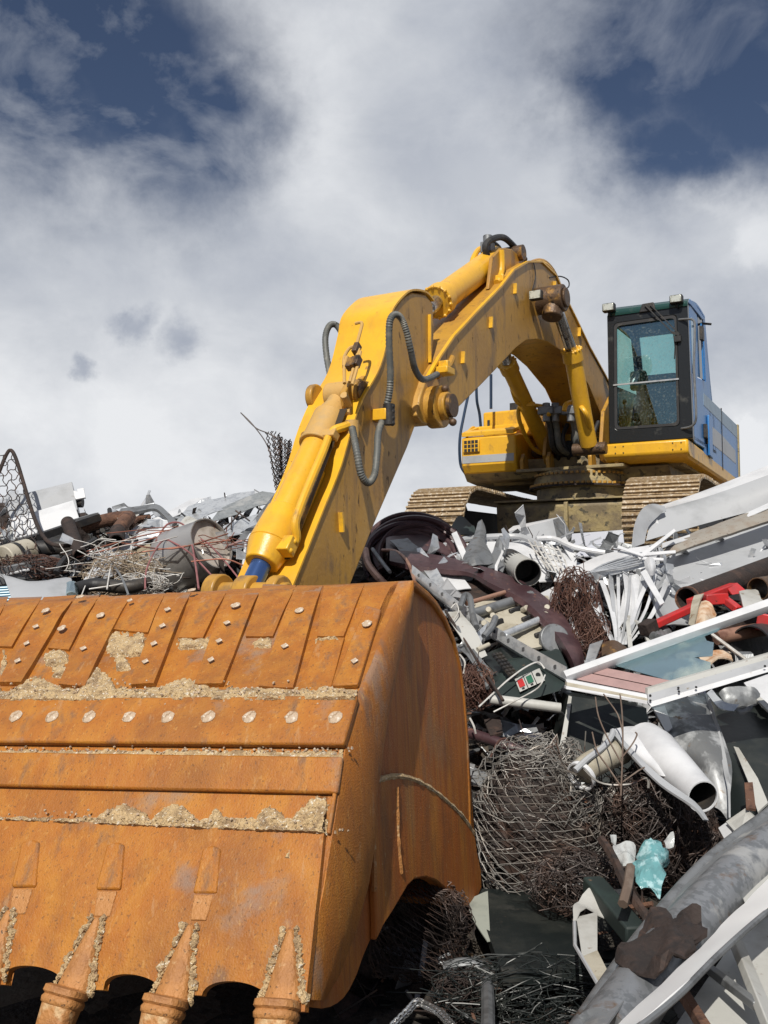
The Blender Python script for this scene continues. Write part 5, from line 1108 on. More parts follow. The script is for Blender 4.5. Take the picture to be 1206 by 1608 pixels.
for (a, b, c_, d_, m) in (((1017, 1081), (1230, 1020), (1230, 1028), (1017, 1090), WHD), ((1017, 1090), (1230, 1028), (1230, 1040), (1018, 1103), GREY), ((1018, 1103), (1230, 1040), (1230, 1048), (1023, 1110), WHT)):
    bm = B(); prism(bm, [W_(*a, -.04), W_(*b, -.04), W_(*c_, -.04), W_(*d_, -.04)], V((0, .05, 0))); obj('bottom_rail', bm, m, wf, smooth=False)
for (x, y) in ((1065, 1080), (1066, 1086), (1093, 1079), (1021, 1092), (1021, 1100), (1201, 1046)): bm = B(); disc(bm, W_(x, y, -.045), V((0, -1, 0)), .007, .004, 8); obj('screw', bm, DARK, wf)
for q in ([(892, 1064), (915, 1055), (1036, 1080), (1018, 1089)], [(917, 1054), (937, 1046), (1060, 1070), (1038, 1079)]):
    bm = B(); prism(bm, [W_(x, y, .03) for x, y in q], V((0, .02, -.01))); obj('panel', bm, PINK, wf, smooth=False)
bm = B(); prism(bm, [W_(x, y, .04) for x, y in ((955, 1042), (1000, 1024), (1060, 1003), (1104, 990), (1134, 984), (1128, 991), (1106, 999), (1110, 1006), (1121, 1009), (1119, 1030), (1090, 1032), (1116, 1040), (1116, 1052), (1060, 1071))], V((0, .006, -.003))); obj('pane', bm, GLASB, wf, smooth=False)
# dark cabinets below the frame
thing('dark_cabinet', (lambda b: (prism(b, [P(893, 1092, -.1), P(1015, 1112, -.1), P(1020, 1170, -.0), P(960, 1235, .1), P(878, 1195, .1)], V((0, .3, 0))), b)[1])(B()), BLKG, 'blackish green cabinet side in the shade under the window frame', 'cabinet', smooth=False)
thing('flat_bar', pr([(893, 1092, -.2), (898, 1094, -.2), (886, 1185, -.2), (877, 1182, -.2)], .012), WHD, 'narrow white flat bar at the left edge of the dark cabinet', 'flat bar')
thing('zinc_plate', (lambda b: (prism(b, [P(926, 1012, -.3), P(946, 1005, -.3), P(930, 1048, -.4), P(916, 1050, -.4)], V((.01, .02, 0))), b)[1])(B()), GALV, 'short bright plate with one hole above the left corner of the window frame', 'metal plate')
thing('brown_can', sh([[(945, 1010, -.3), (965, 1006, -.35), (985, 1015, -.3)], [(945, 1030, -.35), (965, 1030, -.42), (985, 1030, -.35)]], .006, 5, 4, .02), BOSS, 'crushed brown can right of the short bright plate', 'can')
thing('dappled_sheet', sh([[(1022, 1110, -.3), (1065, 1098, -.35), (1106, 1086, -.3)], [(1050, 1160, -.35), (1090, 1150, -.4), (1128, 1150, -.35)], [(1090, 1200, -.3), (1120, 1205, -.4), (1146, 1215, -.35)], [(1105, 1260, -.25), (1128, 1270, -.3), (1147, 1290, -.3)]], .006, 6, 5, .03, 2.5), ZINC, 'stained zinc sheet, dappled shade painted in, hanging below the window frame', 'metal sheet')
thing('white_fold', pr([(1026, 1112, -.38), (1044, 1108, -.38), (1056, 1142, -.42), (1046, 1150, -.42)], .01), WHT, 'bright white folded tab on the top corner of the zinc sheet', 'metal tab')
thing('sheet_edge', sh([[(1108, 1090, -.35), (1112, 1088, -.38)], [(1128, 1160, -.4), (1134, 1160, -.42)], [(1136, 1205, -.42), (1145, 1214, -.45)], [(1142, 1240, -.4), (1146, 1238, -.4)], [(1144, 1285, -.38), (1147, 1285, -.38)]], .006, 2, 5), GREY, 'thin folded light edge strip beside the zinc sheet', 'metal strip')
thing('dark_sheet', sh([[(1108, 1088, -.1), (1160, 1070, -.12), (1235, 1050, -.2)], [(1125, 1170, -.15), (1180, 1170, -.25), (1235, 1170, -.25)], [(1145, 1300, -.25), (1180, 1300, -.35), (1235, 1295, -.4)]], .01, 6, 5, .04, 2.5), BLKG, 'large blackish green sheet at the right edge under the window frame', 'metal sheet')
bw = root('bent_bracket', P(1150, 1095, -.5), 'battered grey bowl bracket under the right end of the window frame', 'bracket')
bm = B(); c = P(1165, 1096, -.5)
for k in range(20): pass
sheet(bm, [[c + V((.13 * math.cos(a), .04, .05 * math.sin(a) + .02)) for a in [math.pi * i / 6 * 2 for i in range(7)]], [c + V((.10 * math.cos(a), .0, .04 * math.sin(a) - .03)) for a in [math.pi * i / 6 * 2 for i in range(7)]], [c + V((.03 * math.cos(a), .0, .02 * math.sin(a) - .08)) for a in [math.pi * i / 6 * 2 for i in range(7)]]], .006, 4, 4, .02, 8)
obj('bowl', bm, GALD, bw)
obj('bracket_arm', sh([[(1110, 1092, -.5), (1118, 1086, -.5)], [(1128, 1112, -.55), (1136, 1104, -.55)], [(1150, 1118, -.5), (1158, 1108, -.5)]], .01, 3, 4, .01), GALV, bw)
thing('curved_sheet', pr([(1168, 1072, -.25), (1230, 1050, -.3), (1230, 1120, -.4), (1196, 1108, -.35)], .012), WHT, 'white curved sheet corner below the right end of the window frame', 'metal sheet')
thing('flat_bar', pr([(1188, 1098, -.5), (1194, 1094, -.5), (1212, 1110, -.5), (1206, 1116, -.5)], .015), WHD, 'short grimy bar end at the right edge beside the bowl bracket', 'flat bar')
thing('sunlight_strip', pr([(1152, 1172, -.35), (1160, 1174, -.36), (1190, 1222, -.42), (1206, 1260, -.45), (1190, 1275, -.44), (1176, 1230, -.4)], .012), WHD, 'slanting shaft of sunlight, shaped as a pale plate before the large dark sheet', 'board')  # pale plate stands in for sunlight falling on the dark sheet
thing('rusty_plate', pr([(1169, 1229, -.6), (1182, 1228, -.6), (1187, 1270, -.65), (1172, 1268, -.65)], .015), RUST, 'small red brown plate standing above the white torn card', 'metal plate')
thing('torn_card', pr([(1140, 1290, -.5), (1172, 1268, -.6), (1204, 1300, -.6), (1204, 1310, -.65), (1160, 1312, -.6)], .008), WHD, 'white torn card lying at the top end of the galvanised pipe', 'card')
thing('torn_card', pr([(1128, 1300, -.42), (1145, 1288, -.45), (1185, 1300, -.55), (1150, 1340, -.55)], .006), WHT, 'bright torn sheet scrap beside the top end of the galvanised pipe', 'sheet scrap')
thing('bent_tube', tb([(1190, 1290, -.6), (1200, 1278, -.6), (1215, 1266, -.6)], .016), GALD, 'short grey tube at the right edge above the galvanised pipe', 'tube')
# --- downpipe and cone
dp = root('downpipe', P(935, 1190, -.6), 'pale cream elbow pipe in front of the dark cabinet', 'pipe')
bm = tb([(914, 1215, -.6), (925, 1203, -.62), (950, 1190, -.6), (975, 1180, -.5)], .072, 20, 6); obj('pipe_wall', bm, CREM, dp)
obj('pipe_neck', tb([(955, 1158, -.62), (952, 1175, -.64), (958, 1188, -.62)], .03, 12, 5), WHD, dp)
obj('edge_rib', tb([(903, 1210, -.72), (922, 1192, -.75), (945, 1175, -.75), (958, 1160, -.72), (963, 1148, -.7)], .017, 8, 5), GREY, dp)
bm = B(); hollow(bm, P(915, 1216, -.62), P(911, 1220, -.62), .082, .01, 22); obj('rim', bm, WHT, dp)
cn_ = root('cone_pipe', P(1060, 1210, -.6), 'white conical pipe with open dark mouth pointing down right', 'pipe')
A_ = [(962, 1146), (985, 1142), (1010, 1143), (1030, 1150)]
bm = B()
def cring(px, py, dd, r, ax, seg=24, wall=.0):
    a = ax.orthogonal().normalized(); b = ax.cross(a); return [P(px, py, dd) + (a * math.cos(2 * math.pi * k / seg) + b * math.sin(2 * math.pi * k / seg)) * r for k in range(seg)]
axis = (P(1105, 1250, -.85) - P(1020, 1180, -.55)).normalized()
stations = [(1104, 1251, -.85, .082), (1090, 1238, -.8, .088), (1060, 1208, -.7, .105), (1030, 1180, -.6, .125), (1012, 1166, -.52, .12)]
vs = [[bm.verts.new(q) for q in cring(x, y, d_, r, axis)] for x, y, d_, r in stations] + [[bm.verts.new(q) for q in cring(x, y, d_, r - .007, axis)] for x, y, d_, r in stations[::-1]]
for a, b in zip(vs, vs[1:] + vs[:1]):
    for k in range(24): bm.faces.new((a[k], a[(k + 1) % 24], b[(k + 1) % 24], b[k]))
obj('cone_wall', bm, WHT, cn_)
bm = B(); ra_ = [cring(1103.5, 1250.6, -.848, .0755, axis), cring(1060, 1208, -.7, .09, axis)]; vs = [[bm.verts.new(q) for q in r_] for r_ in ra_]
for k in range(24): bm.faces.new((vs[0][k], vs[0][(k + 1) % 24], vs[1][(k + 1) % 24], vs[1][k]))
bm.faces.new(vs[1]); obj('shade_lining', bm, DARK, cn_)  # shade in the cone's mouth, given as a dark inner skin
obj('folded_wing', sh([[(964, 1146, -.62), (985, 1142, -.6), (1008, 1142, -.55), (1028, 1150, -.5)], [(972, 1158, -.66), (995, 1158, -.7), (1018, 1162, -.68), (1040, 1172, -.6)], [(985, 1176, -.66), (1005, 1186, -.72), (1030, 1196, -.74), (1052, 1196, -.7)], [(1000, 1195, -.62), (1022, 1210, -.68), (1045, 1220, -.76), (1062, 1216, -.78)]], .006, 4, 4, .008), WHT, cn_)
obj('folded_edge', sh([[(963, 1146, -.66), (1000, 1188, -.74), (1040, 1225, -.82), (1090, 1262, -.9), (1110, 1290, -.85)], [(966, 1158, -.68), (996, 1194, -.76), (1036, 1234, -.84), (1086, 1268, -.92), (1104, 1288, -.87)]], .012, 4, 2), GREY, cn_)
# --- wire balls
def wireball(name, c, rx, ry, rz, lab, m, n1=44, n2=40, layers=3, seed=0, r=.0048, tilt=.3):
    rnd = random.Random(seed); bm = B(); rot = Matrix.Rotation(tilt, 3, 'Y') @ Matrix.Rotation(rnd.uniform(-.3, .3), 3, 'Z')
    for L_ in range(layers):
        s_ = 1 - .09 * L_; so_ = V((seed + L_ * 3.3, 0, 0))
        def pt(u, v):   # u around, v pole to pole
            k = s_ * (1 + .20 * noise.noise(V((math.cos(u) * 1.5, math.sin(u) * 1.5, v * 1.5)) + so_) + .022 * rnd.uniform(-1, 1))
            p = V((math.cos(u) * math.sin(v), math.sin(u) * math.sin(v), math.cos(v))) * k; p = rot @ p
            return c + V((p.x * rx, p.y * ry, p.z * rz))
        K = 24
        for i in range(n1):
            A_ = math.pi / n1 * 1.08; path = []
            for j in range(2 * K + 1):
                v = .12 + 2.9 * j / (2 * K); path.append(pt(2 * math.pi * i / n1 + A_ * (1 if (j + i) % 2 else -1) + .25 * math.sin(v * 2.2 + L_ * 2) + rnd.uniform(-.012, .012), v + rnd.uniform(-.008, .008)))
            tube(bm, path, r, 4, cap=False)
        for i in range(n2):
            u0 = rnd.uniform(0, 6.28); v0 = rnd.uniform(.3, 2.8); path = [pt(u0 + .3 * j * rnd.uniform(.3, .6), v0 + rnd.uniform(-.12, .12)) for j in range(9)]
            tube(bm, smooth_path(path, 3), r, 4, cap=False)
    return thing(name, bm, m, lab, 'wire mesh', smooth=True)
wireball('mesh_bundle', P(842, 1300, -.1) , .39, .30, .49, 'big round crumpled bundle of grey wire mesh right of the bucket', WIRE, 40, 22, 2, 1, .0029)
thing('mesh_core', (lambda b: (ball(b, P(842, 1300, -.05), .28, .2, .38, .4, 3), b)[1])(B()), DRUS, 'dark crushed lump inside the big wire mesh bundle', 'lump', kind='stuff')
nest(P(1030, 1300, -.15), .33, .25, .33, 420, .0042, WIRD, 'wire_tangle', 'black tangled wire mass between mesh bundle and galvanised pipe', 'wire tangle', 8, pts=6, loops=.35, dens=2)
nest(P(1010, 1262, -.25), .24, .2, .17, 170, .0045, WIRE, 'wire_tangle', 'greyish loose wire tangle on top of the black wire mass', 'wire tangle', 9, pts=5, loops=.3, dens=2)
nest(P(870, 1240, -.35), .28, .18, .25, 90, .0045, WIRE, 'wire_tangle', 'loose pale wire ends sticking out of the mesh bundle top', 'wire tangle', 19, pts=5, loops=.5, dens=3)
nest(P(905, 1385, -.2), .26, .2, .16, 150, .0042, WIRD, 'wire_tangle', 'dark wire fringe hanging under the big mesh bundle', 'wire tangle', 10, pts=5, loops=.6, dens=2)
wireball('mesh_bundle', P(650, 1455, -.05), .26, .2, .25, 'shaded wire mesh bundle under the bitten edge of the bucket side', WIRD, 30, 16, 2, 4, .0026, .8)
# things around it
thing('teal_plastic', sh([[(1036, 1320, -.75), (1048, 1340, -.72), (1046, 1362, -.7)], [(1016, 1334, -.8), (1030, 1350, -.86), (1042, 1375, -.78)], [(996, 1342, -.76), (1010, 1368, -.82), (1036, 1412, -.76)], [(998, 1360, -.74), (1004, 1392, -.76), (1022, 1396, -.74)]], .004, 5, 5, .045, 8, 3), TEAL, 'crumpled turquoise plastic sheet caught on the black wires', 'plastic sheet')
thing('plastic_bag', sh([[(966, 1328, -.7), (982, 1320, -.72), (996, 1332, -.7)], [(968, 1345, -.74), (984, 1340, -.8), (998, 1350, -.74)], [(976, 1358, -.7), (988, 1360, -.74), (994, 1362, -.7)]], .003, 5, 5, .05, 9, 1), PLAS, 'crumpled clear plastic bag left of the turquoise plastic', 'plastic bag')
thing('plastic_scrap', sh([[(1042, 1322, -.7), (1056, 1318, -.7)], [(1046, 1330, -.72), (1058, 1330, -.7)]], .003, 4, 4, .04, 9, 1), PLAS, 'small clear plastic scrap right of the turquoise plastic', 'plastic scrap')
thing('plastic_scrap', sh([[(958, 1312, -.6), (968, 1310, -.6)], [(960, 1320, -.62), (970, 1322, -.6)]], .003, 4, 4, .04, 9, 4), PLAS, 'tiny white plastic scrap above the clear plastic bag', 'plastic scrap')
thing('rotten_plank', tb([(944, 1318, -.7), (965, 1350, -.72), (985, 1395, -.7), (1022, 1450, -.6)], .022, 6, radii=None), DRUS, 'rusty brown bar leaning left of the turquoise plastic', 'bar')
thing('dead_branch', tb([(990, 1362, -.85), (986, 1390, -.85), (978, 1420, -.8)], .022, 7), WOODT, 'grey broken stick below the clear plastic bag', 'stick')
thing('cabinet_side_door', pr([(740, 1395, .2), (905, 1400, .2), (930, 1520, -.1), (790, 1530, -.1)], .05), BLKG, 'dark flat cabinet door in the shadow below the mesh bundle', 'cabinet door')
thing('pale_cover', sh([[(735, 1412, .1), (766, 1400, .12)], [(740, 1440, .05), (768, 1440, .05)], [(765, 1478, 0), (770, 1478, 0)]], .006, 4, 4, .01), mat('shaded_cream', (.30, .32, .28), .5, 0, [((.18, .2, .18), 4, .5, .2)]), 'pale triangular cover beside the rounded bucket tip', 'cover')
cb_ = root('cream_bracket', P(925, 1480, -.5), 'bent cream bracket standing in the shade left of the galvanised pipe', 'bracket')
obj('plate', pr([(905, 1440, -.5), (938, 1432, -.5), (938, 1492, -.55), (914, 1502, -.55)], .01), WHD, cb_)
obj('plate', pr([(914, 1502, -.55), (938, 1492, -.55), (962, 1540, -.6), (948, 1556, -.6)], .01), CREM, cb_)
obj('rib', tb([(902, 1448, -.55), (903, 1485, -.6), (945, 1556, -.65)], .008, 6, 1), GREY, cb_)
thing('dark_beam', (lambda b: (bar(b, P(930, 1388, -.45), P(1000, 1470, -.5), .10, .08), b)[1])(B()), GRN, 'dark green box beam crossing behind the cream bracket', 'beam', bev=.01)
thing('sheet_crumb', sh([[(905, 1425, -.45), (935, 1402, -.45), (975, 1400, -.4)], [(900, 1450, -.5), (930, 1430, -.5), (972, 1440, -.45)]], .005, 4, 4, .05, 6), WHD, 'crumpled pale sheet hanging under the mesh bundle', 'metal sheet')
ch = root('chain', P(660, 1595, -.2), 'shiny loose steel chain at the bottom edge beside the bucket', 'chain')
cpts = smooth_path([P(618, 1610, -.2), P(640, 1588, -.2), P(655, 1574, -.2), P(672, 1580, -.2), P(690, 1590, -.2), P(705, 1606, -.2), P(716, 1618, -.2)], 7)
for i in range(0, len(cpts) - 1):
    p = cpts[i]; t = (cpts[i + 1] - cpts[i]).normalized(); s_ = t.orthogonal().normalized(); s_ = s_ if i % 2 else t.cross(s_)
    bm = B(); tube(bm, [p + t * .019 * math.cos(a) * 1.3 + s_ * .013 * math.sin(a) for a in [2 * math.pi * k / 12 for k in range(13)]], .0045, 6); obj('link', bm, CHRM, ch)
thing('bent_tube', tb([(700, 1520, .15), (722, 1514, .1), (748, 1516, .1), (762, 1530, .1), (766, 1570, -.1), (766, 1625, -.3)], .028, 10), GALD, 'upright bent grey tube in the dark left of the galvanised pipe', 'tube')
nest(P(725, 1570, .2), .14, .12, .13, 110, .004, DRUS, 'wire_nest', 'reddish wire clump inside the upright bent tube', 'wire heap', 15, loops=1.2)
nest(P(835, 1560, .1), .45, .2, .16, 130, .0035, BLKG, 'wire_tangle', 'wire litter, coloured black in place of shadow, at the bottom of the heap', 'wire tangle', 16, pts=6, loops=.9, dens=2)  # near black colour replaces the bucket's shadow on this litter
# --- galvanised pipe, long white flange and white door at the lower right
mat('dented_zinc', (.24, .25, .265), .42, .45, [((.15, .16, .17), 22, .48, .08, (1, 1, 1), .8, 3), ((.46, .46, .45), 4, .56, .08, (1, 1, 1), .8, 9), ((.16, .10, .06), 6, .60, .08, (1, 1, 1), .9, 9)], (14, .2))
hp = root('galvanised_pipe', P(1060, 1450, -1.0), 'long galvanised pipe running diagonally at the lower right', 'pipe')
def hprow(fr, dd): return [(905 + 120 * fr, 1625 + 0 * fr, dd - .1), (1012 + 95 * fr, 1470 + 42 * fr, dd), (1120 + 78 * fr, 1348 + 44 * fr, dd), (1235 + 40 * fr, 1262 + 65 * fr, dd + .05)]
obj('pipe_wall', tb([(950, 1636, -.93), (1054, 1492, -.93), (1160, 1374, -.93), (1262, 1292, -.9)], .100, 30, 9), MATS['dented_zinc'], hp)
obj('side_strip', sh([hprow(-.02, -.82), hprow(.12, -.96), hprow(.34, -1.02)], .006, 7, 4, .012, 2.6), mat('spangled_zinc', (.30, .315, .33), .45, .55, [((.27, .285, .30), 26, .48, .08, (1, 1, 1), .8, 2), ((.5, .5, .48), 5, .56, .1), ((.20, .13, .07), 7, .64, .08)], (14, .12)), hp)
obj('rolled_edge', tb(hprow(-.03, -.84), .030, 12, 6), GALD, hp)
thing('rusty_shell', sh([[(1012, 1462, -1.04), (1040, 1442, -1.07), (1058, 1452, -1.09), (1072, 1445, -1.11), (1100, 1450, -1.11)], [(990, 1490, -1.07), (1030, 1478, -1.19), (1060, 1480, -1.24), (1085, 1478, -1.24), (1104, 1470, -1.17)], [(972, 1522, -1.07), (1000, 1525, -1.17), (1035, 1528, -1.21), (1060, 1515, -1.21), (1095, 1485, -1.17)]], .008, 4, 4, .07, 8, 3, curl=False), DRUS, 'torn dark rusty shell lying inside the galvanised pipe', 'metal shell')
wfz = root('white_flange', P(1080, 1520, -1.1), 'long white folded flange bar running below the galvanised pipe', 'flange bar')
obj('face', sh([[(960, 1625, -1.25), (1030, 1560, -1.25), (1100, 1490, -1.24), (1170, 1420, -1.22), (1250, 1340, -1.2)], [(975, 1635, -1.44), (1060, 1568, -1.44), (1130, 1498, -1.44), (1195, 1440, -1.42), (1260, 1390, -1.42)]], .006, 6, 3, .008, 4), mat('bright_white_paint', (.80, .80, .80), .35, 0, [((.5, .5, .48), 5, .6, .1, (1, 1, 1), .6, 9)], (12, .05)), wfz)
obj('rolled_edge', tb([(975, 1635, -1.44), (1060, 1568, -1.44), (1130, 1498, -1.44), (1195, 1440, -1.42), (1260, 1390, -1.42)], .010, 8), GALD, wfz)
wd = root('appliance_side', P(1160, 1560, -.9), 'scratched white appliance side with braces at the bottom right corner', 'appliance')
obj('panel', pr([(1040, 1640, -.9), (1150, 1480, -.9), (1280, 1380, -.85), (1280, 1680, -1.0), (1060, 1680, -1.0)], .012), WHD, wd)
for (a, b, w_) in (((1155, 1478), (1215, 1625), .05), ((1085, 1500), (1190, 1580), .028), ((1060, 1540), (1110, 1620), .04)):
    bm = B(); bar(bm, P(*a, -1.02), P(*b, -1.06), w_, .03, V((0, -1, .3))); obj('brace', bm, WHD if w_ == .05 else (GALD if w_ < .03 else RUST), wd, bev=.004)
thing('grimy_board', pr([(1150, 1370, -.9), (1250, 1300, -.8), (1250, 1400, -.95), (1175, 1430, -1.0)], .01), WHD, 'grimy white board between galvanised pipe and white flange at the right edge', 'board')
# --- control panel
cpn = root('control_box', P(820, 1060, -.2), 'dark green control box with red and green buttons on a pale plate', 'control box')
bm = B(); q = [P(770, 1080, -.2), P(800, 1040, -.2), P(880, 1020, -.2), P(898, 1060, -.25), P(880, 1085, -.25), P(790, 1112, -.2)]; prism(bm, q, V((0, .25, 0))); obj('housing', bm, GRN, cpn, bev=.01)
def CPt(u, v, d=0):   # plate coordinates, v down
    a = P(808, 1067, -.26); ex = P(848, 1049, -.26) - a; ey = P(816, 1087, -.26) - a; return a + ex * u + ey * v + V((0, -d, 0))
for k in range(3):
    bm = B(); prism(bm, [CPt(k / 3 + .01, 0), CPt(k / 3 + .32, 0), CPt(k / 3 + .32, 1), CPt(k / 3 + .01, 1)], V((0, .02, 0))); obj('label_plate', bm, WHD, cpn, bev=.002)
for k, m in ((0, REDP), (1, mat('green_button', (.02, .12, .07), .4))):
    bm = B(); prism(bm, [CPt(k / 3 + .06, .15, .012), CPt(k / 3 + .27, .15, .012), CPt(k / 3 + .27, .7, .012), CPt(k / 3 + .06, .7, .012)], V((0, .014, 0))); obj('button', bm, m, cpn, bev=.003)
    bm = B(); prism(bm, [CPt(k / 3 + .12, .78, .003), CPt(k / 3 + .22, .78, .003), CPt(k / 3 + .22, .92, .003), CPt(k / 3 + .12, .92, .003)], V((0, .006, 0))); obj('label_mark', bm, DARK, cpn)
bm = B(); disc(bm, CPt(.83, .4), V((0, -1, 0)), .016, .015, 14); kb = obj('knob', bm, DARK, cpn)
thing('white_pipe', tb([(770, 1098, -.25), (820, 1104, -.28), (880, 1112, -.25)], .032, 12), WHD, 'dirty white pipe lying below the control box', 'pipe')
thing('cable', tb([(752, 1110, -.3), (782, 1082, -.35), (800, 1066, -.38), (825, 1048, -.38), (845, 1040, -.35), (855, 1050, -.3)], .006, 6), WIRW, 'pale cable arching over the control box', 'cable')
thing('cable', tb([(775, 1118, -.35), (810, 1100, -.4), (845, 1080, -.42), (856, 1060, -.4)], .005, 6), WIRW, 'thin pale wire looping below the control box buttons', 'cable')
thing('maroon_tube', tb([(728, 1148, .1), (780, 1165, .0), (835, 1185, .0)], .035, 12), MARO, 'maroon tube lying just above the big mesh bundle', 'tube')
thing('wire_hoop', tb([(770, 1190, -.4), (782, 1165, -.45), (795, 1160, -.45), (797, 1172, -.42)], .006, 6), WIRR, 'thin wire hoop over the maroon tube', 'wire')
thing('brown_plate', pr([(760, 1130, .0), (785, 1125, .0), (790, 1150, -.05), (770, 1155, -.05)], .02), DRUS, 'small dark brown plate above the maroon tube', 'metal plate')
thing('grey_disc', (lambda b: (disc(b, P(868, 1005, -.1), V((.2, -1, .3)), .11, .05, 24), b)[1])(B()), GALD, 'grey round cap below the cream casting', 'cap', bev=.01)
thing('perforated_strip', (lambda b: ([tube(b, smooth_path([P(775 + k * 4 + j * 5, 1028 + k * 5 - j, -.3), P(777 + k * 4 + j * 5, 1031 + k * 5 - j, -.31)], 2), .014, 6) for k in range(7) for j in range(3)], b)[1])(B()), DARK, 'short black roller chain below the perforated rail', 'roller chain')
for (pts, r, m, lab) in (([(708, 955, -.4), (716, 948, -.45), (720, 960, -.45), (712, 975, -.4)], .005, WIRW, 'small white cable loop at the bucket upper corner'), ([(722, 1028, -.4), (730, 1040, -.45), (728, 1058, -.4)], .006, WIRW, 'short curled white wire at the bucket side'),
                         ([(815, 1130, -.3), (825, 1160, -.35), (838, 1185, -.4)], .004, WIRD, 'thin dark wire dropping to the mesh bundle'), ([(738, 1128, -.2), (744, 1140, -.25), (747, 1152, -.2)], .006, WIRW, 'short pale wire above the maroon tube'),
                         ([(906, 1195, -.7), (940, 1228, -.72), (985, 1232, -.75), (1015, 1222, -.75), (1018, 1238, -.72)], .006, WIRE, 'rusty thin rod bending round below the elbow pipe')):
    thing('loose_wire', tb(pts, r, 5), m, lab, 'wire')
tw = root('dead_shrub', P(975, 1245, -.85), 'thin bare dead twig standing in front of the white cone pipe', 'twig')
for pts in ([(975, 1250, -.85), (977, 1200, -.88), (978, 1150, -.88), (976, 1110, -.85), (972, 1080, -.82)], [(978, 1150, -.88), (970, 1122, -.88), (955, 1100, -.85), (948, 1090, -.85)], [(977, 1200, -.88), (955, 1160, -.9), (940, 1125, -.88), (935, 1095, -.85)], [(978, 1228, -.86), (1000, 1212, -.88), (1012, 1205, -.88)],
            [(976, 1190, -.88), (992, 1170, -.9), (1000, 1155, -.9), (998, 1150, -.9)], [(975, 1235, -.86), (955, 1205, -.88), (938, 1180, -.86), (930, 1150, -.85)]):
    obj('twig', tb(pts, .0045, 5), WOODT, tw)
# ------------------------------------------------------------------ scrap on the left heap
fn = root('fence_hoop', Q(40, 850, -.6), 'bent tubular fence hoop with diamond mesh at the far left', 'fence')
hoop = [(-25, 860, -.6), (-12, 770, -.6), (0, 738, -.6), (10, 714, -.6), (17, 707, -.6), (25, 720, -.6), (38, 762, -.6), (50, 802, -.6), (62, 832, -.6), (75, 850, -.65), (92, 857, -.65), (115, 856, -.6)]
obj('hoop_tube', tb(hoop, .017, 10, 4, f=Q), DRUS, fn)
def inside(x, y):
    # between the two legs of the hoop
    if y < 712 or y > 905: return False
    xr = lerp_tab([(710, 20), (762, 38), (802, 50), (832, 62), (870, 60), (905, 40)], y); return -30 < x < xr
bm = B()
for fam in (0, 1):
    for k in range(-14, 22):
        path = []
        for i in range(70):
            t = i * 4.0
            if fam == 0: x = k * 13 - 30 + t * .36; y = 690 + t
            else: x = -40 + t * .85; y = 720 + k * 16 - t * .55 + 40
            if inside(x, y):
                z_ = 2.2 * math.sin(t * .36); path.append(Q(x + (z_ if fam == 0 else z_ * .4), y + (0 if fam == 0 else z_), -.6 + .02 * math.sin(t * .3) + .05 * noise.noise(V((x * .02, y * .02, 0)))))
            elif len(path) > 2: break
        if len(path) > 2: tube(bm, path, .0045, 5, cap=False)
obj('diamond_mesh', bm, WIRD, fn)
thing('diamond_mesh', (lambda b: ([tube(b, [Q(95 + k * 8 + i * 2.1, 895 - i * 5.5 + 2 * math.sin(i * 1.9), -.35) for i in range(9)], .006, 4) for k in range(9)], [tube(b, [Q(80 + i * 6, 868 + k * 7 - i * 1.5 + 2 * math.sin(i * 1.9), -.35) for i in range(15)], .006, 4) for k in range(6)], b)[2])(B()), WIRD, 'flattened dark diamond mesh below the black open pipe', 'wire mesh')
# white box
wx = root('white_housing', Q(75, 840, -.2), 'white stepped metal housing behind the fence hoop', 'housing')
obj('rear_body', pr([(5, 783, 0), (113, 756, 0), (122, 800, 0), (20, 822, 0)], .3, f=Q), GREY, wx, bev=.006, smooth=False)
obj('front_body', pr([(15, 815, -.25), (115, 785, -.25), (126, 818, -.25), (22, 846, -.25)], .22, f=Q), WHT, wx, bev=.006, smooth=False)
obj('hook', pr([(113, 770, .0), (122, 772, .0), (121, 768, .0), (131, 766, .0), (134, 781, .0), (119, 784, .0)], .02, f=Q), WHT, wx, smooth=False)
bm = B(); tube(bm, [Q(118, 789, .1), Q(130, 789, .1)], .05, 12); obj('motor_plug', bm, DARK, wx)
for (pts, w_, h_, m, lab) in (([(-20, 866, -.45), (152, 808, -.3)], .10, .05, DARK, 'long black angle bar slanting under the white housing'), ([(-20, 880, -.5), (60, 850, -.45)], .05, .05, DARK, 'shorter black bar crossing the base of the fence hoop'), ([(110, 818, -.3), (152, 806, -.25)], .07, .04, GALD, 'dark grey bar end right of the white housing')):
    bm = B(); channel(bm, Q(*pts[0]), Q(*pts[1]), w_, h_, .012); thing('angle_bar', bm, m, lab, 'bar')
rp = root('rusty_pipe', Q(160, 820, -.2), 'thick flaky rusty pipe with elbow on top of the left heap', 'pipe')
obj('pipe_run', tb([(112, 832, -.15), (140, 824, -.15), (175, 815, -.15), (205, 812, -.15)], .062, 14, 6, f=Q), RUST, rp)
bm = B(); a = Q(197, 818, -.35); b = Q(185, 834, -.45); c = Q(183, 851, -.5); tube(bm, smooth_path([Q(203, 812, -.2), a, b, c], 5), .06, 18, cap=False); obj('elbow', bm, RUST, rp)
bm = B(); hollow(bm, b, c, .066, .010, 20); obj('pipe_mouth', bm, DRUS, rp)
thing('rusty_pipe', tb([(205, 826, .0), (215, 816, .05), (235, 812, .1)], .03, 10, f=Q), RUST, 'thin rusty pipe stub right of the rusty elbow', 'pipe')
ob = root('black_pipe', Q(115, 850, -.6), 'upright black pipe with open top in front of the rusty pipe', 'pipe')
bm = B(); hollow(bm, Q(106, 820, -.6), Q(126, 872, -.55), .056, .008, 22); obj('pipe_wall', bm, DRUS, ob)
thing('black_pipe', tb([(60, 862, -.35), (128, 858, -.4)], .07, 18, f=Q), DARK, 'fat black pipe lying under the white housing', 'pipe')
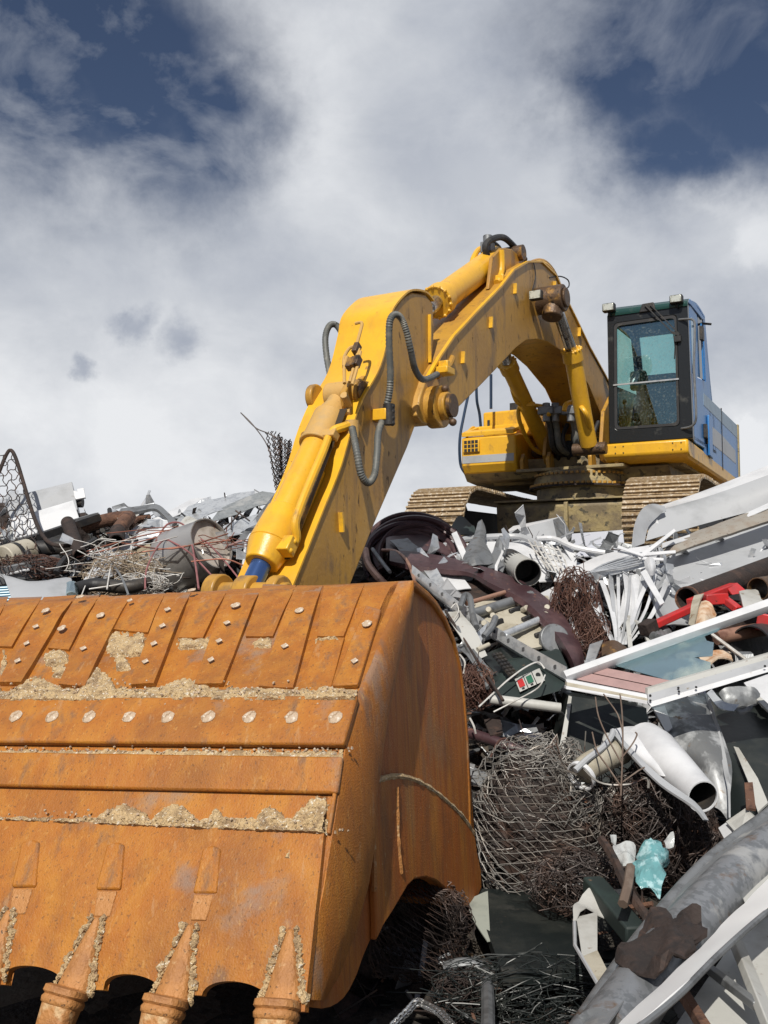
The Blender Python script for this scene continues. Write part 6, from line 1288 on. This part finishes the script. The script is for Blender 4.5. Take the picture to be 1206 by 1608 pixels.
thing('small_fitting', tb([(173, 810, .1), (172, 800, .1)], .022, 8, f=Q), DARK, 'tiny black stub standing on the rusty pipe', 'fitting')
gb = root('bent_flat_bar', Q(230, 805), 'grey flat bar bent downwards above the steel drum', 'flat bar')
obj('bar', sh([[(190, 803, 0), (220, 799, 0), (246, 796, 0), (262, 808, 0), (278, 824, 0)], [(190, 812, -.03), (220, 807, -.03), (243, 803, -.03), (256, 813, -.03), (270, 828, -.03)]], .03, 4, 2, f=Q), GALD, gb)
for (rows, m, cr, lab) in (
    ([[(185, 845, 0), (225, 822, .1), (262, 806, .1)], [(200, 868, -.2), (240, 845, -.1), (275, 828, 0)]], WHT, .02, 'white curved sheet left of the steel drum'),
    ([[(262, 806, .5), (300, 784, .6), (330, 780, .6)], [(240, 825, .3), (290, 806, .3), (340, 800, .3)]], WHT, .02, 'white sheet ridge behind the steel drum'),
    ([[(275, 822, .25), (296, 796, .3), (330, 785, .3)], [(290, 830, .15), (325, 810, .15), (352, 803, .1)]], GALV, .03, 'galvanised sheet with a creased ridge behind the drum'),
    ([[(330, 786, .35), (365, 776, .4), (400, 772, .4)], [(315, 806, .2), (350, 802, .2), (395, 790, .25)]], GALV, .03, 'bright galvanised sheet in the middle of the left skyline'),
    ([[(345, 800, .15), (385, 782, .2), (412, 772, .2), (432, 775, .2)], [(330, 822, .0), (372, 808, .0), (405, 795, .0), (430, 790, .1)]], mat('ribbed_zinc', (.36, .38, .38), .4, .6, [((.24, .25, .25), 30, .5, .1, (1, 1, 4), .8, 2), ((.5, .5, .48), 5, .56, .1)], (20, .15)), .012, 'long ribbed zinc sheet peaking left of the bucket cylinder'),
    ([[(350, 826, -.1), (395, 812, -.05), (430, 800, .0)], [(355, 845, -.15), (395, 838, -.1), (425, 825, 0)]], GALV, .03, 'dented galvanised sheet right of the steel drum rim'),
    ([[(-20, 832, .3), (20, 822, .3), (40, 838, .2)], [(-20, 858, .1), (15, 855, .1), (40, 858, .1)]], WHD, .03, 'crumpled grey white sheet behind the fence hoop'),
    ([[(160, 868, -.2), (190, 855, -.15), (215, 846, -.1)], [(130, 915, -.4), (170, 900, -.4), (200, 880, -.3)]], WHT, .02, 'slanted white sheet under the rusty elbow'),
    ([[(185, 870, -.3), (205, 862, -.3)], [(160, 912, -.45), (182, 905, -.45)]], GREY, .015, 'light grey strip beside the slanted white sheet'),
    ([[(366, 858, .1), (400, 838, .1), (430, 812, .1)], [(372, 880, 0), (402, 862, 0), (425, 850, 0)]], DARK, .02, 'dark plate under the channel beside the cylinder')):
    thing('metal_sheet', sh(rows, .006, 4, 3, cr * .5, 3.5, len(lab), f=Q, curl=False), m, lab, 'metal sheet')
thing('leaning_channel', (lambda b: (channel(b, Q(368, 866, -.1), Q(446, 768, .1), .09, .05, .008, V((0, -1, .3))), b)[1])(B()), GALD, 'grey channel leaning up towards the bucket cylinder', 'channel')
thing('blue_edged_panel', (lambda b: (prism(b, [Q(378, 925, -.2), Q(388, 850, -.1), (Q(408, 815, 0)), Q(440, 800, 0), Q(440, 925, -.2)], V((.02, .05, 0))), b)[1])(B()), mat('blue_grey_sheet', (.14, .17, .26), .35, .3, [((.22, .25, .33), 5, .5, .2)]), 'blue grey sheet with white edge behind the bucket cylinder', 'metal sheet', smooth=False)
thing('white_edging', tb([(378, 925, -.25), (386, 852, -.15), (407, 816, -.05), (438, 798, -.02)], .014, 6, 1, f=Q), WHT, 'narrow white edging strip along the blue grey sheet', 'edging')
# steel drum
dr = root('steel_drum', Q(300, 880, -.3), 'dented steel drum with open oval mouth wrapped in copper rods', 'drum')
ax = (Q(336, 852, -.6) - Q(286, 884, .0)).normalized(); a_ = ax.orthogonal().normalized(); b_ = ax.cross(a_)
st = [(Q(333, 852, -.6), .225), (Q(326, 857, -.5), .235), (Q(306, 868, -.3), .26), (Q(285, 878, -.1), .28), (Q(278, 884, 0), .28)]
bm = B()
def rg(c, r, sg=36): return [bm.verts.new(c + (a_ * math.cos(2 * math.pi * k / sg) * 1.0 + b_ * math.sin(2 * math.pi * k / sg)) * r * (1 + .05 * noise.noise(V((math.cos(k * .17) * 2, math.sin(k * .17) * 2, c.y * 2))))) for k in range(sg)]
vs = [rg(c, r) for c, r in st] + [rg(c, r - .01) for c, r in st[::-1]]
for x, y in zip(vs, vs[1:] + vs[:1]):
    for k in range(36): bm.faces.new((x[k], x[(k + 1) % 36], y[(k + 1) % 36], y[k]))
STEEL = mat('brushed_steel', (.46, .445, .43), .36, .65, [((.25, .235, .22), 3, .5, .25), ((.16, .12, .09), 14, .66, .06)], (12, .08))
obj('drum_wall', bm, STEEL, dr)
bm = B(); disc(bm, Q(328, 856, -.52), ax, .224, .006, 36); obj('inner_lid', bm, mat('pale_drum_inside', (.55, .50, .45), .5, .2, [((.3, .25, .2), 4, .5, .2), ((.12, .08, .05), 16, .66, .06)]), dr)
bm = B(); disc(bm, Q(341, 838, -.53), ax, .016, .01, 10); obj('rivet', bm, DARK, dr)
obj('torn_lip', sh([[(275, 838, -.35), (292, 812, -.4), (310, 818, -.45)], [(285, 850, -.4), (305, 838, -.48), (322, 832, -.5)], [(300, 862, -.4), (318, 850, -.5), (330, 845, -.5)]], .006, 4, 4, .01, f=Q), WHD, dr)
# copper rods and cables
rods = [([(130, 868, -.55), (220, 842, -.6), (322, 822, -.65)], 'topmost copper rod across the steel drum'), ([(120, 875, -.5), (230, 848, -.6), (305, 826, -.62)], 'copper rod just below the topmost one'), ([(190, 852, -.5), (270, 862, -.7), (358, 838, -.7)], 'copper rod running straight across the drum mouth'),
        ([(150, 878, -.5), (230, 866, -.65), (362, 848, -.7)], 'copper rod curving low across the drum'), ([(300, 882, -.75), (352, 878, -.75), (382, 888, -.7)], 'short dark copper rod low on the drum mouth')]
for pts, lab in rods: thing('copper_rod', tb(pts, .0065, 6, 5, f=Q), COPP, lab, 'rod', 'copper rods across the drum')
for (pts, r, m, lab) in (([(228, 925, -.6), (230, 895, -.65), (245, 862, -.7), (258, 848, -.7), (272, 852, -.7), (300, 870, -.72), (340, 912, -.7)], .010, PCAB, 'reddish cable arching over the left side of the drum'), ([(245, 850, -.6), (262, 824, -.6), (285, 822, -.65), (298, 842, -.7), (306, 880, -.75), (312, 925, -.7)], .011, PCAB, 'reddish cable hanging down across the drum mouth'),
                         ([(290, 838, -.6), (322, 850, -.7), (350, 878, -.7), (380, 915, -.6)], .009, PCAB, 'reddish cable running from drum mouth to the bucket rim'), ([(168, 925, -.6), (172, 900, -.65), (176, 882, -.6), (182, 868, -.5)], .008, WIRW, 'white cable standing in front of the beige board'),
                         ([(128, 935, -.5), (140, 905, -.6), (152, 880, -.6), (168, 870, -.5)], .006, WIRW, 'white thin wire left of the standing white cable'), ([(148, 870, -.5), (170, 880, -.6), (190, 905, -.65), (202, 935, -.6)], .012, GALD, 'grey bowed cable ending at the bucket rim'),
                         ([(140, 925, -.55), (185, 918, -.6), (215, 910, -.6)], .008, WIRW, 'pale wire lying along the bucket rim'), ([(345, 838, -.2), (362, 822, -.2), (378, 803, -.2)], .010, WIRD, 'black reinforcing bar leaning left of the cylinder'),
                         ([(370, 802, -.22), (392, 818, -.2)], .009, WIRD, 'short black bar crossing the leaning reinforcing bar'), ([(364, 812, -.2), (363, 832, -.2)], .008, WIRD, 'short upright black bar below the crossed bars'),
                         ([(355, 860, -.4), (372, 852, -.4), (380, 850, -.4)], .016, PINK, 'pinkish short rod right of the drum rim'), ([(285, 806, .1), (292, 812, .1)], .012, DARK, 'tiny black peg standing on the sheet ridge'),
                         ([(195, 830, -.3), (208, 850, -.35), (205, 870, -.3), (212, 885, -.3)], .008, WIRW, 'white cord dangling right of the rusty elbow'), ([(80, 905, -.5), (45, 885, -.4), (38, 866, -.4)], .010, WIRD, 'black wire curving over the grey trunking')):
    thing('loose_cable', tb(pts, r * .75, 6, 5, f=Q), m, lab, 'cable')
for k, (a, b, c, d) in enumerate(((130, 905, 240, 870), (150, 930, 230, 900), (140, 890, 200, 925))):
    pass
thing('beige_board', pr([(178, 868, -.1), (235, 850, -.05), (245, 905, -.2), (178, 915, -.3)], .03, f=Q), BEIG, 'beige soiled board between rusty elbow and drum', 'board')
nest(Q(195, 905, -.35), .34, .2, .20, 110, .0042, mat('straw_wire', (.26, .20, .14), .7, 0, [((.4, .33, .24), 5, .5, .2)]), 'wire_nest', 'straw coloured wisps and wire in front of the beige board', 'wire heap', 31, pts=5, loops=.3, dens=2)
nest(Q(222, 918, -.4), .22, .15, .10, 90, .004, WIRW, 'wire_nest', 'white wire shavings along the bucket rim', 'wire heap', 32, pts=5, loops=.8, dens=2)
nest(Q(50, 890, -.35), .30, .15, .10, 130, .0045, WIRR, 'wire_nest', 'flat brown wire bundle under the fence hoop', 'wire heap', 33, pts=5, loops=.25, dens=2)
nest(Q(180, 890, -.45), .6, .3, .22, 14, .006, WIRW, 'wire_nest', 'few long pale wires spread over the left heap', 'wire heap', 34, pts=5, loops=.25, dens=4)
nest(Q(300, 850, -.5), .55, .2, .22, 12, .006, COPP, 'wire_nest', 'loose thin copper wires around the drum', 'wire heap', 35, pts=5, loops=.3, dens=4)
thing('grey_trunking', (lambda b: (bar(b, Q(-30, 912, -.35), Q(92, 884, -.3), .14, .14), b)[1])(B()), GALD, 'dark grey cable trunking lying at the lower left', 'trunking', bev=.01)
thing('trunking_lid', pr([(-20, 902, -.42), (45, 890, -.42), (47, 894, -.43), (-20, 908, -.43)], .01, f=Q), WHT, 'narrow white lid strip on the grey trunking', 'lid')
cd_ = root('cream_drum', Q(20, 880, -.45), 'cream cylinder with black band at the far left', 'cylinder')
bm = B(); tube(bm, [Q(5, 880, -.45), Q(45, 868, -.35)], .12, 24); obj('body', bm, CREM, cd_, bev=.01)
bm = B(); tube(bm, [Q(22, 876, -.41), Q(27, 874.5, -.40)], .124, 24); obj('band', bm, DARK, cd_)
wg = root('white_gutter', Q(60, 925, -.55), 'white gutter piece with pointed end above the bucket rim', 'gutter')
obj('gutter', sh([[(-5, 902, -.55), (8, 910, -.55), (18, 925, -.55)], [(5, 906, -.6), (60, 918, -.62), (104, 908, -.55)], [(18, 940, -.6), (62, 935, -.65), (110, 922, -.58)], [(20, 952, -.55), (64, 950, -.6), (100, 946, -.55)]], .008, 5, 4, .004, f=Q), GREY, wg)
thing('blue_corrugated_sheet', (lambda b: ([tube(b, [Q(-25, 925 + k * 4, -.5), Q(22, 922 + k * 4, -.5)], .012, 8) for k in range(6)], b)[1])(B()), CYAN, 'bright blue ribbed plastic at the left edge of the bucket rim', 'plastic panel')
thing('blue_strip', tb([(35, 918, -.5), (55, 926, -.5)], .015, 8, f=Q), CYAN, 'small bright blue strip behind the white gutter', 'strip')
thing('glass_jar', (lambda b: (tube(b, [Q(112, 922, -.5), Q(112, 940, -.5)], .05, 16), b)[1])(B()), GLASB, 'clear bottle end right of the white gutter', 'bottle')
thing('dark_hose', tb([(88, 900, -.4), (100, 880, -.5), (125, 862, -.5), (150, 848, -.45)], .026, 8, f=Q), RUBB, 'flat black hose rising right of the grey trunking', 'hose')
thing('dark_hose', tb([(120, 925, -.5), (150, 918, -.5), (200, 922, -.5), (235, 915, -.5)], .05, 12, f=Q), DARK, 'fat dark hose lying along the bucket rim', 'hose')
# wisp of chain-link standing against the sky
bm = B(); rnd = random.Random(9)
cl = Q(440, 735, -.3)
for k in range(24):
    x0 = 418 + rnd.uniform(0, 40); y0 = 672 + (x0 - 418) * .55 + rnd.uniform(-4, 8); path = []
    for i in range(40):
        t = i / 39; x = x0 + t * (436 - x0 + 8) * .6 + 1.9 * math.sin(i * 1.55 + k); y = y0 + t * (770 - y0)
        path.append(Q(x, y, -.3 + .03 * math.sin(i * 1.3) + rnd.uniform(-.02, .02) + (k % 5) * .03))
    tube(bm, path, .0052, 4, cap=False)
tube(bm, smooth_path([Q(378, 648, -.3), Q(398, 668, -.3), Q(420, 700, -.3), Q(430, 740, -.3), Q(436, 775, -.3)], 5), .006, 5)
tube(bm, smooth_path([Q(380, 650, -.3), Q(402, 672, -.3), Q(424, 682, -.3), Q(448, 700, -.3), Q(462, 720, -.3)], 5), .006, 5)
thing('chain_link_wisp', bm, WIRD, 'ragged wisp of chain link mesh rising left of the bucket cylinder', 'wire mesh')
# ------------------------------------------------------------------ filler: countless small scrap bits between the big pieces
def litter(name, lab, m, n, seed, kind_, xr, yr, size):
    rnd = random.Random(seed); bm = B()
    for k in range(n):
        x = rnd.uniform(*xr); y = rnd.uniform(*yr)
        if (x - 2.6) ** 2 / 5 + (y - 12.6) ** 2 / 9 < 1: continue
        z = heap_z(x, y) + rnd.uniform(0, .07); p = V((x, y, z)); s_ = rnd.uniform(*size)
        d = V((rnd.gauss(0, 1), rnd.gauss(0, 1), rnd.gauss(0, .5))).normalized(); e = d.orthogonal().normalized(); e = (Matrix.Rotation(rnd.uniform(0, 6.28), 3, d) @ e)
        if kind_ == 'bar': bar(bm, p - d * s_, p + d * s_, .012 + s_ * .06, .008 + s_ * .04, e)
        elif kind_ == 'wire':
            tube(bm, smooth_path([p - d * s_, p - d * s_ * .3 + e * s_ * .4, p + d * s_ * .4 + e * s_ * .2, p + d * s_], 3), .005, 4, cap=False)
        elif kind_ == 'flake':
            q = [p + d * s_ * rnd.uniform(.4, 1), p + e * s_ * rnd.uniform(.3, 1), p - d * s_ * rnd.uniform(.4, 1), p - e * s_ * rnd.uniform(.2, .8)]; prism(bm, q, d.cross(e) * .006)
        else: tube(bm, [p - d * s_, p + d * s_], .012 + s_ * .10, 8)
    thing(name, bm, m, lab, 'scrap', kind='stuff', smooth=False)
def shards(name, lab, m, n, seed, xr, yr, size, lift=.22, seg=3):
    rnd = random.Random(seed); bm = B()
    for k in range(n):
        x = rnd.uniform(*xr); y = rnd.uniform(*yr)
        if (x - 2.6) ** 2 / 5 + (y - 12.6) ** 2 / 9 < 1: continue
        p = V((x, y, heap_z(x, y) + rnd.uniform(.02, lift))); L_ = rnd.uniform(*size); w_ = L_ * rnd.uniform(.03, .2)
        d = V((rnd.gauss(0, 1), rnd.gauss(0, .6), rnd.gauss(0, .6))).normalized(); e = (Matrix.Rotation(rnd.uniform(0, 6.28), 3, d) @ d.orthogonal()).normalized(); A_ = []; C_ = []
        for i in range(seg + 1):
            ww = w_ * rnd.uniform(.35, 1.0); A_.append(p + e * ww); C_.append(p - e * ww)
            p = p + d * (L_ / seg); d = (Matrix.Rotation(rnd.gauss(0, .55), 3, e) @ d).normalized(); e = (e - d * e.dot(d)).normalized(); e = Matrix.Rotation(rnd.gauss(0, .35), 3, d) @ e
        n_ = d.cross(e) * .004
        q = [[bm.verts.new(v) for v in (a, c, c - n_, a - n_)] for a, c in zip(A_, C_)]
        for u, v in zip(q, q[1:]):
            for i in range(4): bm.faces.new((u[i], u[(i + 1) % 4], v[(i + 1) % 4], v[i]))
        bm.faces.new(q[0][::-1]); bm.faces.new(q[-1])
    thing(name, bm, m, lab, 'scrap', kind='stuff', smooth=False)
XR, YR = (-.2, 4.6), (4.2, 9.6)
shards('sheet_slivers', 'countless thin silver sheet slivers sticking out of the right heap', GALV, 520, 41, (.3, 4.6), (5.9, 9.4), (.08, .40), .32)
shards('sheet_slivers', 'countless bright slivers crowding between bucket corner and maroon beam', GALV, 170, 48, (.25, 2.4), (6.4, 8.6), (.10, .42), .36)
shards('sheet_slivers', 'countless pale slivers crowding below the tracks', WHT, 110, 49, (.6, 3.6), (7.6, 9.4), (.10, .45), .30)
shards('sheet_slivers', 'countless white torn slivers sticking out of the right heap', WHT, 130, 42, (.6, 4.6), (6.3, 9.4), (.10, .40), .32)
shards('sheet_slivers', 'countless dark bent slivers in the right heap', GALD, 420, 43, (.2, 4.6), (5.4, 9.4), (.08, .36), .26)
shards('sheet_slivers', 'countless black bent slivers in the right heap', DRUS, 420, 44, (.1, 4.6), (5.2, 9.4), (.08, .36), .22)
shards('sheet_slivers', 'countless silver and grey slivers sticking out of the left heap', GALV, 320, 45, (-5.2, -.8), (7.5, 9.6), (.10, .45), .22)
shards('sheet_slivers', 'countless white torn slivers in the left heap', WHD, 120, 46, (-5.2, -.8), (7.5, 9.4), (.10, .40), .18)
shards('sheet_slivers', 'countless dark bent slivers in the left heap', DRUS, 260, 47, (-5.2, -.8), (7.4, 9.6), (.12, .5), .16)
litter('scrap_flakes', 'dark sheet scraps filling the gaps of the heap', DRUS, 800, 1, 'flake', XR, YR, (.04, .16))
litter('scrap_flakes', 'dull grey sheet scraps filling the gaps of the heap', GALD, 420, 2, 'flake', XR, YR, (.03, .14))
litter('scrap_flakes', 'black green sheet scraps filling the gaps of the heap', BLKG, 500, 3, 'flake', XR, YR, (.04, .12))
litter('scrap_flakes', 'white paint chips and sheet scraps strewn over the heap', WHD, 150, 4, 'flake', (.5, 4.6), (6.0, 9.6), (.03, .12))
litter('scrap_bars', 'small rusty bars strewn over the heap', RUST, 220, 5, 'bar', XR, YR, (.06, .22))
litter('scrap_bars', 'small grey bars strewn over the heap', GALD, 220, 6, 'bar', XR, YR, (.06, .25))
litter('scrap_wire', 'countless dark wire ends in the heap', WIRD, 900, 7, 'wire', XR, YR, (.06, .22))
litter('scrap_tubes', 'small tube offcuts in the heap', BOSS, 160, 8, 'tube', XR, YR, (.04, .14))
XR, YR = (-5.5, -.3), (7.2, 9.8)
litter('scrap_flakes', 'dark sheet scraps on the left heap', DRUS, 500, 11, 'flake', XR, YR, (.04, .16))
litter('scrap_flakes', 'grey sheet scraps on the left heap', GALD, 350, 12, 'flake', XR, YR, (.04, .16))
litter('scrap_flakes', 'white sheet scraps on the left heap', WHD, 120, 13, 'flake', XR, YR, (.04, .14))
litter('scrap_bars', 'small rusty bars on the left heap', RUST, 200, 14, 'bar', XR, YR, (.06, .25))
litter('scrap_wire', 'countless dark wire ends on the left heap', WIRD, 600, 15, 'wire', XR, YR, (.08, .25))
XR, YR = (-5.5, 9.5), (9.0, 16)
litter('scrap_flakes', 'mixed scraps around the machine tracks', GALD, 500, 21, 'flake', XR, YR, (.05, .2))
